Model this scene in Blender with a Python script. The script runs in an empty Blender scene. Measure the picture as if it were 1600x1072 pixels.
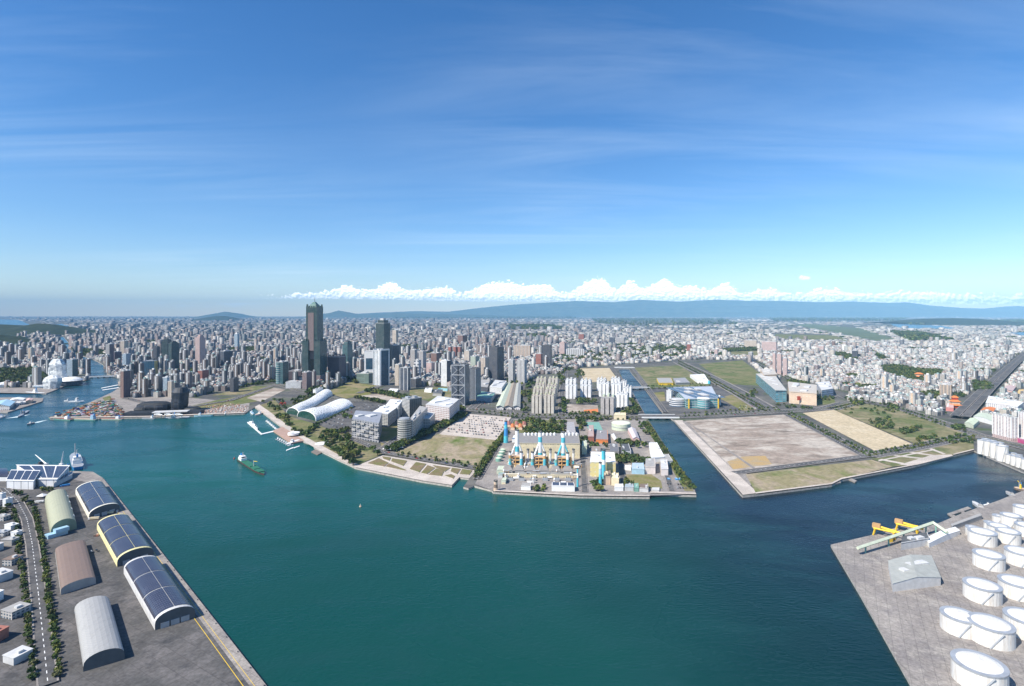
import bpy, math, random
import numpy as np
from mathutils import Vector
from mathutils.geometry import tessellate_polygon
random.seed(7); RNG = np.random.default_rng(7)
S = bpy.context.scene
COL = S.collection
R = math.radians

# ---------------------------------------------------------------- camera
F, HZ, H = 850.0, 490.0, 300.0          # focal length and horizon row (1600 x 1072 frame), height above the water
cd = bpy.data.cameras.new('camera'); cam = bpy.data.objects.new('camera', cd); COL.objects.link(cam)
cd.sensor_width = 36; cd.lens = 36 * F / 1600; cd.shift_y = (HZ - 536) / 1600
cd.clip_start = 1; cd.clip_end = 300000
cam.location = (0, 0, H); cam.rotation_euler = (R(90), 0, 0)
S.camera = cam
# ---------------------------------------------------------------- sun and sky
SUN_AZ = math.atan2(-0.83, -0.56)       # clockwise from +Y
SUN_EL = R(46)
sd = bpy.data.lights.new('sun', 'SUN'); sd.energy = 4.9; sd.angle = R(0.5); sd.color = (1.0, 0.93, 0.83)
sun = bpy.data.objects.new('sun', sd); COL.objects.link(sun)
to_sun = Vector((math.sin(SUN_AZ) * math.cos(SUN_EL), math.cos(SUN_AZ) * math.cos(SUN_EL), math.sin(SUN_EL)))
sun.rotation_euler = to_sun.to_track_quat('Z', 'Y').to_euler()
W = bpy.data.worlds.new('World'); S.world = W; W.use_nodes = True
nt = W.node_tree; nt.nodes.clear()
def wn(t, **k):
    n = nt.nodes.new(t)
    for a, b in k.items(): setattr(n, a, b)
    return n
sky = wn('ShaderNodeTexSky', sky_type='NISHITA', sun_disc=False, sun_elevation=SUN_EL, sun_rotation=SUN_AZ,
         altitude=0, air_density=1.0, dust_density=0.0, ozone_density=3.0)
tc = wn('ShaderNodeTexCoord'); sx = wn('ShaderNodeSeparateXYZ'); nt.links.new(tc.outputs['Generated'], sx.inputs[0])
def wm(op, a, b=None, c=None):
    n = wn('ShaderNodeMath', operation=op)
    for i, v in enumerate((a, b, c)):
        if v is None: continue
        if isinstance(v, (int, float)): n.inputs[i].default_value = v
        else: nt.links.new(v, n.inputs[i])
    return n.outputs[0]
zz = wm('MAXIMUM', sx.outputs[2], 0.02)
za = wm('ADD', zz, 0.06)
u = wm('DIVIDE', sx.outputs[0], za); v = wm('DIVIDE', sx.outputs[1], za)
cmb = wn('ShaderNodeCombineXYZ'); nt.links.new(u, cmb.inputs[0]); nt.links.new(v, cmb.inputs[1])
mp = wn('ShaderNodeMapping'); mp.inputs['Rotation'].default_value = (0, 0, R(24)); mp.inputs['Scale'].default_value = (0.32, 1.5, 1)
nt.links.new(cmb.outputs[0], mp.inputs[0])
nz = wn('ShaderNodeTexNoise'); nz.inputs['Scale'].default_value = 0.9; nz.inputs['Detail'].default_value = 6
nz.inputs['Roughness'].default_value = 0.62; nz.inputs['Distortion'].default_value = 0.9
nt.links.new(mp.outputs[0], nz.inputs['Vector'])
nz2 = wn('ShaderNodeTexNoise'); nz2.inputs['Scale'].default_value = 0.35; nz2.inputs['Detail'].default_value = 1
nt.links.new(cmb.outputs[0], nz2.inputs['Vector'])
cr = wn('ShaderNodeMapRange'); cr.inputs[1].default_value = 0.42; cr.inputs[2].default_value = 0.80; nt.links.new(nz.outputs[0], cr.inputs[0])
cr2 = wn('ShaderNodeMapRange'); cr2.inputs[1].default_value = 0.35; cr2.inputs[2].default_value = 0.72; nt.links.new(nz2.outputs[0], cr2.inputs[0])
fac = wm('MULTIPLY', wm('MULTIPLY', cr.outputs[0], cr2.outputs[0]), 0.42)
# low cloud: a thin flat streak on the left and the long cumulus bank, laid out by compass direction and elevation
el = wm('ARCTANGENT', wm('DIVIDE', sx.outputs[2], wm('SQRT', wm('ADD', wm('MULTIPLY', sx.outputs[0], sx.outputs[0]), wm('MULTIPLY', sx.outputs[1], sx.outputs[1])))))
az = wm('ARCTAN2', sx.outputs[0], sx.outputs[1])
def wsmooth(v, a, b, c=0.0, d=1.0):
    n = wn('ShaderNodeMapRange', interpolation_type='SMOOTHSTEP'); nt.links.new(v, n.inputs[0])
    for i, q in enumerate((a, b, c, d)): n.inputs[i + 1].default_value = q
    return n.outputs[0]
def wvec(a, b, ka, kb, oa=0.0, ob=0.0):
    n = wn('ShaderNodeCombineXYZ'); nt.links.new(wm('ADD', wm('MULTIPLY', a, ka), oa), n.inputs[0]); nt.links.new(wm('ADD', wm('MULTIPLY', b, kb), ob), n.inputs[1]); return n.outputs[0]
def wnoise(vec, scale, det, rough=0.55):
    n = wn('ShaderNodeTexNoise'); n.inputs['Scale'].default_value = scale; n.inputs['Detail'].default_value = det; n.inputs['Roughness'].default_value = rough; nt.links.new(vec, n.inputs['Vector']); return n.outputs[0]
def billow(oa=0.0, ob=0.0):
    n1 = wnoise(wvec(az, el, 78.0, 110.0, oa, ob), 1.0, 3, 0.6); return wm('SUBTRACT', 0.75, wm('MULTIPLY', wm('ABSOLUTE', wm('SUBTRACT', n1, 0.5)), 3.6))
TOPS = [(380, 466), (440, 464), (470, 458), (500, 457), (520, 456), (545, 446), (565, 453), (600, 444), (612, 441), (630, 452), (650, 453), (700, 449), (715, 458), (735, 454), (790, 441), (820, 446), (850, 445), (880, 457), (905, 449), (940, 436), (962, 452), (985, 441), (1005, 450), (1040, 437), (1060, 448), (1085, 447), (1100, 453), (1135, 444), (1160, 458), (1200, 451), (1240, 460), (1290, 451), (1330, 457), (1400, 458), (1440, 455), (1500, 460), (1570, 463), (1610, 460), (1700, 460)]
fcv = wn('ShaderNodeFloatCurve'); cv = fcv.mapping.curves[0]; fcv.mapping.use_clip = False
pts_ = [((math.atan((px - 800) / F) + 0.55) / 1.4, math.atan((HZ - py) * math.cos(math.atan((px - 800) / F)) / F) / 0.1) for px, py in TOPS]
cv.points[0].location = (0.0, 0.1); cv.points[1].location = (1.0, 0.2)
for x_, y_ in pts_:
    if 0 < x_ < 1: cv.points.new(x_, y_)
fcv.mapping.update(); nt.links.new(wm('DIVIDE', wm('ADD', az, 0.55), 1.4), fcv.inputs['Value'])
topel = wm('MULTIPLY', fcv.outputs[0], 0.1)
B0 = billow(); B1 = billow(-0.16, 0.30); rag = B0
dcl = wm('ADD', wm('SUBTRACT', topel, el), wm('MULTIPLY', wm('SUBTRACT', 0.62, B0), 0.0115))
cmask = wm('MULTIPLY', wsmooth(dcl, -0.0006, 0.0022), wm('MULTIPLY', wsmooth(az, -0.46, -0.36), wsmooth(az, 1.0, 0.8)))
basel = wm('ADD', wm('SUBTRACT', wm('ADD', wm('MULTIPLY', wm('COSINE', az), 0.0232), wm('MULTIPLY', wm('SUBTRACT', 0.5, B1), 0.004)), wsmooth(az, 0.35, 0.7, 0.0, 0.0045)), wsmooth(az, 0.0, -0.35, 0.0, 0.005))
cmask = wm('MULTIPLY', cmask, wm('ADD', wm('MULTIPLY', wsmooth(wm('SUBTRACT', el, basel), -0.002, 0.002), 0.88), 0.0))
lit = wsmooth(wm('SUBTRACT', B1, B0), -0.30, 0.35)
lit = wm('ADD', wm('MULTIPLY', lit, 0.75), wm('MULTIPLY', wsmooth(wm('SUBTRACT', el, basel), 0.0, 0.016), 0.40))
band = wm('MULTIPLY', wsmooth(wm('ABSOLUTE', wm('DIVIDE', wm('SUBTRACT', el, 0.0135), 0.0065)), 1.0, 0.0), wsmooth(wm('ABSOLUTE', wm('DIVIDE', wm('SUBTRACT', az, -0.50), 0.13)), 1.0, 0.2))
streak = wm('MULTIPLY', wsmooth(wnoise(wvec(az, el, 14.0, 260.0), 1.0, 3), 0.45, 0.62), band)
puff = wsmooth(wm('ADD', wm('POWER', wm('DIVIDE', wm('SUBTRACT', az, 0.4935), 0.010), 2.0), wm('POWER', wm('DIVIDE', wm('ADD', wm('SUBTRACT', el, 0.0600), wm('MULTIPLY', B0, 0.004)), 0.0038), 2.0)), 1.0, 0.2)
fac2 = wm('MINIMUM', wm('ADD', fac, wm('MULTIPLY', streak, 0.7)), 0.85)
hs = wn('ShaderNodeHueSaturation'); hs.inputs['Saturation'].default_value = 1.24; hs.inputs['Value'].default_value = 1.22
tn = wn('ShaderNodeMix', data_type='RGBA', blend_type='MULTIPLY'); tn.inputs[0].default_value = 1; tn.inputs[7].default_value = (0.96, 0.98, 1.07, 1); nt.links.new(sky.outputs[0], tn.inputs[6]); nt.links.new(tn.outputs[2], hs.inputs['Color'])
mx = wn('ShaderNodeMix', data_type='RGBA'); nt.links.new(fac2, mx.inputs[0]); nt.links.new(hs.outputs[0], mx.inputs[6]); mx.inputs[7].default_value = (8.0, 9.4, 10.6, 1)
ccol = wn('ShaderNodeMix', data_type='RGBA'); nt.links.new(lit, ccol.inputs[0]); ccol.inputs[6].default_value = (7.2, 8.6, 10.2, 1); ccol.inputs[7].default_value = (20.0, 20.0, 20.0, 1)
mc = wn('ShaderNodeMix', data_type='RGBA'); nt.links.new(wm('MAXIMUM', cmask, wm('MULTIPLY', puff, 0.6)), mc.inputs[0]); nt.links.new(mx.outputs[2], mc.inputs[6]); nt.links.new(ccol.outputs[2], mc.inputs[7])
bg = wn('ShaderNodeBackground'); bg.inputs[1].default_value = 0.085; nt.links.new(mc.outputs[2], bg.inputs[0])
wo = wn('ShaderNodeOutputWorld'); nt.links.new(bg.outputs[0], wo.inputs[0])
S.view_settings.view_transform = 'Standard'; S.view_settings.look = 'None'; S.view_settings.exposure = 0.55; S.view_settings.gamma = 1
S.cycles.max_bounces = 5; S.cycles.diffuse_bounces = 2; S.cycles.glossy_bounces = 2; S.cycles.volume_bounces = 0
S.cycles.transparent_max_bounces = 8; S.cycles.use_denoising = True

# ---------------------------------------------------------------- helpers
LAND = 3.0
def G(px, py, z=LAND):
    Y = F * (H - z) / (py - HZ)
    return Vector(((px - 800) * Y / F, Y, z))
def PX(x, y, z=LAND):
    return 800 + F * x / y, HZ + F * (H - z) / y
def hgt(yb, yt):                     # metres spanned between base row yb and top row yt
    return (yb - yt) * H / (yb - HZ)
def tag(o, label=None, cat=None, group=None, kind=None):
    if label: o['label'] = label
    if cat: o['category'] = cat
    if group: o['group'] = group
    if kind: o['kind'] = kind
    return o
def thing(name, label, cat, loc, rz=0, group=None):
    o = bpy.data.objects.new(name, None); COL.objects.link(o)
    o.location = loc; o.rotation_euler = (0, 0, rz); o.empty_display_size = 5
    return tag(o, label, cat, group)
class MB:
    def __init__(s): s.v = []; s.f = []; s.uv = []; s.mi = []
    def face(s, pts, uvs=None, m=0):
        b = len(s.v); s.v.extend([tuple(p) for p in pts]); s.f.append(tuple(range(b, b + len(pts))))
        s.uv.extend(uvs if uvs else [(p[0], p[1]) for p in pts]); s.mi.append(m)
    def prism(s, pts, z0, z1, m=0, mt=None, top=None, cap=True, bottom=False):
        mt = m if mt is None else mt; n = len(pts); top = top or pts; u = 0
        for i in range(n):
            a, b = pts[i], pts[(i + 1) % n]; c, d = top[(i + 1) % n], top[i]
            L = math.hypot(b[0] - a[0], b[1] - a[1])
            s.face([(a[0], a[1], z0), (b[0], b[1], z0), (c[0], c[1], z1), (d[0], d[1], z1)], [(u, z0), (u + L, z0), (u + L, z1), (u, z1)], m); u += L
        if cap: s.face([(p[0], p[1], z1) for p in top], None, mt)
        if bottom: s.face([(p[0], p[1], z0) for p in reversed(pts)], None, mt)
        return s
    def box(s, x, y, z, w, d, h, rz=0, m=0, mt=None, bottom=False, ts=1.0):
        c, q = math.cos(rz), math.sin(rz)
        def P(k): return [(x + (i * w * k / 2) * c - (j * d * k / 2) * q, y + (i * w * k / 2) * q + (j * d * k / 2) * c) for i, j in ((-1, -1), (1, -1), (1, 1), (-1, 1))]
        return s.prism(P(1), z, z + h, m, mt, P(ts) if ts != 1 else None, bottom=bottom)
    def lathe(s, x, y, prof, n=20, m=0, mt=None, arc=(0, 2 * math.pi)):
        for (r0, z0), (r1, z1) in zip(prof, prof[1:]):
            for i in range(n):
                a, b = arc[0] + (arc[1] - arc[0]) * i / n, arc[0] + (arc[1] - arc[0]) * (i + 1) / n
                q = [(x + r0 * math.cos(a), y + r0 * math.sin(a), z0), (x + r0 * math.cos(b), y + r0 * math.sin(b), z0), (x + r1 * math.cos(b), y + r1 * math.sin(b), z1), (x + r1 * math.cos(a), y + r1 * math.sin(a), z1)]
                uu = [(a * r0, z0), (b * r0, z0), (b * r0, z1), (a * r0, z1)]
                if r1 < 1e-6: q, uu = q[:3], uu[:3]
                elif r0 < 1e-6: q, uu = [q[0], q[2], q[3]], [uu[0], uu[2], uu[3]]
                s.face(q, uu, m)
        if prof[-1][0] > 1e-6 and arc[1] - arc[0] > 6.2:
            r, z = prof[-1]; s.face([(x + r * math.cos(2 * math.pi * i / n), y + r * math.sin(2 * math.pi * i / n), z) for i in range(n)], None, m if mt is None else mt)
        return s
    def bar(s, p, q, r, m=0, r2=None):
        p, q = Vector(p), Vector(q); d = (q - p).normalized(); a = d.orthogonal().normalized(); b = d.cross(a); r2 = r if r2 is None else r2
        A = [p + (a * i + b * j) * r for i, j in ((-1, -1), (1, -1), (1, 1), (-1, 1))]; B = [q + (a * i + b * j) * r2 for i, j in ((-1, -1), (1, -1), (1, 1), (-1, 1))]
        for i in range(4): s.face([A[i], A[(i + 1) % 4], B[(i + 1) % 4], B[i]], [(0, 0), (1, 0), (1, 1), (0, 1)], m)
        s.face(A[::-1], None, m); s.face(B, None, m)
        return s
    def mesh(s, name, mats, smooth=False):
        me = bpy.data.meshes.new(name); me.from_pydata(s.v, [], s.f)
        uvl = me.uv_layers.new(name='UVMap'); uvl.data.foreach_set('uv', np.array(s.uv, dtype=np.float32).ravel())
        for m in mats: me.materials.append(m)
        me.polygons.foreach_set('material_index', np.array(s.mi, dtype=np.int32))
        if smooth: me.polygons.foreach_set('use_smooth', [True] * len(s.f))
        me.update(); return me
    def build(s, name, mats, parent=None, loc=None, rz=0, smooth=False, label=None, color=None):
        o = bpy.data.objects.new(name, s.mesh(name, mats if isinstance(mats, (list, tuple)) else [mats], smooth)); COL.objects.link(o)
        if parent is not None: o.parent = parent
        if loc is not None: o.location = loc
        if rz: o.rotation_euler = (0, 0, rz)
        if label: o['label'] = label
        if color: o.color = color
        return o

# ---------------------------------------------------------------- materials
class NM:
    def __init__(s, name, rough=0.8, spec=0.3):
        s.mat = bpy.data.materials.new(name); s.mat.use_nodes = True; s.nt = s.mat.node_tree
        s.b = s.nt.nodes['Principled BSDF']; s.b.inputs['Roughness'].default_value = rough; s.b.inputs['Specular IOR Level'].default_value = spec
    def n(s, t, **k):
        x = s.nt.nodes.new(t)
        for a, b in k.items(): setattr(x, a, b)
        return x
    def put(s, sock, v):
        if isinstance(v, (int, float)): sock.default_value = v
        elif isinstance(v, (tuple, list)): sock.default_value = tuple(v) + ((1,) if len(v) == 3 and len(sock.default_value) == 4 else ())
        else: s.nt.links.new(v, sock)
    def m(s, op, a, b=None, c=None):
        x = s.n('ShaderNodeMath', operation=op)
        for i, v in enumerate((a, b, c)):
            if v is not None: s.put(x.inputs[i], v)
        return x.outputs[0]
    def mix(s, f, a, b, bt='MIX'):
        x = s.n('ShaderNodeMix', data_type='RGBA', blend_type=bt); s.put(x.inputs[0], f); s.put(x.inputs[6], a); s.put(x.inputs[7], b); return x.outputs[2]
    def pos(s): return s.n('ShaderNodeNewGeometry').outputs['Position']
    def noise(s, scale, detail=4, vec=None, rough=0.55, sc3=None, dist=0):
        x = s.n('ShaderNodeTexNoise'); x.inputs['Scale'].default_value = scale; x.inputs['Detail'].default_value = detail; x.inputs['Roughness'].default_value = rough; x.inputs['Distortion'].default_value = dist
        vec = vec or s.pos()
        if sc3:
            mp = s.n('ShaderNodeMapping'); mp.inputs['Scale'].default_value = sc3; s.nt.links.new(vec, mp.inputs[0]); vec = mp.outputs[0]
        s.nt.links.new(vec, x.inputs['Vector']); return x.outputs[0]
    def rng(s, v, a, b, c=0, d=1):
        x = s.n('ShaderNodeMapRange'); s.put(x.inputs[0], v)
        for i, q in enumerate((a, b, c, d)): x.inputs[i + 1].default_value = q
        return x.outputs[0]
    def color(s, v): s.put(s.b.inputs['Base Color'], v); return s.mat
MATS = {}
def flat(name, c, rough=0.7, var=0.12, scale=0.15, metal=0, spec=0.3):
    if name in MATS: return MATS[name]
    k = NM(name, rough, spec); k.b.inputs['Metallic'].default_value = metal
    f = k.rng(k.noise(scale, 5), 0.3, 0.7)
    MATS[name] = k.color(k.mix(f, [x * (1 - var) for x in c], [min(1, x * (1 + var)) for x in c])); return MATS[name]
def patches(name, c1, c2, c3=None, s1=0.01, s2=0.05, a=0.4, b=0.6, sc3=None, fine=0.5, dist=0.6, slab=0, ang=0.0):
    k = NM(name, 0.95, 0.1)
    col = k.mix(k.rng(k.noise(s1, 6, sc3=sc3, rough=0.6, dist=dist), a, b), c1, c2)
    if c3: col = k.mix(k.rng(k.noise(s2, 5, sc3=sc3, rough=0.65), 0.52, 0.68), col, c3)
    if slab:
        mpn = k.n('ShaderNodeMapping'); mpn.inputs['Rotation'].default_value = (0, 0, ang); k.nt.links.new(k.pos(), mpn.inputs[0]); sp = k.n('ShaderNodeSeparateXYZ'); k.nt.links.new(mpn.outputs[0], sp.inputs[0])
        jt = k.m('MAXIMUM', k.m('LESS_THAN', k.m('FRACT', k.m('DIVIDE', sp.outputs[0], slab)), 0.05), k.m('LESS_THAN', k.m('FRACT', k.m('DIVIDE', sp.outputs[1], slab)), 0.05))
        cl = k.n('ShaderNodeCombineXYZ'); k.put(cl.inputs[0], k.m('FLOOR', k.m('DIVIDE', sp.outputs[0], slab))); k.put(cl.inputs[1], k.m('FLOOR', k.m('DIVIDE', sp.outputs[1], slab))); wh = k.n('ShaderNodeTexWhiteNoise', noise_dimensions='2D'); k.nt.links.new(cl.outputs[0], wh.inputs['Vector'])
        col = k.mix(k.m('MULTIPLY', wh.outputs[0], 0.4), col, [x * 0.72 for x in c1]); col = k.mix(k.m('MULTIPLY', jt, 0.5), col, [x * 0.5 for x in c2])
        col = k.mix(k.rng(k.noise(0.06, 6, sc3=(3, .35, 1), rough=.7), 0.56, 0.72, 0, 0.45), col, [x * 0.45 for x in c2])
    g = k.rng(k.noise(fine, 3), 0.3, 0.7, 0.78, 1.2)
    gg = k.n('ShaderNodeCombineXYZ'); [k.put(gg.inputs[i], g) for i in range(3)]
    MATS[name] = k.color(k.mix(1.0, col, gg.outputs[0], 'MULTIPLY')); return MATS[name]
def facade(name, wall=None, glass=(0.05, 0.07, 0.09), su=4.5, sv=3.4, fu=0.6, fv=0.55, roof=(0.36, 0.35, 0.33), attr=None, rough=0.75, bands=0.0, grough=0.25, bay=0):
    """wall with a window pattern in metres (u along the wall, v up); flat faces take the roof colour"""
    if name in MATS: return MATS[name]
    k = NM(name, rough, 0.35); uvn = k.n('ShaderNodeUVMap'); sp = k.n('ShaderNodeSeparateXYZ'); k.nt.links.new(uvn.outputs[0], sp.inputs[0])
    u, v = sp.outputs[0], sp.outputs[1]
    if attr == 'obj': wallc = k.n('ShaderNodeObjectInfo').outputs['Color']
    elif attr: wallc = k.n('ShaderNodeAttribute', attribute_name=attr).outputs['Color']
    else: wallc = wall
    wn_ = k.mix(k.rng(k.noise(0.05, 4), 0.35, 0.7, 0, 0.35), wallc, (0.25, 0.23, 0.21))
    mu = k.m('LESS_THAN', k.m('FRACT', k.m('DIVIDE', u, su)), fu)
    mv = k.m('LESS_THAN', k.m('FRACT', k.m('DIVIDE', v, sv)), fv)
    mask = k.m('MULTIPLY', mu, mv)
    if bay:   # solid piers every few bays
        mask = k.m('MULTIPLY', mask, k.m('GREATER_THAN', k.m('FRACT', k.m('DIVIDE', u, bay)), 0.25))
    cell = k.n('ShaderNodeCombineXYZ'); k.put(cell.inputs[0], k.m('FLOOR', k.m('DIVIDE', u, su))); k.put(cell.inputs[1], k.m('FLOOR', k.m('DIVIDE', v, sv)))
    wh = k.n('ShaderNodeTexWhiteNoise', noise_dimensions='2D'); k.nt.links.new(cell.outputs[0], wh.inputs['Vector'])
    gl = k.mix(k.m('MULTIPLY', wh.outputs[0], 0.55), glass, [min(1, x * 3.5 + 0.03) for x in glass])
    geo = k.n('ShaderNodeNewGeometry'); sn = k.n('ShaderNodeSeparateXYZ'); k.nt.links.new(geo.outputs['True Normal'], sn.inputs[0])
    isroof = k.m('GREATER_THAN', sn.outputs[2], 0.5)
    if attr and attr != 'obj': roofc = k.mix(k.rng(k.noise(0.12, 3), 0.35, 0.7, 0, 0.5), wallc, (0.30, 0.29, 0.28))
    elif attr == 'obj': roofc = k.mix(k.rng(k.noise(0.15, 3), 0.4, 0.6), k.mix(0.5, wallc, (0.42, 0.41, 0.39)), (0.22, 0.22, 0.21))
    else: roofc = k.mix(k.rng(k.noise(0.15, 3), 0.4, 0.6), roof, [x * 0.6 for x in roof])
    body = k.mix(mask, wn_, gl)
    k.put(k.b.inputs['Roughness'], k.m('SUBTRACT', rough, k.m('MULTIPLY', k.m('MULTIPLY', mask, k.m('SUBTRACT', 1.0, isroof)), rough - grough)))
    MATS[name] = k.color(k.mix(isroof, body, roofc)); return MATS[name]

white = flat('white_paint', (0.78, 0.78, 0.76), 0.5, 0.06)
cream = flat('cream_wall', (0.72, 0.62, 0.42), 0.7)
grey = flat('grey_concrete', (0.36, 0.35, 0.33)); dgrey = flat('dark_grey', (0.10, 0.105, 0.11)); lgrey = flat('light_grey', (0.55, 0.55, 0.54))
black = flat('black_panel', (0.022, 0.026, 0.034), 0.4, spec=0.4)
asphalt = patches('asphalt', (0.085, 0.085, 0.088), (0.14, 0.135, 0.13), None, 0.02, fine=0.2)
yard = patches('yard_asphalt', (0.10, 0.098, 0.095), (0.16, 0.15, 0.145), (0.07, 0.07, 0.072), 0.02, 0.04, fine=0.3, slab=14, ang=0.55)
concrete = patches('quay_concrete', (0.33, 0.30, 0.27), (0.23, 0.21, 0.20), (0.38, 0.35, 0.31), 0.02, 0.07, slab=9, ang=0.55)
paving = patches('pale_paving', (0.55, 0.49, 0.43), (0.44, 0.39, 0.34), None, 0.03)
solar = None
def mk_solar():
    k = NM('solar_panel', 0.22, 0.6); uvn = k.n('ShaderNodeUVMap'); sp = k.n('ShaderNodeSeparateXYZ'); k.nt.links.new(uvn.outputs[0], sp.inputs[0])
    a = k.m('LESS_THAN', k.m('FRACT', k.m('DIVIDE', sp.outputs[0], 2.5)), 0.07); b = k.m('LESS_THAN', k.m('FRACT', k.m('DIVIDE', sp.outputs[1], 4.2)), 0.09)
    return k.color(k.mix(k.m('MAXIMUM', a, b), k.mix(k.rng(k.noise(0.1, 3), .35, .65), (0.030, 0.032, 0.052), (0.045, 0.047, 0.068)), (0.12, 0.12, 0.15)))
solar = mk_solar()
quaywall = flat('quay_wall', (0.40, 0.37, 0.33), .9, .3, .3)
turq = flat('turquoise_paint', (0.09, 0.47, 0.56), 0.5); blue = flat('blue_paint', (0.05, 0.25, 0.55), 0.5); lblue = flat('light_blue', (0.34, 0.52, 0.64), 0.5)
ochre = flat('ochre_steel', (0.50, 0.30, 0.13)); yellow = flat('yellow_paint', (0.75, 0.50, 0.04), 0.5); red = flat('red_paint', (0.45, 0.07, 0.04), 0.6)
orange = flat('orange_tile', (0.62, 0.20, 0.06)); lgreen = flat('pale_green', (0.52, 0.57, 0.44), 0.6); green = flat('green_paint', (0.03, 0.15, 0.09), 0.6)
seagreen = flat('sea_green', (0.20, 0.38, 0.31), 0.5); pink = flat('pink_wall', (0.58, 0.40, 0.36)); brick = flat('brick_red', (0.36, 0.15, 0.11))
brown = flat('brown_roof', (0.20, 0.15, 0.12)); glassm = flat('green_glass', (0.02, 0.07, 0.06), 0.12, 0.3, spec=0.8); steel = flat('steel', (0.42, 0.44, 0.46), 0.45, metal=0.3)
tan = flat('tan_wall', (0.58, 0.44, 0.32))

# ---------------------------------------------------------------- water, land, ground sheets
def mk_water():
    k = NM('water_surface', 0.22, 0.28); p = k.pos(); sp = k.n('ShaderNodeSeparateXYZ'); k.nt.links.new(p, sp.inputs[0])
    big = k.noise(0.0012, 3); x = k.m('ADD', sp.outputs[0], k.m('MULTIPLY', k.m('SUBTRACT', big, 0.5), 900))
    teal, bl, navy, dark_teal = (0.005, 0.084, 0.072), (0.008, 0.050, 0.078), (0.001, 0.009, 0.017), (0.004, 0.054, 0.045)  # sky reflection and sun angle differences painted into the base colour by position
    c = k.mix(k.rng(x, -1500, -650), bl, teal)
    c = k.mix(k.rng(sp.outputs[1], 1050, 700), c, dark_teal)
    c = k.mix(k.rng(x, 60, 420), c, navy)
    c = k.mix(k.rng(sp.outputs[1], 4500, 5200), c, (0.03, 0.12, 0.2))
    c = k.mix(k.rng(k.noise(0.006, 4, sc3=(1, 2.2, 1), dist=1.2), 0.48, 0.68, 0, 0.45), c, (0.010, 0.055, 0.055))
    bp = k.n('ShaderNodeBump'); bp.inputs['Strength'].default_value = 0.6; bp.inputs['Distance'].default_value = 1.0
    k.nt.links.new(k.m('ADD', k.m('MULTIPLY', k.noise(0.16, 4, sc3=(1, 1.8, 1)), 1.0), k.m('MULTIPLY', k.noise(0.02, 3), 1.5)), bp.inputs['Height']); k.nt.links.new(bp.outputs[0], k.b.inputs['Normal'])
    k.put(k.b.inputs['Roughness'], k.rng(k.noise(0.0035, 5, sc3=(1, 2.5, 1), dist=1.0), 0.35, 0.7, 0.14, 0.42)); k.b.inputs['IOR'].default_value = 1.33
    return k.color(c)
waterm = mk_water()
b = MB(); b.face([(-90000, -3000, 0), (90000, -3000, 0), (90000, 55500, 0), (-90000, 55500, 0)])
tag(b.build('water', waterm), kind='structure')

def sheet(name, pts, z, mat, skirt=None, kind='structure'):
    """pts: world points; triangulated flat sheet, with side walls down to skirt"""
    P = [Vector((p[0], p[1], 0)) for p in pts]
    a = sum(P[i].x * P[(i + 1) % len(P)].y - P[(i + 1) % len(P)].x * P[i].y for i in range(len(P)))
    if a < 0: P.reverse()
    m = MB()
    for t in tessellate_polygon([P]):
        q = [P[i] for i in t]
        if (q[1] - q[0]).cross(q[2] - q[0]).z < 0: q.reverse()
        m.face([(w.x, w.y, z) for w in q])
    if skirt is not None: m.prism([(w.x, w.y) for w in P], skirt, z, 1, cap=False)
    o = m.build(name, [mat, quaywall] if skirt is not None else mat); tag(o, kind=kind); return o
def W2(px): return [(G(x, y).x, G(x, y).y) for x, y in px]
def pip(poly, X, Y):
    X = np.asarray(X, float); Y = np.asarray(Y, float); ins = np.zeros(X.shape, bool); n = len(poly)
    for i in range(n):
        x1, y1 = poly[i]; x2, y2 = poly[(i + 1) % n]
        c = ((y1 > Y) != (y2 > Y)); 
        with np.errstate(divide='ignore', invalid='ignore'): ins ^= c & (X < (x2 - x1) * (Y - y1) / ((y2 - y1) if y2 != y1 else 1e-9) + x1)
    return ins

landm = patches('city_ground', (0.15, 0.145, 0.13), (0.09, 0.09, 0.09), (0.075, 0.10, 0.045), 0.008, 0.012, fine=0.12)
COAST = [(-900, 612), (0, 612), (40, 614), (72, 615), (80, 612), (100, 603), (140, 592), (137, 584), (138, 575), (130, 568), (116, 560), (104, 553), (97, 545), (97, 535), (92, 527),
         (99, 526), (106, 534), (108, 545), (118, 553), (145, 561), (160, 569), (167, 577), (167, 584), (187, 591), (188, 604), (175, 613), (142, 628), (118, 636), (100, 646), (78, 651), (78, 654), (240, 652), (382, 646),
         (390, 641), (398, 636), (412, 646), (440, 667), (475, 690), (488, 695), (492, 700), (530, 719), (548, 727), (556, 731), (660, 752), (706, 759), (718, 746), (733, 748), (724, 761), (732, 763),
         (741, 759), (768, 766), (771, 769), (905, 776), (1015, 777), (1015, 772), (1088, 774), (1086, 764), (1065, 732), (1040, 697), (1014, 657), (1004, 640), (990, 618), (975, 596), (968, 581), (966, 576),
         (983, 576), (986, 582), (1008, 608), (1037, 647), (1053, 657), (1160, 775), (1180, 773), (1300, 758), (1316, 750), (1378, 738), (1430, 728), (1490, 712), (1522, 704), (1600, 738), (1900, 840)]
coast_w = W2(COAST)
land_poly = [(-88000, 55000), (-88000, coast_w[0][1])] + coast_w + [(3000, 500), (88000, 500), (88000, 55000)]
sheet('ground', land_poly, LAND, landm, -6)
PORT_L = [(-700, 737), (110, 736), (145, 737), (161, 747), (241, 848), (330, 961), (417, 1072), (470, 1140), (-700, 1140)]
portw = sheet('port_ground', W2(PORT_L), LAND, yard, -6)
sheet('quay_apron', W2([(145, 737), (161, 747), (241, 848), (330, 961), (417, 1072), (390, 1072), (310, 965), (222, 848), (150, 757), (110, 748), (110, 736)]), LAND + 0.1, concrete)
PIER = [(-60, 622), (20, 621), (68, 622), (66, 627), (12, 644), (-60, 642)]
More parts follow.
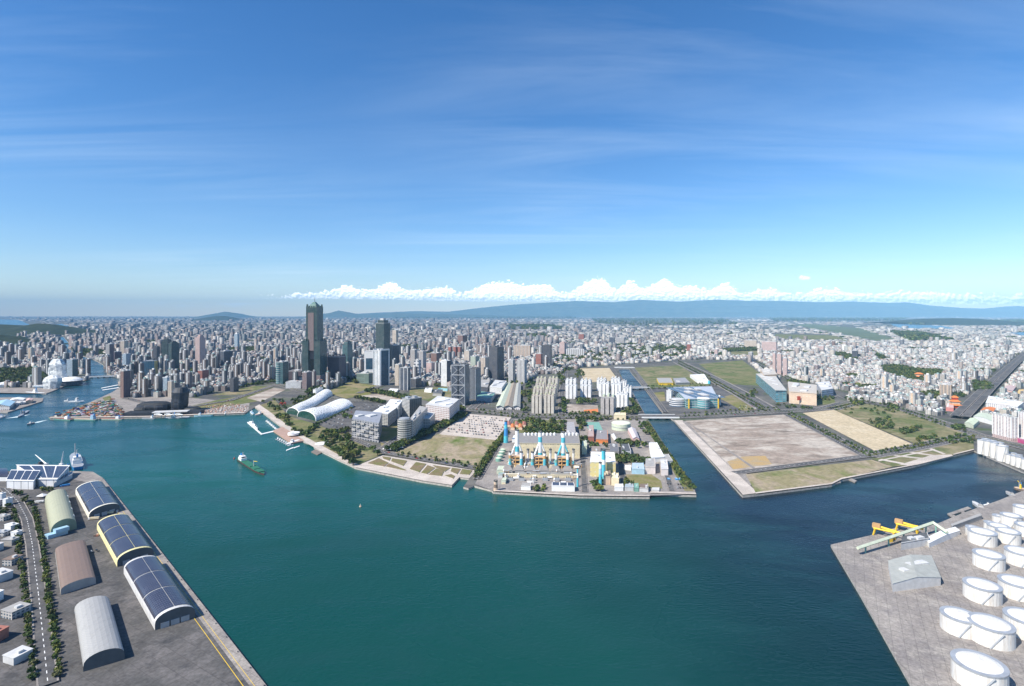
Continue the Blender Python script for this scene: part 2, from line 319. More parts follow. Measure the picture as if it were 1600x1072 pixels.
sheet('pier_ground', W2(PIER), LAND, concrete, -6)
PORT_R = [(1298, 851), (1362, 836), (1420, 818), (1434, 828), (1470, 816), (1503, 802), (1560, 782), (1600, 766), (1760, 712), (2300, 760), (2300, 1140), (1460, 1140), (1425, 1072), (1345, 930)]
sheet('port_ground', W2(PORT_R), LAND, concrete, -6)

grass = patches('dry_grass', (0.17, 0.17, 0.055), (0.27, 0.22, 0.13), (0.09, 0.125, 0.03), 0.012, 0.02, fine=0.25)
lotgrass = patches('lot_grass', (0.33, 0.27, 0.19), (0.25, 0.22, 0.12), (0.10, 0.15, 0.03), 0.012, 0.014, 0.44, 0.54, sc3=(1, 0.55, 1), fine=0.15, dist=1.5)
park = patches('park_grass', (0.12, 0.145, 0.05), (0.20, 0.18, 0.09), (0.05, 0.085, 0.02), 0.01, 0.03, fine=0.25)
soil = patches('bare_soil', (0.30, 0.245, 0.20), (0.45, 0.40, 0.34), (0.19, 0.155, 0.125), 0.010, 0.016, 0.42, 0.56, sc3=(0.6, 1.2, 1), fine=0.12, dist=1.2)
sand = patches('sandy_soil', (0.52, 0.43, 0.29), (0.46, 0.38, 0.25), (0.57, 0.49, 0.35), 0.006, 0.02, fine=0.15)
tanm = patches('ochre_soil', (0.42, 0.29, 0.13), (0.36, 0.29, 0.19), None, 0.02)
bed = patches('planting_bed', (0.20, 0.15, 0.09), (0.16, 0.16, 0.06), (0.25, 0.19, 0.13), 0.03, 0.05)
darkasph = patches('dark_asphalt', (0.06, 0.06, 0.064), (0.10, 0.10, 0.10), None, 0.03)
field = patches('field', (0.20, 0.18, 0.095), (0.11, 0.135, 0.05), (0.31, 0.25, 0.16), 0.012, 0.010, 0.44, 0.56, fine=0.1, dist=1.4)
ZK = [0]
def zone(name, px, mat, z=None):
    ZK[0] += 1; return sheet(name, W2(px), (LAND + 0.15 + 0.03 * (ZK[0] % 40)) if z is None else z, mat)
# left shore and wharves
zone('wharf_ground', [(78, 653), (100, 645), (142, 628), (175, 613), (188, 605), (198, 612), (300, 622), (390, 630), (388, 642), (382, 646), (240, 651)], concrete)
zone('lawn', [(292, 636), (340, 625), (400, 615), (415, 625), (345, 637), (300, 640)], park)
zone('lawn', [(160, 622), (172, 618), (180, 634), (170, 636)], park)
zone('bare_plot', [(385, 622), (428, 606), (446, 609), (408, 628)], soil)
zone('lawn', [(330, 618), (395, 603), (430, 604), (400, 616)], field)
zone('quay_path', [(-100, 606), (60, 606), (75, 600), (100, 600), (138, 590), (138, 593), (100, 603.5), (80, 612), (72, 615), (-100, 612.5)], concrete)
# exhibition hall and the blocks to its right
zone('park_ground', [(398, 636), (412, 646), (440, 667), (475, 690), (492, 700), (530, 719), (552, 729), (600, 709), (545, 680), (500, 666), (450, 650), (430, 625)], field)
zone('promenade', [(398, 636), (412, 646), (440, 667), (475, 690), (492, 700), (530, 719), (556, 731), (562, 727), (535, 714), (498, 694), (478, 683), (446, 662), (418, 641), (405, 632)], paving)
zone('hall_lawn', [(447, 662), (470, 656), (498, 664), (480, 673), (462, 671)], park)
zone('parking_lot', [(497, 663), (556, 628), (604, 630), (648, 646), (600, 668), (556, 676), (524, 674)], asphalt)
zone('dry_lawn', [(508, 613), (546, 597), (590, 603), (578, 617), (540, 623)], grass)
zone('bare_plot', [(560, 619), (604, 614), (655, 625), (640, 631)], soil)
zone('dry_lawn', [(640, 607), (704, 604), (706, 622), (672, 628), (640, 618)], field)
zone('dry_lawn', [(590, 664), (640, 664), (625, 690), (596, 700)], grass)
zone('dry_lot', [(616, 708), (686, 678), (777, 687), (751, 729)], lotgrass)
zone('pale_parking_lot', [(727, 647), (799, 652), (777, 688), (686, 679)], paving)
zone('waterfront_plaza', [(553, 730), (598, 712), (745, 736), (733, 748), (718, 746), (706, 758.5), (660, 751.5)], paving)
BEDS = [[(574, 725), (592, 717), (607, 724), (600, 730)], [(602, 730), (608, 725), (636, 736), (630, 736)], [(597, 714), (611, 716), (608, 721), (599, 718)], [(613, 717), (636, 721), (630, 729), (611, 722)],
        [(640, 734), (650, 723), (666, 726), (655, 739)], [(658, 740), (668, 728), (680, 732), (667, 742)], [(669, 743), (682, 733), (694, 737), (690, 745)], [(676, 728), (704, 732), (695, 738), (681, 732)],
        [(706, 732), (720, 734), (714, 742), (704, 738)], [(718, 742), (722, 734), (738, 736), (733, 743)], [(694, 744), (705, 742), (711, 745), (708, 749)]]
for q in BEDS: sheet('planting_bed', W2(q), LAND + 1.6, bed, LAND)
# power station ground and the canal banks
zone('station_yard', [(742, 757), (799, 655), (1010, 656), (1086, 766), (1086, 773), (1015, 775), (905, 775), (772, 768)], concrete)
zone('station_garden', [(1003, 662), (1014, 659), (1060, 732), (1084, 768), (1070, 768), (1030, 700)], park)
zone('garden', [(976, 742), (1018, 742), (1033, 752), (1035, 764), (975, 762)], grass)
zone('sports_ground', [(886, 632), (934, 634), (936, 646), (884, 645)], soil)
zone('running_track', [(912, 641), (934, 639), (935, 646), (914, 646)], orange)
zone('tennis_court', [(914, 660), (936, 660), (942, 673), (920, 673)], seagreen)
zone('station_lawn', [(800, 657), (872, 657), (880, 690), (810, 686)], park)
zone('embankment', [(1053, 657), (1066, 657), (1184, 771), (1161, 774)], paving)
zone('embankment_path', [(1066, 659), (1074, 658), (1150, 737), (1163, 738), (1180, 750), (1172, 760)], concrete)
zone('big_bare_lot', [(1071, 658), (1228, 648), (1352, 712), (1215, 733), (1148, 737)], soil)
zone('ochre_patch', [(1136, 722), (1160, 714), (1196, 713), (1206, 726), (1146, 734)], tanm)
zone('shore_grass', [(1165, 742), (1362, 719), (1395, 730), (1316, 749), (1298, 757), (1181, 771)], lotgrass)
zone('shore_grass', [(1362, 718), (1420, 706), (1520, 684), (1522, 703), (1490, 711), (1430, 727), (1395, 730)], field)
zone('white_promenade', [(1425, 729), (1405, 727), (1455, 712), (1487, 711), (1489, 713)], paving)
for q in ([(1372, 719), (1378, 718), (1428, 727), (1424, 729)], [(1395, 713), (1399, 712), (1450, 717), (1446, 719)], [(1420, 708), (1424, 707), (1470, 713), (1464, 714)], [(1446, 700), (1450, 699), (1478, 710), (1474, 711)], [(1372, 722), (1373, 720), (1460, 702), (1461, 704)]):
    zone('garden_path', q, paving)
zone('sand_lot', [(1254, 646), (1303, 641), (1431, 697), (1372, 708)], sand)
zone('green_lot', [(1306, 642), (1352, 631), (1400, 640), (1482, 667), (1524, 680), (1434, 696)], field)
zone('green_plot', [(1400, 655), (1432, 651), (1462, 664), (1430, 668)], park)
zone('brown_plot', [(1345, 640), (1385, 640), (1400, 650), (1370, 656)], soil)
zone('brown_plot', [(1410, 680), (1432, 674), (1460, 682), (1430, 692)], soil)
zone('mall_lot', [(1008, 609), (1120, 604), (1200, 641), (1062, 646), (1038, 640)], asphalt)
zone('mall_grass', [(1124, 622), (1146, 616), (1190, 640), (1160, 642)], grass)
zone('mall_grass', [(1020, 614), (1038, 612), (1040, 626), (1030, 628)], grass)
zone('bare_field', [(903, 576), (952, 575), (966, 594), (915, 598)], sand)
zone('open_field', [(986, 575), (1062, 571), (1112, 603), (1012, 607)], field)
zone('open_field', [(1092, 569), (1160, 563), (1196, 590), (1188, 603), (1135, 600)], park)
zone('open_field', [(886, 565), (930, 560), (945, 571), (905, 574)], field)
zone('lawn', [(1132, 545), (1182, 546), (1185, 556), (1140, 556)], field)
zone('campus_lawn', [(900, 548), (1060, 542), (1085, 560), (920, 560)], park)
zone('school_ground', [(1274, 620), (1300, 616), (1306, 630), (1276, 634)], park)
zone('lawn', [(1515, 600), (1530, 598), (1538, 605), (1518, 608)], park)
# pale shore paths along the water's edge
for q in ([(1181, 773), (1300, 758), (1316, 750), (1378, 738), (1430, 728), (1430, 726.6), (1378, 736.4), (1314, 748.4), (1298, 756.4), (1180, 771)], [(1490, 712), (1522, 704), (1521, 702.8), (1489, 710.6)], [(772, 769), (905, 776), (1015, 777), (1015, 775.4), (905, 774.2), (773, 767.2)], [(1016, 772), (1088, 774), (1087, 771.5), (1016, 769.5)], [(240, 652), (382, 646), (381, 644.8), (240, 650.6)], [(78, 654), (240, 652), (240, 650.8), (79, 652.6)]):
    zone('shore_path', q, paving, LAND + 1.9)
for q in ([(1075, 662), (1077, 661.6), (1180, 732), (1176, 733)],):
    zone('dirt_track', q, concrete, LAND + 1.35)
# far ground
zone('airfield', [(1243, 508), (1262, 506), (1345, 513), (1402, 530), (1370, 535)], patches('airfield_grass', (0.13, 0.16, 0.09), (0.10, 0.13, 0.08), None, 0.002))
zone('far_lawn', [(1200, 522), (1300, 524), (1330, 532), (1220, 530)], park)
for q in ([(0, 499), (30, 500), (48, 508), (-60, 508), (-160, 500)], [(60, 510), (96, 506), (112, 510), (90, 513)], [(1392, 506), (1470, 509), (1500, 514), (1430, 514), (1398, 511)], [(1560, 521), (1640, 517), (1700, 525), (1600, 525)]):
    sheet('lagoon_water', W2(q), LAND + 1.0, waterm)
# ---------------------------------------------------------------- roads
ROADS = []
def road(name, px, width, mat=asphalt, lines=True, dz=0.0, median=False):
    P = [G(x, y) for x, y in px]; ROADS.append(([(p.x, p.y) for p in P], width)); ZK[0] += 1
    z = LAND + 1.45 + 0.01 * (ZK[0] % 12) + dz
    m = MB(); st = []; L = []; 
    for i, p in enumerate(P):
        a = P[max(0, i - 1)]; c = P[min(len(P) - 1, i + 1)]; d = (c - a); d.z = 0; d.normalize(); n = Vector((-d.y, d.x, 0)); L.append((p, n))
    for (p, n), (q, o) in zip(L, L[1:]):
        for k, (w0, w1, zz, mi) in enumerate(((-.5, .5, z, 0), (.5, .62, z + 0.15, 1), (-.62, -.5, z + 0.15, 1))):
            m.face([tuple((p + n * w0 * width)[:2]) + (zz,), tuple((p + n * w1 * width)[:2]) + (zz,), tuple((q + o * w1 * width)[:2]) + (zz,), tuple((q + o * w0 * width)[:2]) + (zz,)], None, mi)
        if median:
            m.face([tuple((p + n * -1.6)[:2]) + (z + .2,), tuple((q + o * -1.6)[:2]) + (z + .2,), tuple((q + o * 1.6)[:2]) + (z + .2,), tuple((p + n * 1.6)[:2]) + (z + .2,)], None, 3)
        if lines:
            T = (q - p).length; k = 0
            while k < T:
                for off in ((-width * .25, width * .25) if median else (0,)):
                    c0 = p.lerp(q, k / T) + n * off; c1 = p.lerp(q, min(1, (k + 5) / T)) + n * off
                    m.face([tuple((c0 + n * -.3)[:2]) + (z + .03,), tuple((c1 + n * -.3)[:2]) + (z + .03,), tuple((c1 + n * .3)[:2]) + (z + .03,), tuple((c0 + n * .3)[:2]) + (z + .03,)], None, 2)
                k += 12
    for f in range(len(m.f)):      # keep every strip facing up
        a, b_, c = [Vector(m.v[i]) for i in m.f[f][:3]]
        if (b_ - a).cross(c - a).z < 0: m.f[f] = m.f[f][::-1]
    return tag(m.build(name, [mat, concrete, white, park]), kind='structure')
road('road', [(735, 640), (800, 649), (900, 652), (1003, 652)], 38, median=True)
road('road', [(1056, 652), (1130, 649), (1230, 643), (1290, 639), (1322, 630)], 40, median=True)
road('road', [(540, 682), (570, 694), (600, 708), (680, 722), (748, 733)], 15)
road('road', [(592, 706), (640, 672), (700, 648), (735, 640)], 16)
road('road', [(560, 676), (600, 692), (618, 700)], 10, lines=False)
road('road', [(745, 750), (778, 696), (800, 656)], 12)
road('road', [(430, 600), (470, 612), (540, 627), (600, 628), (660, 634), (735, 640)], 26, median=True)
road('road', [(195, 622), (245, 634), (300, 636), (360, 626), (430, 602)], 18)
road('road', [(560, 615), (600, 601), (612, 590)], 20)
road('boulevard', [(1060, 566), (1110, 590), (1160, 617), (1200, 641)], 60, median=True)
road('road', [(1232, 648), (1290, 678), (1356, 713)], 30, median=True)
road('road', [(1148, 740), (1240, 728), (1356, 713)], 16)
road('road', [(1356, 713), (1430, 700), (1500, 685), (1526, 680)], 34, median=True)
road('road', [(1300, 640), (1350, 628), (1410, 640), (1486, 666), (1526, 680), (1620, 705), (1700, 730)], 34, median=True)
road('road', [(955, 574), (968, 590), (985, 612), (1003, 645)], 10, lines=False)
road('road', [(988, 574), (1012, 606), (1040, 645)], 14)
road('road', [(1008, 607), (1060, 606), (1125, 603)], 18)
road('road', [(800, 652), (790, 620), (782, 600)], 18)
road('road', [(878, 648), (878, 610), (885, 580)], 18)
road('road', [(735, 640), (770, 612), (790, 590)], 24)
road('road', [(955, 574), (990, 572), (1062, 567)], 24)
road('road', [(1175, 560), (1200, 580), (1310, 622)], 26)
road('road', [(-40, 762), (8, 765), (28, 785), (42, 812), (50, 850), (60, 930), (75, 1072)], 11)
road('road', [(885, 700), (915, 700), (960, 704)], 8, lines=False)
road('road', [(909, 700), (914, 770)], 9, lines=False)
road('road', [(966, 704), (976, 765)], 9, lines=False)
road('road', [(1012, 690), (1035, 722), (1050, 768)], 8, lines=False)
# ---------------------------------------------------------------- hills, mountains, clouds
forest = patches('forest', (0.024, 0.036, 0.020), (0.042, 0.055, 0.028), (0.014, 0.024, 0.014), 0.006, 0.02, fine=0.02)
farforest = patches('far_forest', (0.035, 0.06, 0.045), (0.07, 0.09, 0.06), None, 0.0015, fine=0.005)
def smooth_noise(n, seed, oct=5, base=3):
    r = np.random.default_rng(seed); t = np.linspace(0, 1, n); y = np.zeros(n); a = 1
    for o in range(oct):
        k = base * 2 ** o; y += a * np.interp(t * k, np.arange(k + 2), r.uniform(-1, 1, k + 2)); a *= 0.55
    return y
def hill(name, prof, yb, depth, mat, seed, nx=120, ny=26, rough=0.12):
    """prof: (px, py) skyline points; yb: ground row of its crest line"""
    Y0 = F * (H - LAND) / (yb - HZ); xs = np.linspace(prof[0][0], prof[-1][0], nx)
    hh = np.interp(xs, [p[0] for p in prof], [p[1] for p in prof]); hz = np.maximum(0, H + (HZ - hh) * Y0 / F - LAND)
    v = []; f = []; r = np.random.default_rng(seed)
    n2 = np.array([smooth_noise(nx, seed + 13 * j, 5, 6) for j in range(ny)])
    for j in range(ny):
        t = j / (ny - 1) * 2 - 1; e = max(0, 1 - abs(t) ** 1.5)
        k = 0.5 * (n2[j] + n2[max(0, j - 1)])
        for i in range(nx):
            v.append(((xs[i] - 800) * Y0 / F + t * depth * 0.1 * k[i], Y0 + t * depth, LAND - 2 + hz[i] * e * (1 - rough * min(1, abs(k[i])) * min(1, abs(t) * 3)) * (1 + min(0, t) * depth / Y0)))
    for j in range(ny - 1):
        for i in range(nx - 1): a = j * nx + i; f.append((a, a + 1, a + nx + 1, a + nx))
    me = bpy.data.meshes.new(name); me.from_pydata(v, [], f); me.materials.append(mat); me.polygons.foreach_set('use_smooth', [True] * len(f)); me.update()
    o = bpy.data.objects.new(name, me); COL.objects.link(o); return tag(o, kind='structure')
hill('hill', [(-200, 512), (-60, 503), (-20, 506), (10, 507), (40, 509), (60, 505), (75, 506), (95, 511), (112, 516), (135, 524)], 523, 900, forest, 3)
hill('hill', [(-200, 515), (-60, 520), (0, 523), (20, 527), (45, 535), (60, 545)], 541, 500, forest, 4)
hill('hill', [(306, 502), (318, 498), (335, 494), (350, 493.6), (362, 497), (372, 502)], 500, 1500, forest, 5)
hill('hill', [(325, 496), (338, 490), (352, 487), (368, 489), (384, 495)], 496, 3000, farforest, 6)
hill('hill', [(470, 496), (500, 491), (515, 489), (530, 485), (545, 488), (560, 491), (590, 490), (620, 488.5), (650, 490), (700, 491), (760, 492), (800, 495)], 496.2, 2500, farforest, 7)
hill('hill', [(1390, 503), (1440, 498), (1490, 497), (1530, 498), (1570, 502), (1600, 507)], 506, 1600, forest, 8)
hill('mountains', [(640, 493), (700, 487), (750, 481), (800, 476), (850, 473), (900, 470), (960, 472), (1000, 468), (1060, 471), (1120, 468), (1170, 470), (1220, 470), (1280, 472), (1330, 471), (1390, 473), (1415, 472), (1450, 477), (1500, 481), (1540, 482), (1570, 479), (1590, 478), (1640, 482), (1720, 476), (1800, 480)], 494.85, 5000, farforest, 9, 500, 60, 0.45)
hill('mountains', [(520, 494), (560, 490), (600, 488), (650, 486), (700, 487), (780, 480)], 495.0, 3000, farforest, 10, 160)

def ico(sub):
    import bmesh
    bm = bmesh.new(); bmesh.ops.create_icosphere(bm, subdivisions=sub, radius=1); v = np.array([x.co[:] for x in bm.verts]); f = np.array([[q.index for q in t.verts] for t in bm.faces]); bm.free(); return v, f
def fastmesh(name, V, Fc, mats, cols=None, uvs=None):
    """V (n,3); Fc (m,k) with one k; cols per face (m,3)"""
    me = bpy.data.meshes.new(name); k = Fc.shape[1]; m = len(Fc)
    me.vertices.add(len(V)); me.vertices.foreach_set('co', np.ascontiguousarray(V, np.float32).ravel())
    me.loops.add(m * k); me.loops.foreach_set('vertex_index', np.ascontiguousarray(Fc, np.int32).ravel())
    me.polygons.add(m); me.polygons.foreach_set('loop_start', np.arange(0, m * k, k, dtype=np.int32)); me.polygons.foreach_set('loop_total', np.full(m, k, np.int32))
    for q in mats: me.materials.append(q)
    if uvs is not None:
        me.uv_layers.new(name='UVMap').data.foreach_set('uv', np.ascontiguousarray(uvs, np.float32).ravel())
    me.update(calc_edges=True)
    if cols is not None:
        a = me.attributes.new('Col', 'FLOAT_COLOR', 'FACE'); c = np.ones((m, 4), np.float32); c[:, :3] = cols; a.data.foreach_set('color', c.ravel())
    return me

# ---------------------------------------------------------------- haze: one closed box of pale air
hz = bpy.data.materials.new('haze'); hz.use_nodes = True; n_ = hz.node_tree; n_.nodes.clear()
pv = n_.nodes.new('ShaderNodeVolumePrincipled'); pv.inputs['Color'].default_value = (0.36, 0.70, 1.0, 1); pv.inputs['Anisotropy'].default_value = -0.35; pv.inputs['Density'].default_value = 2.1e-5
oo = n_.nodes.new('ShaderNodeOutputMaterial'); n_.links.new(pv.outputs[0], oo.inputs['Volume'])
hb = MB(); hb.prism([(-93000, -4000), (93000, -4000), (93000, 57500), (-93000, 57500)], -9, 1720, bottom=True)
tag(hb.build('haze', hz), 'pale blue air between the camera and the mountains', None, None, 'stuff')

# ---------------------------------------------------------------- trees
leafm = NM('leaves', 0.7, 0.2); at_ = leafm.n('ShaderNodeAttribute', attribute_name='Col'); leafm.color(at_.outputs['Color'])
barkm = flat('bark', (0.12, 0.085, 0.06))
def crown_faces(N, centers, rad, hts, K, base, rng, size=0.42):
    """K random leaf-clump quads per tree spread through an uneven ellipsoid"""
    C = np.repeat(centers, K, axis=0); Rr = np.repeat(rad, K)[:, None]; Hh = np.repeat(hts, K)[:, None]
    d = rng.normal(size=(N * K, 3)); d /= np.linalg.norm(d, axis=1)[:, None]; d[:, 2] = np.abs(d[:, 2]) * 1.25 - 0.25
    rr = rng.uniform(0.35, 1.0, (N * K, 1)) ** 0.6; lump = 0.8 + 0.3 * np.sin(d[:, :1] * 5 + C[:, :1]) * np.cos(d[:, 1:2] * 5 + C[:, 1:2])
    P = C + d * rr * lump * np.concatenate([Rr, Rr, Hh], 1)
    a = rng.normal(size=(N * K, 3)); a /= np.linalg.norm(a, axis=1)[:, None]; a = a * 0.75 + d * 0.0
    nn = d + 0.7 * rng.normal(size=(N * K, 3)); nn /= np.linalg.norm(nn, axis=1)[:, None]
    t1 = np.cross(nn, a); t1 /= np.linalg.norm(t1, axis=1)[:, None] + 1e-9; t2 = np.cross(nn, t1); s = Rr * rng.uniform(0.6, 1.3, (N * K, 1)) * size
    V = np.stack([P - t1 * s - t2 * s * .7, P + t1 * s - t2 * s * .8, P + t1 * s * .8 + t2 * s, P - t1 * s * .9 + t2 * s * .8], 1).reshape(-1, 3)
    Fc = np.arange(N * K * 4).reshape(-1, 4)
    col = np.repeat(base, K, axis=0) * rng.uniform(0.55, 1.45, (N * K, 1)); return V, Fc, np.clip(col, 0, 1)
GREENS = np.array([(0.055, 0.090, 0.024), (0.070, 0.105, 0.028), (0.045, 0.075, 0.024), (0.12, 0.14, 0.030), (0.095, 0.10, 0.040)])
TREES = []   # (x, y, radius, height, group key)
def trees_in(px, n, rad, key):
    P = W2(px); xs = [p[0] for p in P]; ys = [p[1] for p in P]; k = 0; t = 0
    while k < n and t < n * 20:
        t += 1; x, y = random.uniform(min(xs), max(xs)), random.uniform(min(ys), max(ys))
        if pip(P, [x], [y])[0] and not any((x - cx) ** 2 + (y - cy) ** 2 < (cr + 1) ** 2 for cx, cy, cr in OCC if cr < 60 and abs(y - cy) < 80):
            TREES.append((x, y, rad * random.uniform(0.6, 1.3), rad * random.uniform(1.2, 1.9), key)); k += 1
def trees_line(px, gap, rad, key, jit=0.3, rows=1, rw=8):
    P = [G(a, b_) for a, b_ in px]
    for p, q in zip(P, P[1:]):
        L = (q - p).length; d = (q - p) / L; nn = Vector((-d.y, d.x, 0)); s = 0
        while s < L:
            for r in range(rows):
                c = p + d * (s + random.uniform(-jit, jit) * gap) + nn * ((r - (rows - 1) / 2) * rw + random.uniform(-1.5, 1.5) * (1 if rows > 1 else jit * 3))
                TREES.append((c.x, c.y, rad * random.uniform(0.65, 1.3), rad * random.uniform(1.2, 1.9), key))
            s += gap * random.uniform(0.8, 1.25)
OCC = []     # world circles taken by landmark buildings: (x, y, r)
# ---------------------------------------------------------------- landmark buildings
def place(x0, xc, x1, yb, yt, th, depth=None, group=None, front=None):
    """corner building: left face x0..xc, right face xc..x1 (corner base at row yb, roof corner at row yt), left face turned th degrees"""
    C = G(xc, yb); t = R(th) + math.atan((xc - 800) / F); kl, kr = (x0 - 800) / F, (x1 - 800) / F
    a = (C.x - kl * C.y) / (math.cos(t) + kl * math.sin(t))
    if depth is None:
        den = math.sin(t) - kr * math.cos(t); bb = (kr * C.y - C.x) / den if abs(den) > 0.05 else 30
        bb = max(8, min(150, bb))
    else: bb = depth
    ex, ey = Vector((math.cos(t), -math.sin(t), 0)), Vector((math.sin(t), math.cos(t), 0))
    cen = C - ex * a / 2 + ey * bb / 2; h = hgt(yb, yt) * (H - LAND) / H
    OCC.append((cen.x, cen.y, 0.62 * max(a, bb) + 8))
    a = max(3, min(a, 400)); return cen, -t, a, bb, h
def tower(name, label, cat, spec, mat, th=30, depth=None, podium=None, crown='house', side=None, fins=None, cmat=None, group=None, pmat=None, taper=1.0, ncrown=2, extra=None):
    cen, rz, w, d, h = place(*spec, th, depth)
    o = thing(name, label, cat, cen, rz, group); z0 = 0
    cmat = cmat or lgrey
    if podium:
        ph, grow = podium; MB().box(0, 0, 0, w * grow, d * grow, ph).build('podium', pmat or mat, o); z0 = ph
    m = MB(); m.box(0, 0, z0, w, d, h - z0, ts=taper)
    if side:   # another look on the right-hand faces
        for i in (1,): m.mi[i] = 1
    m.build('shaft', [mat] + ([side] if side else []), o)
    p = MB()
    for sx, sy, ww, dd in ((0, -1, w + .6, .6), (0, 1, w + .6, .6), (-1, 0, .6, d - .6), (1, 0, .6, d - .6)): p.box(sx * w * taper / 2, sy * d * taper / 2, h - .5, ww * taper, dd * taper, 1.8)
    p.build('parapet', cmat, o)
    if fins:
        fm, nf, fw = fins; q = MB()
        for i in range(nf + 1): q.box(-w / 2 + i * w / nf, -d / 2 - .5, z0 + .1, fw, 1.0, h - z0 + .8)
        nd = max(1, round(nf * d / w))
        for i in range(nd + 1): q.box(w / 2 + .5, -d / 2 + i * d / nd, z0 + .1, 1.0, fw, h - z0 + .8)
        q.build('pier', fm, o)
    if crown == 'house':
        for i in range(ncrown): MB().box(random.uniform(-.22, .22) * w, (i - (ncrown - 1) / 2) * d * .4, h, w * random.uniform(.25, .42), d * .26, random.uniform(3, 6)).build('roof_house', cmat, o)
        MB().lathe(w * .3, -d * .3, [(1.6, h), (1.6, h + 2.6), (0, h + 3.2)], 10).build('water_tank', steel, o)
    elif crown == 'step':
        MB().box(0, 0, h, w * .72, d * .72, h * .06).build('upper_storey', mat, o); MB().box(0, 0, h * 1.06, w * .4, d * .4, h * .04).build('roof_house', cmat, o)
    elif crown == 'spire':
        MB().box(0, 0, h, w * .8, d * .8, h * .10, ts=.35).build('roof', cmat, o); MB().bar((0, 0, h * 1.1), (0, 0, h * 1.22), .9, r2=.2).build('mast', steel, o)
    elif crown == 'battlement':
        n = 7
        for i in range(n):
            MB().box(-w / 2 + (i + .5) * w / n, -d / 2 + 2, h, w / n * .5, 4, h * .05 * (1 + (i % 2))).build('battlement', mat, o)
            if 0 < i: MB().box(w / 2 - 2, -d / 2 + (i + .5) * d / n, h, 4, d / n * .5, h * .05 * (1 + (i % 2))).build('battlement', mat, o)
    if extra: extra(o, w, d, h)
    return o
fc = facade
f_green = fc('green_glass_facade', (0.035, 0.065, 0.068), (0.010, 0.032, 0.035), 6, 4, .7, .6, (0.1, 0.16, 0.15), rough=.45)
f_pink = fc('pink_stone_facade', (0.24, 0.18, 0.175), (0.04, 0.036, 0.045), 5, 4, .5, .5, (0.4, 0.35, 0.33))
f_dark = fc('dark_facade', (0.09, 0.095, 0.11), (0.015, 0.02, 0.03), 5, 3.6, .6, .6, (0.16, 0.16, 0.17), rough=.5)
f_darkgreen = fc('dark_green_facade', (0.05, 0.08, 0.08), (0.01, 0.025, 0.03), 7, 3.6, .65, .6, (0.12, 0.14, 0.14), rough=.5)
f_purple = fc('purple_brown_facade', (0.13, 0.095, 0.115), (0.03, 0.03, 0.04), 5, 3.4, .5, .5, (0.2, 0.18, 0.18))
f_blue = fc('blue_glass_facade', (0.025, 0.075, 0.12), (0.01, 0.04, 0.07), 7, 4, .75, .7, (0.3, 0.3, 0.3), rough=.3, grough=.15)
f_teal = fc('teal_glass_facade', (0.07, 0.13, 0.14), (0.02, 0.06, 0.07), 6, 4, .9, .55, (0.35, 0.35, 0.34), rough=.4)
f_white = fc('white_facade', (0.74, 0.74, 0.72), (0.08, 0.10, 0.12), 5, 3.5, .45, .45, (0.5, 0.5, 0.48))
f_whitestrip = fc('white_strip_facade', (0.76, 0.77, 0.77), (0.04, 0.07, 0.10), 13, 3.5, .45, .95, (0.6, 0.6, 0.6))
f_greyres = fc('grey_residential_facade', (0.42, 0.41, 0.40), (0.08, 0.08, 0.09), 5, 3.3, .5, .5, (0.38, 0.37, 0.36))
f_beige = fc('beige_facade', (0.56, 0.48, 0.39), (0.10, 0.09, 0.08), 6, 3.3, .5, .5, (0.42, 0.38, 0.34))
f_beigestrip = fc('beige_strip_facade', (0.60, 0.52, 0.44), (0.13, 0.11, 0.10), 9, 3.3, .4, .9, (0.42, 0.38, 0.34))
f_brown = fc('brown_facade', (0.22, 0.13, 0.11), (0.05, 0.04, 0.04), 6, 3.4, .5, .5, (0.25, 0.2, 0.18))
f_redbrown = fc('red_brown_facade', (0.33, 0.12, 0.09), (0.07, 0.04, 0.04), 6, 3.4, .45, .5, (0.35, 0.25, 0.22))
f_pinkres = fc('pink_residential_facade', (0.58, 0.44, 0.41), (0.12, 0.09, 0.09), 5, 3.3, .5, .5, (0.46, 0.42, 0.4))
f_slate = fc('slate_facade', (0.085, 0.10, 0.125), (0.02, 0.03, 0.05), 5, 3.6, .55, .6, (0.2, 0.21, 0.22), rough=.5)
f_offic = fc('office_band_facade', (0.52, 0.52, 0.50), (0.05, 0.06, 0.07), 6, 3.8, .85, .5, (0.45, 0.45, 0.44))
f_sky = fc('pale_blue_facade', (0.38, 0.45, 0.50), (0.12, 0.18, 0.23), 4, 3.5, .6, .6, (0.45, 0.46, 0.48))
T = 'tower'; RT = 'residential_tower'; OT = 'office_tower'

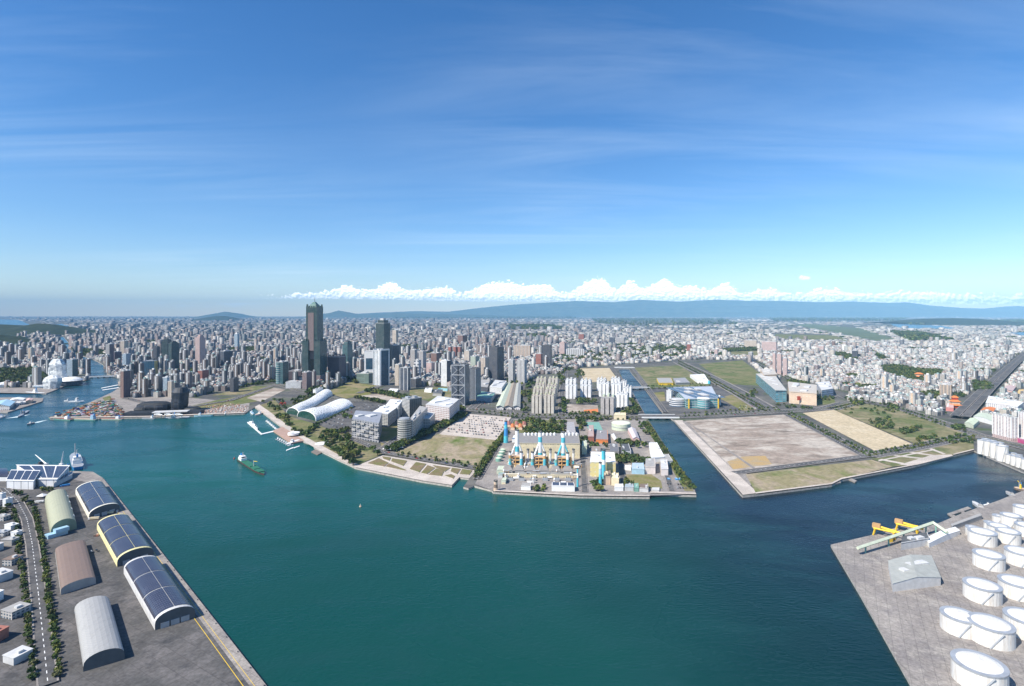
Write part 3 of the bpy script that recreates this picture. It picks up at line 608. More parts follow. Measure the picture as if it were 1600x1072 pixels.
# --- the tallest tower: two legs, a gap, a tall shaft with a crested roof and mast
def main_tower():
    cen, rz, w, d, h = place(472, 500, 512, 601, 533, 22, 75)
    o = thing('skyscraper', 'tallest tower, green glass with a pinkish front, crested roof and mast', 'skyscraper', cen, rz)
    k = (H - LAND) / (601 - HZ); top = (601 - 484) * k * 1.03
    MB().box(0, -3, 0, w * 1.12, d * 1.15, 38).build('podium', f_pink, o)
    lw = w * .34
    for s in (-1, 1):
        MB().box(s * (w - lw) / 2, 0, 38, lw, d, h - 38).build('leg', f_green, o)
        for i in range(4):
            for yy in (-d / 2 + 2, d / 2 - 2): MB().box(s * (w - lw) / 2 + (i - 1.5) * lw / 4, yy, h, lw / 9, 4, 9).build('battlement', f_green, o)
    MB().box(0, 2, 38, w - 2 * lw - .2, d * .5, 20).build('gap_wall', black, o)
    MB().box(0, d * .1, 105, w - 2 * lw - .2, d * .75, h - 105).build('bridge_block', f_pink, o)
    sw = w * .62; sdp = d * .86
    sh = MB(); sh.box(0, 0, h - 12, sw, sdp, top - h + 12); sh.build('shaft', f_green, o)
    MB().box(-sw * .06, -sdp / 2 - .8, h - 40, sw * .52, 1.6, top - h + 18).build('front_panel', f_pink, o)
    for sx in (-1, 1):
        for sy in (-1, 1): MB().box(sx * (sw / 2 - 4), sy * (sdp / 2 - 4), top, 8, 8, 14, ts=.5).build('turret', f_green, o)
    for i in range(1, 4): MB().box(-sw / 2 + (i + .5) * sw / 5, -sdp / 2 + 1.5, top, sw / 9, 3, 7).build('battlement', f_green, o); MB().box(sw / 2 - 1.5, -sdp / 2 + (i + .5) * sdp / 5, top, 3, sdp / 9, 7).build('battlement', f_green, o)
    MB().box(0, 0, top, sw * .78, sdp * .78, 14, ts=.62).build('crown', flat('crown_green', (0.10, 0.19, 0.17), .5), o)
    MB().box(0, 0, top + 14, sw * .44, sdp * .44, 10, ts=.4).build('crown', flat('crown_green', (0.10, 0.19, 0.17), .5), o)
    MB().bar((0, 0, top + 24), (0, 0, top + 44), 1.6, r2=.5).build('mast', steel, o)
main_tower()
# spec: x0, xc, x1, yb, yt
tower(OT, 'tall dark green glass tower rising behind the white block with the square window', 'office tower', (587, 600, 608, 580, 505), f_darkgreen, 32, 60, crown='step')
def white_frame(o, w, d, h):
    MB().box(-w / 2 - 1.2, 0, 0.2, 2.4, d + 4, h + 6).build('white_frame', white, o)
    q = MB(); q.box(w / 2 + 1.2, d / 2, 0.2, 2.4, 4, h + 6); q.box(w / 2 + 1.2, 0, h, 2.4, d - 4, 6); q.box(w / 2 + 1.2, -d / 2 + 1, 0.2, 2.4, 6, h); q.build('white_frame', white, o)
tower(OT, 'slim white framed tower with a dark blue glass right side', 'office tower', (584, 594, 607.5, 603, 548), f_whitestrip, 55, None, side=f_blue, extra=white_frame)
def sq_window(o, w, d, h):
    MB().box(-w * .12, -d / 2 - .3, h * .32, w * .5, .6, h * .42).build('window', f_blue, o)
    for i in range(2): MB().box(w * .38, -d / 2 - .3, h * (.52 + .28 * i), w * .12, .6, h * .1).build('window', black, o)
tower(OT, 'white block with one big square window, left of the dark blue glass tower', 'office tower', (569, 590, 592, 590, 549), white, 8, 40, crown='house', extra=sq_window)
tower(OT, 'low green banded office block at the left of the white framed tower', 'office block', (557, 576, 586, 599, 584), fc('green_band_facade', (0.20, 0.26, 0.22), (0.04, 0.07, 0.06), 40, 5, .97, .5, (0.14, 0.17, 0.12)), 35)
tower(RT, 'wide dark purple slab with a battlemented roof beside the tallest tower', 'residential slab', (512, 530, 540, 597, 558), f_purple, 28, 60, crown='battlement')
tower(OT, 'dark teal glass tower behind the purple battlemented slab', 'office tower', (535, 543, 551, 592, 538), f_teal, 35, None, crown='step', cmat=dgrey)
def drum(o, w, d, h):
    MB().lathe(-w * .2, -d * .3, [(w * .42, 0), (w * .42, h * .96)], 24).build('drum', fc('ring_glass_facade', (0.30, 0.36, 0.36), (0.03, 0.09, 0.10), 60, 9, .98, .62), o)
tower(OT, 'rounded green glass office tower left of the tallest tower', 'office tower', (431, 442, 451, 600, 566), f_teal, 30, None, extra=drum)
tower(OT, 'pink stone slab standing in front of the tallest tower podium', 'office tower', (472, 479, 487, 608, 582), f_pink, 35)
tower('office_block', 'low white stepped block on the left of the pink slab', 'office block', (446, 470, 475, 607, 597), f_white, 15, 40)
tower('office_block', 'long dark low block between the rounded tower and the tallest tower', 'office block', (450, 470, 473, 596, 580), f_purple, 15, 60)
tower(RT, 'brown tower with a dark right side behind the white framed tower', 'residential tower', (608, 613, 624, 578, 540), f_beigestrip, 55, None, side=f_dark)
tower(RT, 'slim beige tower far behind the dark green glass tower', 'residential tower', (613, 619, 622, 545, 516), f_beige, 35)
tower(RT, 'beige residential tower left of the pale striped glass tower', 'residential tower', (617, 623, 628, 603, 570), f_beige, 40)
tower(OT, 'dark glass tower with two white vertical stripes near the tan plots', 'office tower', (625, 637, 641, 610, 575), f_slate, 25, None, fins=(lgrey, 2, 2.5))
tower(OT, 'low dark wing attached right of the striped dark glass tower', 'office block', (641, 650, 659, 606, 592), f_dark, 30)
tower(OT, 'checkered grey and white slim tower', 'office tower', (647, 654, 658, 596, 563), fc('checker_facade', (0.60, 0.60, 0.60), (0.07, 0.08, 0.10), 16, 14, .5, .5), 30)
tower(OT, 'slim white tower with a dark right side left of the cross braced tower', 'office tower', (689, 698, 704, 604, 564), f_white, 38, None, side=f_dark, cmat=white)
def braces(o, w, d, h):
    q = MB(); n = 4; y = -d / 2 - .8
    for i in range(n):
        z0, z1 = h * i / n, h * (i + 1) / n
        for s in (-1, 1): q.bar((s * w * .46, y, z0), (s * w * .06, y, (z0 + z1) / 2), .5); q.bar((s * w * .06, y, (z0 + z1) / 2), (s * w * .46, y, z1), .5)
        q.bar((-w * .48, y, z0 + .8), (w * .48, y, z0 + .8), .9)
    q.bar((-w * .48, y, h), (w * .48, y, h), .9)
    for s in (-1, 1): q.bar((s * w * .47, y, 0), (s * w * .47, y, h), .9)
    q.build('brace', steel, o); MB().box(0, -d / 2 - .3, 0, w * .11, .6, h).build('front_recess', black, o)
tower(OT, 'grey tower with large white cross braces on its front', 'office tower', (705, 727, 736, 634, 571), f_slate, 14, 55, extra=braces, cmat=dgrey)
tower(OT, 'dark slate tower with vertical ribs right behind the cross braced tower', 'office tower', (733, 743, 751, 624, 577), f_slate, 25, None, fins=(steel, 5, 1.2), cmat=dgrey)
tower(OT, 'large dark slab tower right of the ribbed slate tower', 'office tower', (764, 777, 789, 596, 543), f_dark, 30, 60, cmat=dgrey)
tower(RT, 'brown and white striped slab left of the large dark slab tower', 'residential slab', (750, 758, 764, 590, 559), f_beigestrip, 25)
tower(RT, 'grey green tower left behind the large dark slab tower', 'residential tower', (735, 743, 749, 580, 557), fc('sage_facade', (0.40, 0.46, 0.38), (0.1, 0.12, 0.1), 5, 3.3, .5, .5), 35)
tower(RT, 'left grey residential tower of the pair above the tan plots', 'residential tower', (641, 648, 652, 578, 547), f_greyres, 35)
tower(RT, 'right grey residential tower of the pair above the tan plots', 'residential tower', (654, 661, 666, 580, 549), f_greyres, 35)
tower(RT, 'pink and white twin roofed block right of the grey residential pair', 'residential tower', (666, 674, 682, 585, 567), f_pinkres, 35)
tower(RT, 'dark brown tower behind the pink and white twin roofed block', 'residential tower', (673, 682, 690, 575, 552), f_brown, 35)
for i, x in enumerate((700, 708, 715)): tower(RT, ['leftmost', 'middle', 'rightmost'][i] + ' of three pink brick towers behind the slim white tower', 'residential tower', (x, x + 4, x + 7, 560, 542), f_redbrown, 35, group='three pink brick towers')
tower(RT, 'brown tower standing alone far behind the three pink brick towers', 'residential tower', (715, 723, 730, 545, 524), f_brown, 35)
tower(RT, 'beige striped tower left of the large dark slab, further back', 'residential tower', (725, 733, 740, 570, 548), f_beigestrip, 35)
# left city
tower(RT, 'brown twin shafted tower by the river mouth basin', 'residential tower', (188, 193, 204, 622, 580), f_brown, 55, None, side=f_purple)
tower(OT, 'blue glass tower with a yellow right end', 'office tower', (223, 241, 248, 593, 564), f_blue, 25, 30, side=fc('yellow_facade', (0.58, 0.50, 0.20), (0.2, 0.18, 0.1), 6, 3.5, .4, .5), cmat=steel)
tower(OT, 'big black green tower, left shaft of the dark pair', 'office tower', (252, 262, 266, 576, 533), f_darkgreen, 25, 50, crown='step', cmat=dgrey)
tower(OT, 'big black green tower, right shaft of the dark pair', 'office tower', (263, 268, 274, 578, 537), f_darkgreen, 45, 50, crown='step', cmat=dgrey)
tower(OT, 'dark rounded tower left of the big dark pair', 'office tower', (239, 245, 250, 573, 542), f_dark, 40, cmat=dgrey)
tower(RT, 'tall salmon pink tower with a stepped top', 'residential tower', (305, 312, 321, 573, 528), f_pinkres, 40, None, crown='step', cmat=pink)
tower(OT, 'broad dark office slab right of the salmon pink tower', 'office tower', (344, 350, 364, 576, 549), f_slate, 50, None, side=f_dark, cmat=lgrey)
tower(OT, 'pale blue tower with a pointed top', 'office tower', (366, 371, 374, 545, 522), f_sky, 40, None, crown='spire', cmat=lgrey)
tower(RT, 'red brown block with twin roofs below the salmon pink tower', 'residential tower', (309, 316, 326, 599, 579), f_redbrown, 40)
tower(OT, 'dark tower at the edge of the railway park, lower right', 'office tower', (359, 365, 373, 613, 592), f_dark, 40, cmat=dgrey)
tower(RT, 'tall white and blue grey tower behind the black terminal', 'residential tower', (254, 261, 265, 618, 590), f_sky, 35, cmat=white)
tower(RT, 'tall beige and white tower behind the black terminal', 'residential tower', (262, 268, 272, 621, 596), f_beige, 35)
tower(RT, 'dark lone tower above the far left houses', 'residential tower', (71, 76, 81, 555, 536), f_dark, 40, cmat=dgrey)
tower(OT, 'pale teal glass tower beside the river mouth', 'office tower', (104, 113, 122, 588, 562), f_sky, 40, None, side=f_teal)
tower(RT, 'brown grey slab tower on the river bank, leftmost of its cluster', 'residential tower', (165, 171, 178, 570, 538), f_greyres, 40, None, side=f_purple)
tower(RT, 'dark purple slab in the cluster on the river bank', 'residential tower', (176, 179, 194, 568, 550), f_purple, 60, 40)
tower(RT, 'whitish glass tower in front of the dark purple slab', 'residential tower', (191, 197, 204, 576, 553), f_sky, 40)
tower(RT, 'beige tower with twin tops behind the dark purple slab', 'residential tower', (188, 194, 201, 556, 533), f_beige, 40)
tower(RT, 'pinkish tower far up the river', 'residential tower', (108, 112, 117, 540, 526), f_pinkres, 40)
# middle right
for i, (x0, xc, x1, yb, yt) in enumerate(((795, 801, 806, 598, 563), (808, 819, 829, 599, 563))):
    tower(RT, ['narrow', 'wide'][i] + ' grey white slab of the twin residential slabs left of the beige condominiums', 'residential slab', (x0, xc, x1, yb, yt), f_greyres, 20, 30, fins=(lgrey, 3 + 2 * i, 2.5))
tower(RT, 'wide beige residential slab behind the twin grey slabs', 'residential slab', (803, 828, 832, 561, 540), f_beigestrip, 10, 40, fins=(tan, 6, 3))
tower(RT, 'red tower attached left of the black slab', 'residential tower', (837, 845, 848, 573, 553), f_redbrown, 20, 40)
tower(OT, 'black slab tower beside the red tower above the beige condominiums', 'office tower', (847.5, 860, 862, 577, 540), f_dark, 12, 40, cmat=dgrey)
tower(RT, 'pink brown tower with a stepped top right of the black slab', 'residential tower', (874, 882, 887, 556, 536), f_pinkres, 20, 40, crown='step', cmat=pink)
tower(RT, 'long grey residential slab with ribs beside the pink brown tower', 'residential slab', (885, 912, 914, 558, 546), f_greyres, 6, 40, fins=(white, 8, 4))
def condo(spec, label, mat, fm, cat='residential tower', grp=None, depth=34, roofm=None):
    cen, rz, w, d, h = place(*spec, 6, depth)
    o = thing('condominium_tower', label, cat, cen, rz, grp); n = 3
    MB().box(0, 0, 0, w * .96, d * .8, h).build('core', mat, o)
    for i in range(n):
        x = (i - (n - 1) / 2) * w / n
        MB().box(x, -d * .12, 0, w / n * .76, d * .95, h * .97).build('bay', fm, o)
        MB().box(x, d * .05, h, w / n * .42, d * .4, 5 + 3 * (i % 2)).build('roof_house', roofm or lgrey, o)
    MB().box(0, 0, h, w * .9, .8, 2).build('parapet', fm, o)
roof_sage = flat('sage_roof', (0.50, 0.50, 0.36))
for (x0, x1, yb, yt, lb) in ((837, 855, 612, 592, 'back row'), (856, 873, 613, 592, 'back row'), (836, 852, 622, 600, 'third row'), (854, 871, 624, 602, 'third row'), (832, 849, 634, 608, 'second row'), (851, 869, 635, 609, 'second row'), (830, 848, 646, 618, 'front row'), (849, 867, 646, 618, 'front row')):
    condo((x0, x1 - 1, x1, yb, yt), f'beige condominium with greenish roof houses, {lb}, {"left" if (x0 + x1) / 2 < 852 else "right"} column', f_beigestrip, fc('cream_bay_facade', (0.62, 0.58, 0.50), (0.2, 0.17, 0.15), 4, 3.3, .4, .4), grp='beige condominiums on the avenue', roofm=roof_sage)
f_wbay = fc('white_bay_facade', (0.86, 0.86, 0.85), (0.45, 0.47, 0.5), 6, 3.3, .3, .4, (0.6, 0.63, 0.58))
WC = [(883, 902, 611, 594, 'left block, back'), (906, 925, 612, 595, 'middle block, back'), (883, 902, 623, 602, 'left block, front'), (906, 925, 621, 602, 'middle block, front'), (932, 948, 611, 593, 'right block, far left'),
      (954, 970, 610, 592, 'right block, far middle'), (970, 980, 614, 597, 'right block, far right'), (935, 953, 620, 599, 'right block, second row left'), (955, 972, 621, 600, 'right block, second row middle'), (974, 988, 625, 606, 'right block, canal side'), (963, 982, 638, 616, 'right block, nearest the bridge')]
for x0, x1, yb, yt, lb in WC: condo((x0, x1 - 1, x1, yb, yt), f'white condominium tower, {lb}', f_whitestrip, f_wbay, grp='white condominiums left of the canal')
condo((938, 960, 962, 648, 622), 'grey brown condominium slab with a green roof, in front of the white towers', f_greyres, fc('grey_bay_facade', (0.45, 0.42, 0.40), (0.2, 0.18, 0.17), 4, 3.3, .5, .45), depth=60, roofm=lgreen)
for i, (x0, x1, yb, yt) in enumerate(((1207, 1213, 584, 552), (1214, 1222, 586, 553), (1223, 1231, 588, 560))):
    tower(RT, ['leftmost', 'middle', 'rightmost, shorter'][i] + ' of three salmon residential towers behind the teal mall', 'residential tower', (x0, x1 - 1.5, x1, yb, yt), f_pinkres, 8, 34, group='salmon residential towers')
tower(RT, 'brown grey tower among the white houses near the orange temple', 'residential tower', (1469, 1486, 1488, 625, 602), fc('taupe_facade', (0.36, 0.31, 0.27), (0.1, 0.09, 0.08), 6, 3.3, .5, .6), 5, 34, fins=(tan, 3, 2))
tower(RT, 'large pink white residential slab by the harbour corner, left one', 'residential slab', (1551, 1580, 1591, 691, 653), fc('pinkwhite_facade', (0.70, 0.62, 0.60), (0.12, 0.13, 0.15), 6, 3.4, .55, .5), 48, None, podium=(9, 1.04), pmat=f_pinkres, fins=(white, 6, 1.5))
tower(RT, 'pink white residential slab at the right picture edge', 'residential slab', (1592, 1612, 1630, 694, 648), fc('pinkwhite_facade', (0, 0, 0)), 50, 50, podium=(9, 1.04), pmat=f_pinkres, fins=(white, 5, 1.5))
for i, (x0, x1, yb, yt, mt) in enumerate(((1331, 1341, 561, 548, f_dark), (1300, 1306, 543, 533, f_brown), (1258, 1265, 545, 536, f_dark), (1277, 1289, 552, 541, f_pinkres), (1163, 1184, 543, 532, f_beige), (1190, 1215, 550, 534, f_pinkres), (952, 962, 540, 527, f_slate), (962, 977, 538, 528, f_greyres), (1116, 1123, 556, 546, f_pinkres), (1169, 1177, 565, 551, f_greyres), (1073, 1081, 549, 538, f_redbrown), (904, 914, 533, 522, f_redbrown))):
    tower(RT, ['dark lone block amid the white houses right of the salmon towers', 'small purple brown tower below the airfield', 'small black tower left of the airfield', 'pinkish block behind the small black tower', 'pale beige slab behind the open field', 'wide pinkish slab cluster behind the open field', 'dark blue block above the campus woods', 'grey block beside the dark blue block above the campus woods', 'short pink block on the boulevard', 'pale tower with a narrow top on the open field edge', 'red block on the campus edge', 'red block above the first canal field'][i], 'residential tower', (x0, x1 - 2, x1, yb, yt), mt, 10, 40)
HIGHWAY = [(1480, 676), (1500, 655), (1520, 634), (1545, 608), (1572, 582), (1600, 556), (1640, 530)]
def L2W(o_pts):      # world polygon -> centre and local points
    c = Vector((sum(p[0] for p in o_pts) / len(o_pts), sum(p[1] for p in o_pts) / len(o_pts), LAND)); return c, [(p[0] - c.x, p[1] - c.y) for p in o_pts]
def block(name, label, cat, px, h, mat, roofm=None, group=None, units=1, parapet=True, gable=0, roofname='roof', occ=True, z=LAND, unitm=None, cover=None):
    """building on a four-cornered footprint given by its ground corners (front-left, front-right, back-right, back-left)"""
    c, P = L2W([(G(x, y).x, G(x, y).y) for x, y in px]); c.z = z
    if occ: OCC.append((c.x, c.y, max(math.hypot(*p) for p in P) * .8))
    o = thing(name, label, cat, c, 0, group); MB().prism(P, 0, h, cap=not gable).build('wall', mat, o)
    rm = roofm or lgrey
    if gable:
        a = ((P[0][0] + P[1][0]) / 2, (P[0][1] + P[1][1]) / 2); b_ = ((P[2][0] + P[3][0]) / 2, (P[2][1] + P[3][1]) / 2); m = MB(); e = 1.02
        m.face([(P[0][0] * e, P[0][1] * e, h), (a[0] * e, a[1] * e, h + gable), (b_[0] * e, b_[1] * e, h + gable), (P[3][0] * e, P[3][1] * e, h)]); m.face([(a[0] * e, a[1] * e, h + gable), (P[1][0] * e, P[1][1] * e, h), (P[2][0] * e, P[2][1] * e, h), (b_[0] * e, b_[1] * e, h + gable)])
        m.build(roofname, rm, o)
        m = MB(); m.face([(P[0][0], P[0][1], h), (P[1][0], P[1][1], h), (a[0], a[1], h + gable)]); m.face([(P[2][0], P[2][1], h), (P[3][0], P[3][1], h), (b_[0], b_[1], h + gable)]); m.build('gable', mat, o)
    else:
        MB().prism([(x * 1.01, y * 1.01) for x, y in P], h, h + .6).build(roofname, rm, o)
        if parapet:
            for i in range(4):
                a, b_ = Vector(P[i]), Vector(P[(i + 1) % 4]); d = (b_ - a); L = d.length
                MB().box((a.x + b_.x) / 2, (a.y + b_.y) / 2, h + .62, L - 1.2, .6, 1.0, math.atan2(d.y, d.x)).build('parapet', mat if not isinstance(mat, list) else lgrey, o) if i in (0, 1) else None
    e0 = Vector(P[1]) - Vector(P[0]); ang = math.atan2(e0.y, e0.x); e1 = Vector(P[3]) - Vector(P[0])
    for k in range(units):
        u_, v_ = random.uniform(-.3, .3), random.uniform(-.3, .3); q = e0 * u_ + e1 * v_
        MB().box(q.x, q.y, h + .6, e0.length * random.uniform(.1, .25), e1.length * random.uniform(.08, .2), random.uniform(2, 4), ang).build('roof_unit', unitm or lgrey, o)
    if cover:
        cm_, nx, ny = cover
        for i in range(nx):
            for j in range(ny):
                q = Vector(P[0]) + e0 * ((i + .5) / nx) + e1 * ((j + .5) / ny)
                MB().box(q.x, q.y, h + .62, e0.length / nx * .86, e1.length / ny * .86, .35, ang).build('solar_array', cm_, o)
    return o
def rect_px(x0, x1, yb, ydepth):     # frontal footprint, base row yb, back row yb - ydepth
    Yb = yb - ydepth; k = (Yb - HZ) / (yb - HZ)
    return [(x0, yb), (x1, yb), (800 + (x1 - 800) * k, Yb), (800 + (x0 - 800) * k, Yb)]
# ---- exhibition hall: two waving white vaults
speck = NM('speckled_white_roof', 0.45, 0.4); speck.color(speck.mix(speck.rng(speck.noise(0.30, 2, sc3=(1, 1, .6)), 0.50, 0.60), (0.86, 0.86, 0.83), (0.30, 0.31, 0.31)))
def vault(A, B, L, hs, n=18, m=24, eave=0.0, wave=0.0, th=None):
    """barrel roof from the front edge A-B along L; hs apex height"""
    mb = MB(); A, B, L = Vector(A), Vector(B), Vector(L); rows = []
    for j in range(m + 1):
        t = j / m; f = 1 + wave * math.sin(t * 2.4 * math.pi + .6); row = []
        for i in range(n + 1):
            a = math.pi * i / n; p = A.lerp(B, .5 - .5 * math.cos(a)) + L * t; row.append((p.x, p.y, p.z + eave + (hs - eave) * f * math.sin(a) ** .8))
        rows.append(row)
    for j in range(m):
        for i in range(n): mb.face([rows[j][i], rows[j][i + 1], rows[j + 1][i + 1], rows[j + 1][i]][::-1], [(i * 2, j * 2), ((i + 1) * 2, j * 2), ((i + 1) * 2, (j + 1) * 2), (i * 2, (j + 1) * 2)])
    return mb, rows
def end_face(row, z0=0):
    m = MB(); 
    for a, b_ in zip(row, row[1:]): m.face([(a[0], a[1], z0), (b_[0], b_[1], z0), b_, a], [(a[0], 0), (b_[0], 0), (b_[0], b_[2]), (a[0], a[2])])
    return m
base = G(500, 650); o = thing('exhibition_hall', 'white exhibition hall with two waving vaulted roofs and green glass ends', 'exhibition hall', base)
for k, (a, b_, c, hh) in enumerate((((448, 646), (468, 650), (538, 616), 18), ((465, 651), (494, 658), (552, 637), 20))):
    A, B, E = G(*a) - base, G(*b_) - base, G(*c) - base
    if k == 0: L = G(520, 618) - G(468, 650)
    else: L = G(552, 637) - G(494, 658)
    mb, rows = vault(A, B, L, hh, wave=.16); mb.build('roof', speck.mat, o, smooth=True)
    end_face(rows[0]).build('glass_front', glassm, o); end_face(rows[-1]).build('rear_wall', lgrey, o)
    q = MB(); dirn = (B - A).normalized()
    for s, t_ in zip(rows[0], rows[0][1:]): q.bar(s, t_, 1.0)
    q.build('arch_rim', white, o)
OCC += [(G(500, 640).x, G(500, 640).y, 130)]
tower('gate_house', 'small white upright slab beside the exhibition hall roof', 'building', (489, 493, 505, 619, 609), white, 30)
# ---- black port terminal
def blob(name, px_c, w, d, h, mat, parent, base, twist=0, top=.8, seg=16, bulge=1.1, lean=0):
    c = G(*px_c) - base; m = MB(); prev = None; lv = [(0, .86), (.3, 1.0), (.55, bulge), (.8, 1.0), (1, top)]; rings = []
    for t, s in lv: rings.append([(c.x + lean * t + w / 2 * s * math.copysign(abs(math.cos(2 * math.pi * i / seg + .4)) ** .7, math.cos(2 * math.pi * i / seg + .4)), c.y + d / 2 * s * math.copysign(abs(math.sin(2 * math.pi * i / seg + .4)) ** .7, math.sin(2 * math.pi * i / seg + .4)), h * t) for i in range(seg)])
    for r0, r1 in zip(rings, rings[1:]):
        for i in range(seg): m.face([r0[i], r0[(i + 1) % seg], r1[(i + 1) % seg], r1[i]], [(i * 6, r0[0][2]), (i * 6 + 6, r0[0][2]), (i * 6 + 6, r1[0][2]), (i * 6, r1[0][2])])
    m.face(rings[-1]); return m.build(name, mat, parent)
f_black = fc('black_terminal_facade', (0.012, 0.016, 0.022), (0.008, 0.012, 0.02), 7, 4, .9, .8, (0.03, 0.033, 0.036), rough=.7, grough=.5)
base = G(250, 645); o = thing('port_terminal', 'black harbour terminal with a leaning tower and a bulging hall on a long plinth', 'terminal', base)
blob('hall', (242, 642), 95, 55, 27, f_black, o, base, bulge=1.05, top=.72); blob('lower_hall', (225, 643), 40, 50, 16, f_black, o, base)
blob('tower', (280, 642), 43, 45, 72, f_black, o, base, top=.70, bulge=.95, lean=5)
for a_, b_, h_ in (((193, 650), (312, 647), 9),):
    A, B = G(*a_) - base, G(*b_) - base; MB().box((A.x + B.x) / 2, (A.y + B.y) / 2 + 12, 0, (B - A).length, 40, h_, math.atan2(B.y - A.y, B.x - A.x)).build('plinth', f_black, o)
A = G(238, 650) - base; B = G(293, 648) - base; MB().box((A.x + B.x) / 2, (A.y + B.y) / 2 + 6, 9.2, (B - A).length, 26, 2.2, math.atan2(B.y - A.y, B.x - A.x)).build('canopy', lgrey, o)
blob('side_hall', (300, 642), 48, 30, 11, f_black, o, base)
OCC += [(G(250, 643).x, G(250, 643).y, 120)]
for i in range(3):
    P = G(247 + i * 16, 653); o = thing('passenger_gangway', ['left', 'middle', 'right'][i] + ' grey boarding gantry on the quay before the black terminal', 'gantry', P); q = MB()
    for s in (-1, 1): q.bar((s * 9, 0, 0), (s * 9, 0, 10), .8)
    q.bar((-11, 0, 10), (14, -3, 9), 1.2); q.build('frame', steel, o); MB().box(0, 0, 10.4, 12, 4, 3.2).build('cabin', lgrey, o)
# ---- concert hall by the river mouth
cry = NM('faceted_white', 0.5, 0.4); vx = cry.n('ShaderNodeTexVoronoi'); vx.inputs['Scale'].default_value = .12; cry.nt.links.new(cry.pos(), vx.inputs['Vector'])
cry.color(cry.mix(cry.rng(vx.outputs['Color'], .3, .9), (0.78, 0.80, 0.78), (0.30, 0.34, 0.37)))
base = G(85, 605); o = thing('concert_hall', 'white faceted concert hall towers on the river mouth quay', 'concert hall', base)
blob('tower', (92, 600), 62, 40, 105, cry.mat, o, base, top=.55, seg=7, bulge=.88, lean=-8); blob('hall', (80, 607), 60, 38, 52, cry.mat, o, base, top=.45, seg=7, lean=8)
blob('rear_tower', (84, 598), 34, 34, 78, cry.mat, o, base, top=.6, seg=6); blob('glass_wing', (67, 606), 70, 26, 12, f_sky, o, base)
o = thing('white_dome_hall', 'low white shell roofed hall right of the faceted concert hall', 'concert hall', G(110, 601)); MB().lathe(0, 0, [(40, 0), (41, 18)], 20).build('wall', f_slate, o)
MB().lathe(0, 0, [(44, 18), (36, 25), (20, 31), (0, 33)], 20).build('roof', white, o)
for p in ((85, 605), (110, 601)): OCC.append((G(*p).x, G(*p).y, 60))
block('quay_pavilion', 'white curved pavilion at the far left edge of the river quay', 'pavilion', [(-6, 606), (8, 605), (14, 601), (0, 601)], 8, white, white, gable=4)
# ---- pier sheds on the left
f_shed = fc('shed_facade', (0.60, 0.60, 0.60), (0.1, 0.1, 0.11), 6, 9, .5, .5)
block('pier_shed', 'pale metal pier shed with a ridged roof on the left pier', 'shed', [(-14, 641), (15, 641), (24, 633), (-2, 632)], 12, f_shed, lblue, gable=6, units=0)
block('pier_shed', 'long low white shed behind the ridged pier shed', 'shed', [(14, 629), (36, 628), (40, 625), (20, 625)], 7, f_shed, white, gable=3, units=0)
block('pier_shed', 'small tan brick house near the pier tip', 'shed', [(40, 631), (50, 630), (52, 627), (42, 627)], 9, tan, pink, gable=3, units=0)
block('pier_shed', 'low grey roofed shed in the middle of the pier', 'shed', [(24, 634), (40, 632), (42, 629), (26, 630)], 6, f_shed, lgrey, units=1)
# ---- big solar sheds and green hangar at the lower left
Ls = G(118, 772) - G(139, 812)
def solar_shed(near_l, near_r, label, wall, scale=1.0):
    A, B = G(*near_l), G(*near_r); base = (A + B) / 2; A, B = A - base, B - base
    L = Ls * scale; o = thing('vaulted_warehouse', label, 'warehouse', base, 0, 'vaulted warehouses with solar roofs')
    OCC.append((base.x + L.x / 2, base.y + L.y / 2, L.length * .55))
    mb, rows = vault(A, B, L, 15, n=14, m=6, eave=5); mb.build('roof', wall, o, smooth=True)
    end_face(rows[0]).build('end_wall', dgrey, o); end_face(rows[-1]).build('end_wall', wall, o)  # near end wall darker than the far one: its shade is in the colour
    for (a, b_) in ((A, A + L), (B + L, B)):
        m = MB(); m.face([(a.x, a.y, 0), (b_.x, b_.y, 0), (b_.x, b_.y, 5.2), (a.x, a.y, 5.2)]); m.build('side_wall', wall, o)
    for s, (i0, i1) in enumerate(((1, 7), (7, 13))):
        for j0, j1 in ((0.03, .345), (.355, .655), (.665, .97)):
            m = MB()
            for i in range(i0, i1):
                p0, p1 = Vector(rows[0][i]), Vector(rows[0][i + 1]); w0 = (p1 - p0) * (.06 if i in (7,) else 0); w1 = (p1 - p0) * (.06 if i == 6 else 0)
                up = Vector((0, 0, .35)); q = [p0 + w0 + L * j0 + up, p1 - w1 + L * j0 + up, p1 - w1 + L * j1 + up, p0 + w0 + L * j1 + up]
                m.face(q[::-1], [((i - i0 + 1) * 5, j0 * L.length), ((i - i0) * 5, j0 * L.length), ((i - i0) * 5, j1 * L.length), ((i - i0 + 1) * 5, j1 * L.length)][::-1])
            m.build('solar_array', solar, o)
    for k in range(3): # doors
        f = .25 + .25 * k; p = A.lerp(B, f); MB().box(p.x, p.y - .4, 0, 7, .8, 5, math.atan2(B.y - A.y, B.x - A.x)).build('door', steel, o)
    return base
cream2 = flat('pale_yellow_wall', (0.72, 0.66, 0.36))
solar_shed((139, 812), (187, 798), 'white walled solar roofed warehouse, the one furthest from the camera', flat('warm_white', (0.74, 0.72, 0.62)))
solar_shed((183, 886), (240, 869), 'yellow walled solar roofed warehouse in the middle of the quay row', cream2)
solar_shed((242, 985), (305, 965), 'solar roofed warehouse nearest the camera, third along the quay', lgrey)
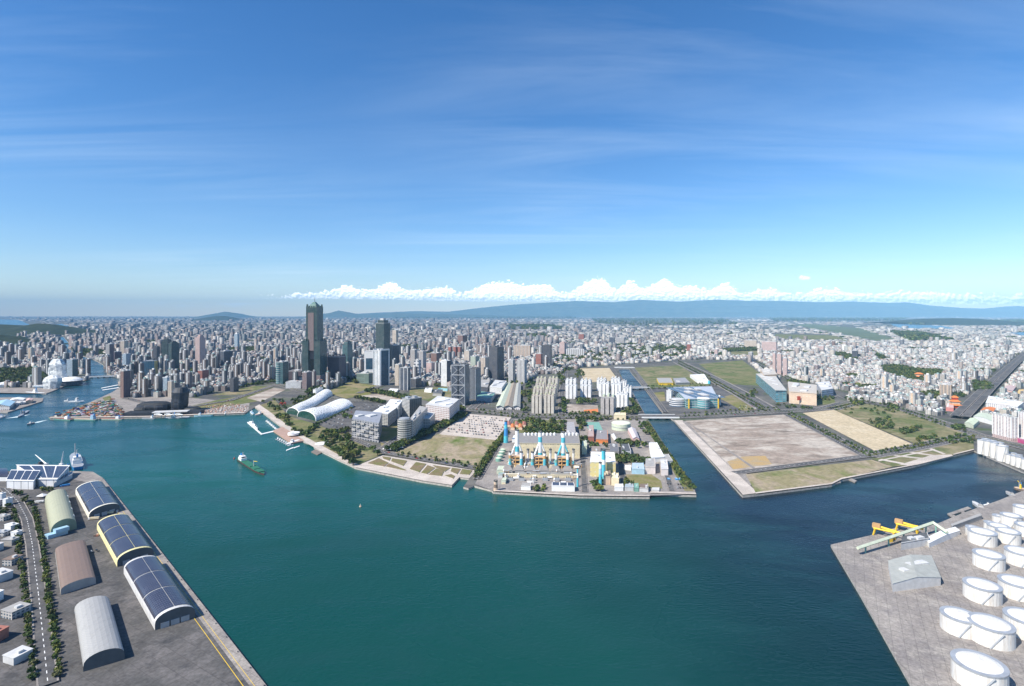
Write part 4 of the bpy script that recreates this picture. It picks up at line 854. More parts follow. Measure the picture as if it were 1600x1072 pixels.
def ribbed(name, c, dirx, step=1.6):
    k = NM(name, .6, .3); sp = k.n('ShaderNodeSeparateXYZ'); mp_ = k.n('ShaderNodeMapping'); mp_.inputs['Rotation'].default_value = (0, 0, dirx); k.nt.links.new(k.pos(), mp_.inputs[0]); k.nt.links.new(mp_.outputs[0], sp.inputs[0])
    rb = k.m('LESS_THAN', k.m('FRACT', k.m('DIVIDE', sp.outputs[1], step)), .14); c_ = k.mix(k.m('MULTIPLY', rb, .35), c, [x * .5 for x in c])
    c_ = k.mix(k.rng(k.noise(.25, 6, sc3=(1, .3, 1), rough=.7), .5, .75, 0, .5), c_, [x * .55 + .02 for x in c]); MATS[name] = k.color(c_); return MATS[name]
hang = ribbed('sage_green_roof', (0.37, 0.38, 0.27), .35)
A, B = G(79, 838), G(120, 826); base = (A + B) / 2; A, B = A - base, B - base; L = G(70, 787) - G(79, 838)
o = thing('green_hangar', 'sage green barrel roofed hangar with a blue annex', 'hangar', base)
mb, rows = vault(A, B, L, 18, n=14, m=6, eave=4); mb.build('roof', hang, o, smooth=True); end_face(rows[0]).build('end_wall', flat('shaded_green', (.20, .25, .19)), o); end_face(rows[-1]).build('end_wall', hang, o)  # near end wall takes a darkened sage green, its shade painted in
for (a, b_) in ((A, A + L), (B + L, B)):
    m = MB(); m.face([(a.x, a.y, 0), (b_.x, b_.y, 0), (b_.x, b_.y, 4.2), (a.x, a.y, 4.2)]); m.build('side_wall', hang, o)
for k in range(4): p = B * .86 + L * (.15 + .22 * k); MB().lathe(p.x, p.y, [(1.2, 9), (1.2, 12.5), (0, 13.2)], 8).build('roof_vent', white, o)
p = A.lerp(B, .3) + Vector((2, -6, 0)); MB().box(p.x, p.y, 0, 22, 10, 5, math.atan2(B.y - A.y, B.x - A.x)).build('annex', lblue, o); MB().box(p.x + 5, p.y + 2, 5, 15, 8, 5, math.atan2(B.y - A.y, B.x - A.x)).build('annex', lblue, o)
A2, B2 = G(95, 930), G(150, 912); base2 = (A2 + B2) / 2; A2, B2 = A2 - base2, B2 - base2; L2_ = G(86, 866) - G(95, 930)
o = thing('brown_roofed_shed', 'long low brown roofed shed below the green hangar', 'shed', base2); mb, rows = vault(A2, B2, L2_, 10, n=10, m=4, eave=5); mb.build('roof', ribbed('brown_ribbed_roof', (.22, .16, .13), .35), o, smooth=True); end_face(rows[0]).build('end_wall', grey, o); end_face(rows[-1]).build('end_wall', grey, o)
for (a, b_) in ((A2, A2 + L2_), (B2 + L2_, B2)):
    m = MB(); m.face([(a.x, a.y, 0), (b_.x, b_.y, 0), (b_.x, b_.y, 5.2), (a.x, a.y, 5.2)]); m.build('side_wall', grey, o)
A2, B2 = G(130, 1050), G(195, 1030); base2 = (A2 + B2) / 2; A2, B2 = A2 - base2, B2 - base2; L2_ = G(116, 960) - G(130, 1050)
o = thing('grey_barrel_shed', 'grey barrel roofed shed nearest the lower left corner', 'shed', base2); mb, rows = vault(A2, B2, L2_, 13, n=12, m=4, eave=4); mb.build('roof', ribbed('grey_ribbed_roof', (.36, .36, .35), .35), o, smooth=True); end_face(rows[0]).build('end_wall', dgrey, o); end_face(rows[-1]).build('end_wall', grey, o)
# ferry terminal with saw-tooth solar roofs
f_wp = fc('white_panel_facade', (0.76, 0.77, 0.78), (0.12, 0.13, 0.15), 13, 30, .08, 1.0)
def slope(name, label, px, h0, h1, wall):
    c, P = L2W([(G(x, y).x, G(x, y).y) for x, y in px]); o = thing(name, label, 'terminal', c); OCC.append((c.x, c.y, 40)); hs = [h0, h0, h1, h1]; m = MB()
    for i in range(4):
        a, b_ = P[i], P[(i + 1) % 4]; L_ = math.dist(a, b_); m.face([(a[0], a[1], 0), (b_[0], b_[1], 0), (b_[0], b_[1], hs[(i + 1) % 4]), (a[0], a[1], hs[i])], [(0, 0), (L_, 0), (L_, hs[(i + 1) % 4]), (0, hs[i])])
    m.build('wall', wall, o); m = MB(); q = [(P[i][0] * 1.04, P[i][1] * 1.04, hs[i] + .4) for i in range(4)]; m.face(q); m.build('roof', white, o)
    for k in range(4):
        f0, f1 = (k + .06) / 4, (k + .94) / 4; V4 = [Vector(x) for x in q]; a, b_ = V4[0].lerp(V4[1], f0), V4[0].lerp(V4[1], f1); c_, d_ = V4[3].lerp(V4[2], f1), V4[3].lerp(V4[2], f0); up = Vector((0, 0, .3))
        Q = [a.lerp(d_, .1) + up, b_.lerp(c_, .1) + up, b_.lerp(c_, .92) + up, a.lerp(d_, .92) + up]; L_ = (Q[1] - Q[0]).length; M2 = (Q[2] - Q[1]).length; m = MB(); m.face(Q, [(0, 0), (L_, 0), (L_, M2), (0, M2)]); m.build('solar_array', solar, o)
    return o
slope('ferry_terminal', 'white panelled terminal block with four dark roof arrays, nearest one', [(10, 764), (52, 765), (62, 752), (18, 751)], 14, 19, f_wp)
slope('ferry_terminal', 'long white terminal hall behind the panelled block, solar roof', [(60, 760), (88, 760), (108, 742), (26, 741)], 12, 17, f_wp)
slope('ferry_terminal', 'grey side wing of the terminal along the wharf', [(84, 762), (113, 747), (113, 743), (90, 756)], 7, 8, lgrey)
A, B = G(-40, 752), G(14, 752); base = (A + B) / 2; o = thing('arched_terminal', 'arched solar roofed terminal at the left picture edge', 'terminal', base)
mb, rows = vault(G(-40, 752) - base, G(-40, 740) - base, Vector((60, 0, 0)), 14, n=10, m=4, eave=7); mb.build('roof', solar, o); end_face(rows[-1]).build('end_wall', white, o)
m = MB(); m.face([(rows[0][0][0], rows[0][0][1], 0), (rows[-1][0][0], rows[-1][0][1], 0), (rows[-1][0][0], rows[-1][0][1], 7), (rows[0][0][0], rows[0][0][1], 7)]); m.build('wall', white, o)
tent = thing('white_canopy', 'white pyramid canopy between the terminal and the green hangar', 'canopy', G(66, 778)); MB().prism([(-6, -5), (6, -5), (6, 5), (-6, 5)], 4, 7, top=[(-.5, -.5), (.5, -.5), (.5, .5), (-.5, .5)]).build('roof', white, tent)
for i in (-1, 1):
    for j in (-1, 1): MB().bar((i * 5.7, j * 4.7, 0), (i * 5.7, j * 4.7, 4.2), .15).build('post', steel, tent)
for i, (x, y, w_, d_, h_, mt) in enumerate(((-8, 790, 14, 12, 8, lgrey), (2, 784, 7, 9, 13, white), (12, 790, 6, 10, 11, white), (4, 812, 16, 10, 6, grey), (18, 826, 14, 9, 6, white), (26, 836, 9, 8, 5, white), (2, 836, 18, 9, 5, steel), (16, 850, 15, 10, 7, grey), (-12, 860, 20, 12, 8, lgrey), (20, 880, 12, 14, 7, brown), (0, 905, 20, 14, 8, lgrey), (-20, 940, 22, 15, 9, white), (25, 960, 16, 16, 7, grey), (-15, 1000, 22, 14, 9, brick), (28, 1030, 14, 14, 6, lgrey))):
    o = thing('harbour_house', ['flat grey', 'narrow white', 'slim white', 'low grey', 'white roofed', 'small white', 'steel grey', 'grey', 'wide pale', 'brown roofed', 'pale', 'big white', 'grey', 'brick', 'light grey'][i] + f' house number {i + 1} down the street left of the curved port road'.replace(f'number {i + 1} ', '') + ['', ', at its top', ', beside the bend', ', third down', '', ', lower down', '', ', with a flat deck', '', '', ', further down', '', ', near the corner', '', ', lowest'][i], 'house', G(x, y), R(random.uniform(-20, 10)))
    MB().box(0, 0, 0, w_, d_, h_).build('wall', facade('plain_house_facade', (.5, .48, .45), su=4, sv=3) if i % 3 == 0 else mt, o); MB().prism([(-w_ / 2 - .4, -d_ / 2 - .4), (w_ / 2 + .4, -d_ / 2 - .4), (w_ / 2 + .4, d_ / 2 + .4), (-w_ / 2 - .4, d_ / 2 + .4)], h_, h_ + .5).build('roof', mt, o)
    MB().box(w_ * .2, 0, h_ + .5, w_ * .25, d_ * .3, 2).build('roof_unit', lgrey, o)
# ---- office park beside the dry lot
f_frame = fc('framed_office_facade', (0.36, 0.36, 0.38), (0.04, 0.05, 0.06), 9, 5, .7, .55, (0.42, 0.45, 0.5))
b1 = block('framed_office', 'office block with a terraced framed front and flat overhanging roof', 'office block', [(550, 684), (592, 692), (597, 672), (556, 668)], 44, f_frame, flat('grey_blue_roof', (0.27, 0.29, 0.33)), units=2)
for i in range(6):
    for j in range(4):
        e = Vector((G(592, 692) - G(550, 684))[:2]); p0 = Vector((G(550, 684))[:2]) - Vector(b1.location[:2]); q = p0 + e * ((i + .5) / 6)
        if (i * 3 + j * 5) % 4: MB().box(q.x, q.y - 1.5, 9 + j * 9, e.length / 6 * .8, 4, 1.6 + 3 * ((i + j) % 2), math.atan2(e.y, e.x)).build('balcony', grey if (i + j) % 2 else dgrey, b1)
block('white_office', 'white stepped office block right behind the framed office', 'office block', [(580, 665), (606, 668), (622, 655), (600, 652)], 34, f_offic, white, units=3, unitm=white)
block('white_office', 'white curved topped office behind the white stepped block', 'office block', [(602, 655), (622, 657), (630, 645), (610, 644)], 38, f_white, white, units=2, unitm=white)
tower(OT, 'grey office slab with dark right side and a glass box on its roof', 'office tower', (628, 640, 659, 655, 624), f_offic, 50, None, side=f_darkgreen, crown='house', cmat=steel)
o = thing('round_tower', 'round banded office drum at the corner of the long office slab', 'office tower', G(632, 690)); MB().lathe(0, 0, [(16, 0), (16, 52)], 24).build('drum', fc('drum_band_facade', (0.50, 0.49, 0.46), (0.06, 0.07, 0.07), 100, 5, 1.0, .5), o); MB().lathe(0, 0, [(12, 52), (12, 55), (0, 57)], 20).build('roof', steel, o); OCC.append((o.location.x, o.location.y, 25))
block('long_office', 'long ribbed office slab running back from the round drum', 'office block', [(637, 690), (646, 690), (668, 664), (656, 661)], 46, f_offic, grey, units=4)
block('long_office', 'lower grey office wing behind the ribbed slab', 'office block', [(658, 672), (672, 672), (680, 662), (668, 660)], 28, f_offic, lgrey, units=2)
block('pale_institute', 'pale grey institute block with red banded windows beside the hedge', 'office block', [(665, 656), (702, 662), (718, 646), (684, 640)], 42, fc('institute_facade', (0.62, 0.61, 0.60), (0.16, 0.08, 0.08), 6, 5, .6, .45), lgrey, units=5, unitm=white)
o = thing('white_awning', 'white tent roof at the foot of the round drum', 'canopy', G(614, 703)); MB().prism([(-22, -9), (4, -14), (22, 8), (2, 14)], 4, 7, top=[(-14, -4), (2, -7), (14, 4), (2, 7)], bottom=True).build('roof', white, o)
block('green_low_building', 'low green glass building right of the cross braced tower', 'office block', [(744, 627), (768, 629), (774, 620), (752, 618)], 14, f_sky, seagreen, units=2)
block('white_hall', 'white flat hall behind the slate ribbed tower', 'hall', [(765, 614), (784, 616), (792, 604), (774, 602)], 22, f_white, lgrey, units=3)
block('dark_long_hall', 'dark grey low hall between the slate towers and the sawtooth sheds', 'hall', [(748, 612), (762, 613), (766, 600), (752, 600)], 18, f_dark, grey, units=2)
block('white_shed', 'small white roofed hut in the tree belt behind the exhibition parking', 'shed', [(606, 613), (620, 614), (623, 610), (610, 609)], 5, white, white, units=0)
block('white_shed', 'small white building with a blue pool right behind the office slab', 'shed', [(663, 613), (674, 614), (676, 609), (665, 609)], 7, white, white, units=1)
block('grey_shed', 'small grey house left of the cross braced tower foot', 'shed', [(676, 619), (690, 620), (692, 613), (679, 612)], 10, grey, dgrey, units=1)
sheet('pool', W2([(683, 611), (699, 612), (700, 608), (685, 607)]), LAND + 2.2, flat('pool_blue', (0.15, 0.50, 0.55), .2), LAND)
# sawtooth sheds
for i in range(3):
    x = 775 + i * 13; block('long_shed', ['left', 'middle', 'right'][i] + ' of three long pale roofed sheds left of the beige condominiums', 'shed', [(x, 640 - i * 0), (x + 12, 641), (x + 12 + 13 - i * 6, 604), (x + 4 + 12 - i * 5, 603)], 10, f_shed, [lgreen, flat('rusty_brown_roof', (.32, .27, .21)), flat('dull_grey_roof', (.36, .37, .34))][i], gable=5, units=0, group='three long sheds')
# ---- power station
def stack(label, px, h, r, mats, r2=None, name='chimney', base_r=None, cat='chimney', group=None):
    o = thing(name, label, cat, G(*px), 0, group); r2 = r2 or r; n = len(mats)
    for i, mt in enumerate(mats):
        t0, t1 = i / n, (i + 1) / n; ra, rb = r + (r2 - r) * t0, r + (r2 - r) * t1
        if base_r and i == 0: ra = base_r
        MB().lathe(0, 0, [(ra, h * t0), (rb, h * t1)], 14).build('stack_section', mt, o)
    MB().lathe(0, 0, [(r2 * 1.15, h - 1), (r2 * 1.15, h + 1), (r2 * .8, h + 1), (r2 * .8, h - 2)], 14).build('rim', dgrey, o); return o
f_cream = fc('cream_band_facade', (0.74, 0.64, 0.42), (0.30, 0.26, 0.18), 5, 7, .5, .22, (0.32, 0.31, 0.29))
hall = block('turbine_hall', 'long yellow turbine hall with a row of white roof vents', 'power hall', [(806, 716), (906, 717), (904, 699), (812, 698)], 30, f_cream, flat('hall_roof', (.26, .25, .24)), units=0)
for i in range(15):
    if i == 9: continue
    p = G(820 + i * 5.8, 702) - Vector(hall.location); MB().lathe(p.x, p.y, [(2.6, 30.6), (2.6, 35), (0, 37)], 10).build('roof_vent', white, hall)
block('pale_annex', 'small pale green annex at the right end of the turbine hall', 'annex', [(909, 711), (917, 711), (917, 702), (910, 702)], 18, lgreen, lgreen, units=1)
block('white_long_shed', 'long white roofed shed behind the turbine hall', 'shed', [(800, 692), (862, 692), (862, 686), (803, 685)], 7, white, white, units=0)
UP = ['left', 'middle', 'right']
for i, (x, y) in enumerate(((808, 722), (844, 723), (880, 724))):
    o = stack(UP[i] + ' big white and turquoise chimney in front of the turbine hall', (x, y), 62 + 2 * (i == 0), 5.0, [white, turq, white, white, turq, white] if i else [white, white, turq, white, white, white], 3.6, base_r=12)
    q = MB(); 
    for s in (-1, 1):
        for k in (-1, 1): q.bar((s * 17, k * 6, 0), (s * 3.5, k * 2, 36), 1.0)
    q.build('stay', turq if i == 2 else white, o)
    blk = thing('steel_boiler', UP[i] + ' ochre steel boiler frame at a chimney foot', 'boiler frame', G(x + 1, y + 7)); q = MB()
    for s in (-1, -.33, .33, 1):
        for k in (-1, 1): q.bar((s * 13, k * 7, 0), (s * 13, k * 7, 20), .9)
    for z in (7, 14, 20):
        for k in (-1, 1): q.bar((-13, k * 7, z), (13, k * 7, z), .9)
        for s in (-1, 1): q.bar((s * 13, -7, z), (s * 13, 7, z), .9)
    q.build('frame', ochre, blk); MB().box(0, 0, 2, 16, 10, 11).build('boiler', dgrey, blk); MB().box(0, 2, 20.2, 26, 12, 1).build('deck', tan, blk)
SIX = ['leftmost', 'second', 'third', 'fourth', 'fifth', 'rightmost']
for i, x in enumerate((797, 814.5, 832, 851, 869, 887)):
    stack(SIX[i] + ' of six short turquoise banded stacks', (x, 731 + i * .4), 31, 3.0, [white, turq, turq if i % 2 else seagreen, ochre if i % 3 == 0 else white, white], 2.7, group='six turquoise banded stacks')
    o = thing('exhaust_duct', SIX[i] + ' grey filter house with sloped roof in the turbine row', 'filter house', G(x - 3.5 + i * .7, 739.5 + i * .3), 0, 'six filter houses')
    MB().box(0, 0, 0, 17, 15, 8).build('body', grey, o); MB().box(0, 0, 8, 18, 16, 6, ts=.6).build('roof', flat('filter_roof', (.28, .26, .24)), o); MB().box(0, 10, 0, 7, 10, 7).build('duct', cream, o)
    o = thing('transformer', SIX[i] + ' grey transformer cluster before the filter houses', 'transformer', G(x + 1, 751.5), 0, 'six transformer clusters')
    MB().box(0, 0, 0, 9, 6, 5).build('tank', steel, o)
    for k in range(3): MB().lathe(-3 + 3 * k, 0, [(.7, 5), (.5, 8.5), (0, 9)], 8).build('bushing', dgrey, o); MB().box(-5.6 - .1 * k, -2 + 2 * k, .5, 1.6, 1.5, 4).build('radiator', grey, o)
for i, x in enumerate((825, 860, 896)): stack(UP[i] + ' thin white needle stack tapering to its top', (x, 726), 30, 1.2, [turq, white, white, grey], 2.6, group='three needle stacks')
block('switch_hall', 'long cream low building running behind the transformers', 'hall', [(785, 746.5), (904, 747.5), (904, 745), (786, 744)], 5, f_cream, flat('cream_roof', (.66, .60, .46)), units=6, unitm=grey)
block('pipe_gallery', 'grey roofed pipe gallery between stacks and filter houses', 'gallery', [(792, 730.5), (904, 732), (904, 729.5), (793, 728)], 5, cream, grey, units=3)
for i, (a, b_) in enumerate(((779, 721), (781.5, 716), (784, 711), (786, 707))):
    o = thing('fuel_tank', ['front', 'second', 'third', 'rear'][i] + ' of four mint green fuel tanks', 'tank', G(a, b_), 0, 'mint green fuel tanks'); MB().lathe(0, 0, [(6, 0), (6, 7)], 18).build('shell', seagreen, o); MB().lathe(0, 0, [(6.1, 7), (3, 8.4), (0, 8.8)], 18).build('roof', lgreen, o)
stack('tall blue tapering chimney at the corner of the pale parking lot', (790.5, 692), 50, 5.5, [turq, turq, blue, blue, turq, blue], 3.2)
stack('brown concrete tower on the quay at the left end of the power station', (774.5, 767), 17, 3.8, [tan, brown, tan], 3.0, name='quay_tower', cat='tower')
stack('lone turquoise pipe stack at the right end of the front row', (902.5, 761), 32, 1.9, [turq, turq, white, turq], 1.3)
for i, (pxs, h_, wm_, rm_, lb) in enumerate((([(783, 757), (790, 757), (792, 752), (786, 752)], 6, lgreen, lgreen, 'small green roofed pump house left of the transformers'), ([(776, 741), (786, 741), (788, 734), (779, 734)], 7, lgreen, lgreen, 'pale green treatment house left of the filter houses'), ([(778, 748), (785, 748), (787, 744), (780, 744)], 6, lgrey, seagreen, 'tiny mint roofed hut by the quay road'), ([(814, 766), (829, 767), (829, 761), (816, 760)], 6, white, grey, 'grey roofed white hut on the station quay'),
        ([(862, 768), (898, 769), (896, 763), (863, 762)], 9, white, white, 'white quay building with a dark solar roof'), ([(1018, 768), (1030, 769), (1030, 764), (1019, 764)], 2, lgrey, lgrey, 'low concrete slab house near the harbour tip'))):
    block('station_building', lb, 'building', pxs, h_, wm_, rm_, units=0, cover=(solar, 3, 1) if i == 4 else None)
for i in range(46):
    u_, v_ = random.uniform(783, 905), random.choice((727, 732, 742, 746.5, 749, 756)) + random.uniform(-1, 1); P_ = G(u_, v_); kd = i % 4
    o = thing(['pipe_rack', 'process_drum', 'plant_cabin', 'vertical_vessel'][kd], ['ochre steel pipe rack', 'white horizontal process drum on saddles', 'small cream plant cabin', 'slim white vertical vessel'][kd] + ' among the turbine row equipment', 'plant equipment', P_, 0, ['ochre pipe racks', 'process drums', 'cream plant cabins', 'white vertical vessels'][kd] + ' in the turbine rows')
    if kd == 0:
        q = MB(); [q.bar((x, 0, 0), (x, 0, 8), .35) for x in (-5, 0, 5)]; q.build('frame', ochre, o); q = MB(); [q.bar((-6, yy, 8.4), (6, yy, 8.4), .3) for yy in (-.8, 0, .8)]; q.build('pipe', steel, o)
    elif kd == 1:
        q = MB(); q.bar((-4, 0, 3), (4, 0, 3), 1.5); q.build('drum', white, o); [MB().box(x, 0, 0, 1, 2.4, 1.8).build('saddle', grey, o) for x in (-2.5, 2.5)]
    elif kd == 2: MB().box(0, 0, 0, 6, 4, 4).build('wall', cream, o); MB().box(0, 0, 4, 6.6, 4.6, .5).build('roof', white, o)
    else: MB().lathe(0, 0, [(1.4, 0), (1.4, 9), (.8, 10.4), (0, 10.8)], 12).build('shell', white, o); MB().lathe(0, 0, [(1.9, 6.8), (1.9, 7.3), (1.4, 7.3)], 12).build('platform', ochre, o)
# right part of the station
block('boiler_house', 'big boiler house with a white roof and yellow front', 'power hall', [(922, 745), (962, 746), (960, 728), (924, 727)], 26, fc('yellow_station_facade', (0.74, 0.62, 0.27), (0.5, 0.42, 0.25), 8, 8, .3, .3), white, units=2)
stack('turquoise and white tower stack rising on the boiler house', (943, 748), 52, 4.2, [turq, turq, turq, white, turq, turq], 3.4)
stack('tall sky blue duct stack before the boiler house', (938, 759), 40, 2.8, [turq, turq, lblue, white], 2.4)
block('boiler_annex', 'brown piped lower annex before the boiler house', 'annex', [(943, 758), (954, 758), (953, 748), (944, 748)], 14, tan, brown, units=3, unitm=cream)
block('boiler_annex', 'cream lower annex right of the boiler house', 'annex', [(955, 759), (967, 760), (966, 750), (956, 750)], 12, cream, cream, units=3, unitm=white)
stack('wide mint cooling drum behind the boiler house', (942, 716), 14, 5.5, [turq, seagreen], 5.5, name='cooling_drum', cat='tank')
for a_ in (([(953, 713), (967, 713), (965, 700), (953, 700)], 9, grey, flat('dark_roof_a', (.17, .17, .18)), 'dark flat roofed workshop behind the mint drum'), ([(971, 714), (986, 714), (982, 701), (971, 701)], 10, white, dgrey, 'white walled workshop with a dark roof'), ([(922, 712), (938, 712), (938, 702), (924, 702)], 6, grey, flat('dull_brown_roof', (.28, .24, .21)), 'low brown roofed store left of the mint drum'),
           ([(1018, 724), (1038, 722), (1026, 699), (1014, 699)], 10, white, white, 'long white roofed hall beside the canal bank'), ([(1034, 728), (1051, 727), (1044, 716), (1030, 716)], 8, lgrey, grey, 'grey roofed hall at the end of the long white hall'), ([(987, 741), (1007, 742), (1005, 731), (988, 731)], 9, lblue, flat('blue_grey_roof', (.40, .50, .58)), 'blue grey glass roofed building in the station garden'),
           ([(1008, 741), (1024, 741), (1023, 727), (1009, 727)], 13, flat('pinkish_white', (.72, .64, .60)), grey, 'pinkish white office with grey roofs beside the station garden'), ([(1033, 744), (1044, 744), (1042, 728), (1032, 728)], 12, flat('pinkish_white', 0), lgrey, 'pinkish white block by the blue topped yard'), ([(976, 735), (986, 736), (986, 732), (977, 732)], 6, white, white, 'small cream hut left of the blue grey building'),
           ([(989, 692), (999, 692), (993, 676), (981, 676)], 10, pink, flat('pale_pink_roof', (.55, .50, .50)), 'pink ridged factory hall below the round gas tank'), ([(931, 693), (950, 694), (949, 679), (933, 678)], 9, orange, flat('brown_grey_roof', (.27, .25, .25)), 'white and orange walled hall with a dark roof'), ([(919, 691), (928, 691), (927, 672), (920, 672)], 12, brick, flat('pinkish_roof', (.42, .32, .29)), 'narrow pink brick building left of the dark roofed hall'),
           ([(885, 690), (900, 690), (897, 668), (886, 668)], 14, fc('grey_shop_facade', (.45, .44, .43), (.1, .1, .1)), flat('mid_grey_roof', (.36, .35, .35)), 'big grey roofed block between the station woods'), ([(959, 655.5), (978, 656), (977, 651.5), (961, 651.5)], 12, cream, cream, 'small cream administration block on the avenue by the gas tank'), ([(960, 768), (974, 768), (973, 762), (961, 762)], 6, white, white, 'white roofed hut on the station quay, right half'),
           ([(976, 768), (990, 768), (989, 762), (977, 762)], 6, lgrey, flat('bluegrey2', (.33, .39, .43)), 'blue grey roofed shed on the station quay'), ([(991, 769), (998, 769), (997, 761), (991, 761)], 6, seagreen, seagreen, 'emerald roofed shed on the station quay'), ([(999, 769), (1013, 770), (1012, 762), (1000, 762)], 6, lgrey, brown, 'brown roofed shed on the station quay'), ([(955, 682), (963, 693), (966, 692), (959, 680)], 4, white, white, 'thin white roofed shelter below the gas tank')):
    block('workshop', a_[4], 'building', a_[0], a_[1], a_[2], a_[3], units=1, gable=4 if 'ridged' in a_[4] else 0)
for i in range(5):
    x = 792 + i * 6; block('red_roofed_house', SIX[i if i < 4 else 5] + ' red roofed house by the pale parking lot corner', 'house', [(x, 668 + (i % 2) * 4), (x + 6, 668.5 + (i % 2) * 4), (x + 6, 663 + (i % 2) * 4), (x + .5, 662 + (i % 2) * 4)], 6, tan, orange if i % 2 else brick, gable=2.5, units=0, group='red roofed houses at the station corner')
o = thing('gas_tank', 'round pale green gas tank beside the canal bridge', 'tank', G(970.5, 671)); MB().lathe(0, 0, [(24, 0), (24, 17)], 40).build('shell', lgreen, o); MB().lathe(0, 0, [(24.3, 17), (22, 18.6), (10, 20.5), (0, 21)], 40).build('roof', flat('tank_cream', (.70, .72, .56)), o)
MB().lathe(0, 0, [(24.6, 8), (24.6, 9), (24, 9.2)], 40).build('walkway', steel, o)
for i in range(4):
    x = 1045 + i * 6; o = thing('blue_container_unit', ['leftmost', 'second', 'third', 'rightmost'][i] + ' dark blue unit on the harbour tip yard', 'container', G(x + (6 if i else 0), 750), 0, 'dark blue units on the yard'); MB().box(0, 0, 0, 4.5, 6, 3).build('box', blue, o); MB().box(0, 0, 3, 3, 4, .4).build('lid', lblue, o)
# ---- bridges
def bridge(label, a, b_, w_, hgt_=5.5, n=4, arch=False):
    A, B = G(*a), G(*b_); c = (A + B) / 2; d = B - A; o = thing('bridge', label, 'bridge', (c.x, c.y, 0), math.atan2(d.y, d.x)); L = d.length
    MB().box(0, 0, hgt_, L * 1.04, w_, 1.2, bottom=True).build('deck', asphalt, o)
    for s in (-1, 1): MB().box(0, s * w_ / 2, hgt_ - 1.6, L * 1.04, .8, 4.2, bottom=True).build('parapet', white, o)
    for i in range(1, n): MB().box(-L / 2 + L * i / n, 0, -5, 2.5, w_ * .9, hgt_ + 5).build('pier', concrete, o)
    return o
bridge('white railed road bridge across the wide canal mouth', (1001, 652), (1057, 652), 42, n=4)
bridge('smaller white bridge over the canal by the white condominiums', (978, 607), (1012, 606), 26, n=3)
bridge('long low bridge across the river mouth basin', (134, 590), (190, 588), 22, n=6)
bridge('upstream bridge over the winding river', (119, 563), (147, 561), 22, n=3)
bridge('far bridge at the head of the canal', (960, 575), (990, 575), 26, n=2)
# elevated highway at the right
pts = [G(x, y) for x, y in HIGHWAY]; base = pts[2].copy(); o = thing('elevated_highway', 'long elevated highway running away at the right edge', 'highway', base); q = MB(); r_ = MB(); col_ = MB()
for i in range(1, len(pts) - 1):
    p, s = pts[i] - base, pts[i + 1] - base; d = (s - p).normalized(); n_ = Vector((-d.y, d.x, 0))
    for off, w_ in ((-12, 20), (12, 20)):
        z0 = 9 if i > 1 else 9; c0, c1 = p + n_ * off, s + n_ * off
        q.face([tuple((c0 + n_ * -w_ / 2)[:2]) + (z0,), tuple((c1 + n_ * -w_ / 2)[:2]) + (z0,), tuple((c1 + n_ * w_ / 2)[:2]) + (z0,), tuple((c0 + n_ * w_ / 2)[:2]) + (z0,)][::-1])
        for e in (-1, 1): r_.bar((c0 + n_ * e * w_ / 2)[:2] + () if False else Vector((*(c0 + n_ * e * w_ / 2)[:2], z0 - .3)), Vector((*(c1 + n_ * e * w_ / 2)[:2], z0 - .3)), .9)
    k = 0
    while k < (s - p).length: c_ = p + d * k; MB.box(col_, c_.x, c_.y, 0, 2.5, 40, 8.9, math.atan2(d.y, d.x)); k += 90
q.build('deck', asphalt, o); r_.build('parapet', concrete, o)
_c = MB(); 
k0 = 0
for i in range(1, 4):
    p, s = pts[i] - base, pts[i + 1] - base; d = (s - p).normalized()
    for t_ in range(3): c_ = p.lerp(s, (t_ + .5) / 3); MB().box(c_.x, c_.y, 0, 3, 34, 8.8, math.atan2(d.y, d.x)).build('pier', concrete, o)
# ---- malls
f_mallg = fc('mall_glass_facade', (0.40, 0.45, 0.46), (0.04, 0.14, 0.15), 30, 7, .95, .6, (.4, .42, .45), rough=.4)
m1 = block('striped_mall', 'large mall with green glass front, red and yellow fins and blue solar roofs', 'mall', [(1072, 638), (1122, 637), (1112, 616), (1052, 617)], 28, f_mallg, flat('mall_roof', (.42, .46, .52)), units=4, cover=(solar, 4, 1))
loc = Vector(m1.location)
for x, mt in ((1076, yellow), (1093, red), (1106, red), (1122, yellow)): p = G(x, 638) - loc; MB().box(p.x, p.y - 2, 0, 2.5, 5, 30).build('fin', mt, m1)
p = G(1099, 638) - loc; MB().lathe(p.x, p.y, [(19, 0), (19, 31)], 24).build('glass_bay', f_mallg, m1); MB().lathe(p.x, p.y, [(20, 31), (17, 33), (0, 34)], 24).build('bay_roof', white, m1)
o = thing('round_parking_drum', 'white ringed round drum at the left end of the striped mall', 'drum', G(1059, 634)); MB().lathe(0, 0, [(27, 0), (27, 20)], 28).build('drum', fc('drum_ring_facade', (0.74, 0.74, 0.74), (0.03, 0.05, 0.08), 200, 6, 1.0, .55), o); MB().lathe(0, 0, [(20, 20), (20, 23), (0, 23.4)], 24).build('roof', lgrey, o)
tower('stair_tower', 'white stair tower behind the ringed drum', 'tower', (1041, 1049, 1051, 628, 611), f_white, 15, 14)
stack('white round lighthouse like tower at the right end of the striped mall', (1124.5, 633), 34, 4.5, [white, white, lgrey, white], 3, name='mall_tower', cat='tower')
block('yellow_shop', 'yellow walled shop with a dark roof in the open field', 'shop', [(1030, 602), (1052, 602), (1048, 594), (1026, 594)], 9, yellow, grey, units=0)
block('grey_shop', 'grey flat shop right of the yellow walled shop', 'shop', [(1056, 602), (1078, 601), (1070, 593), (1052, 594)], 8, grey, flat('grey_roof2', (.30, .30, .31)), units=1)
ws = block('white_store', 'white box store with a blue round sign', 'store', [(1090, 599), (1107, 600), (1100, 589), (1078, 590)], 13, white, white, units=1)
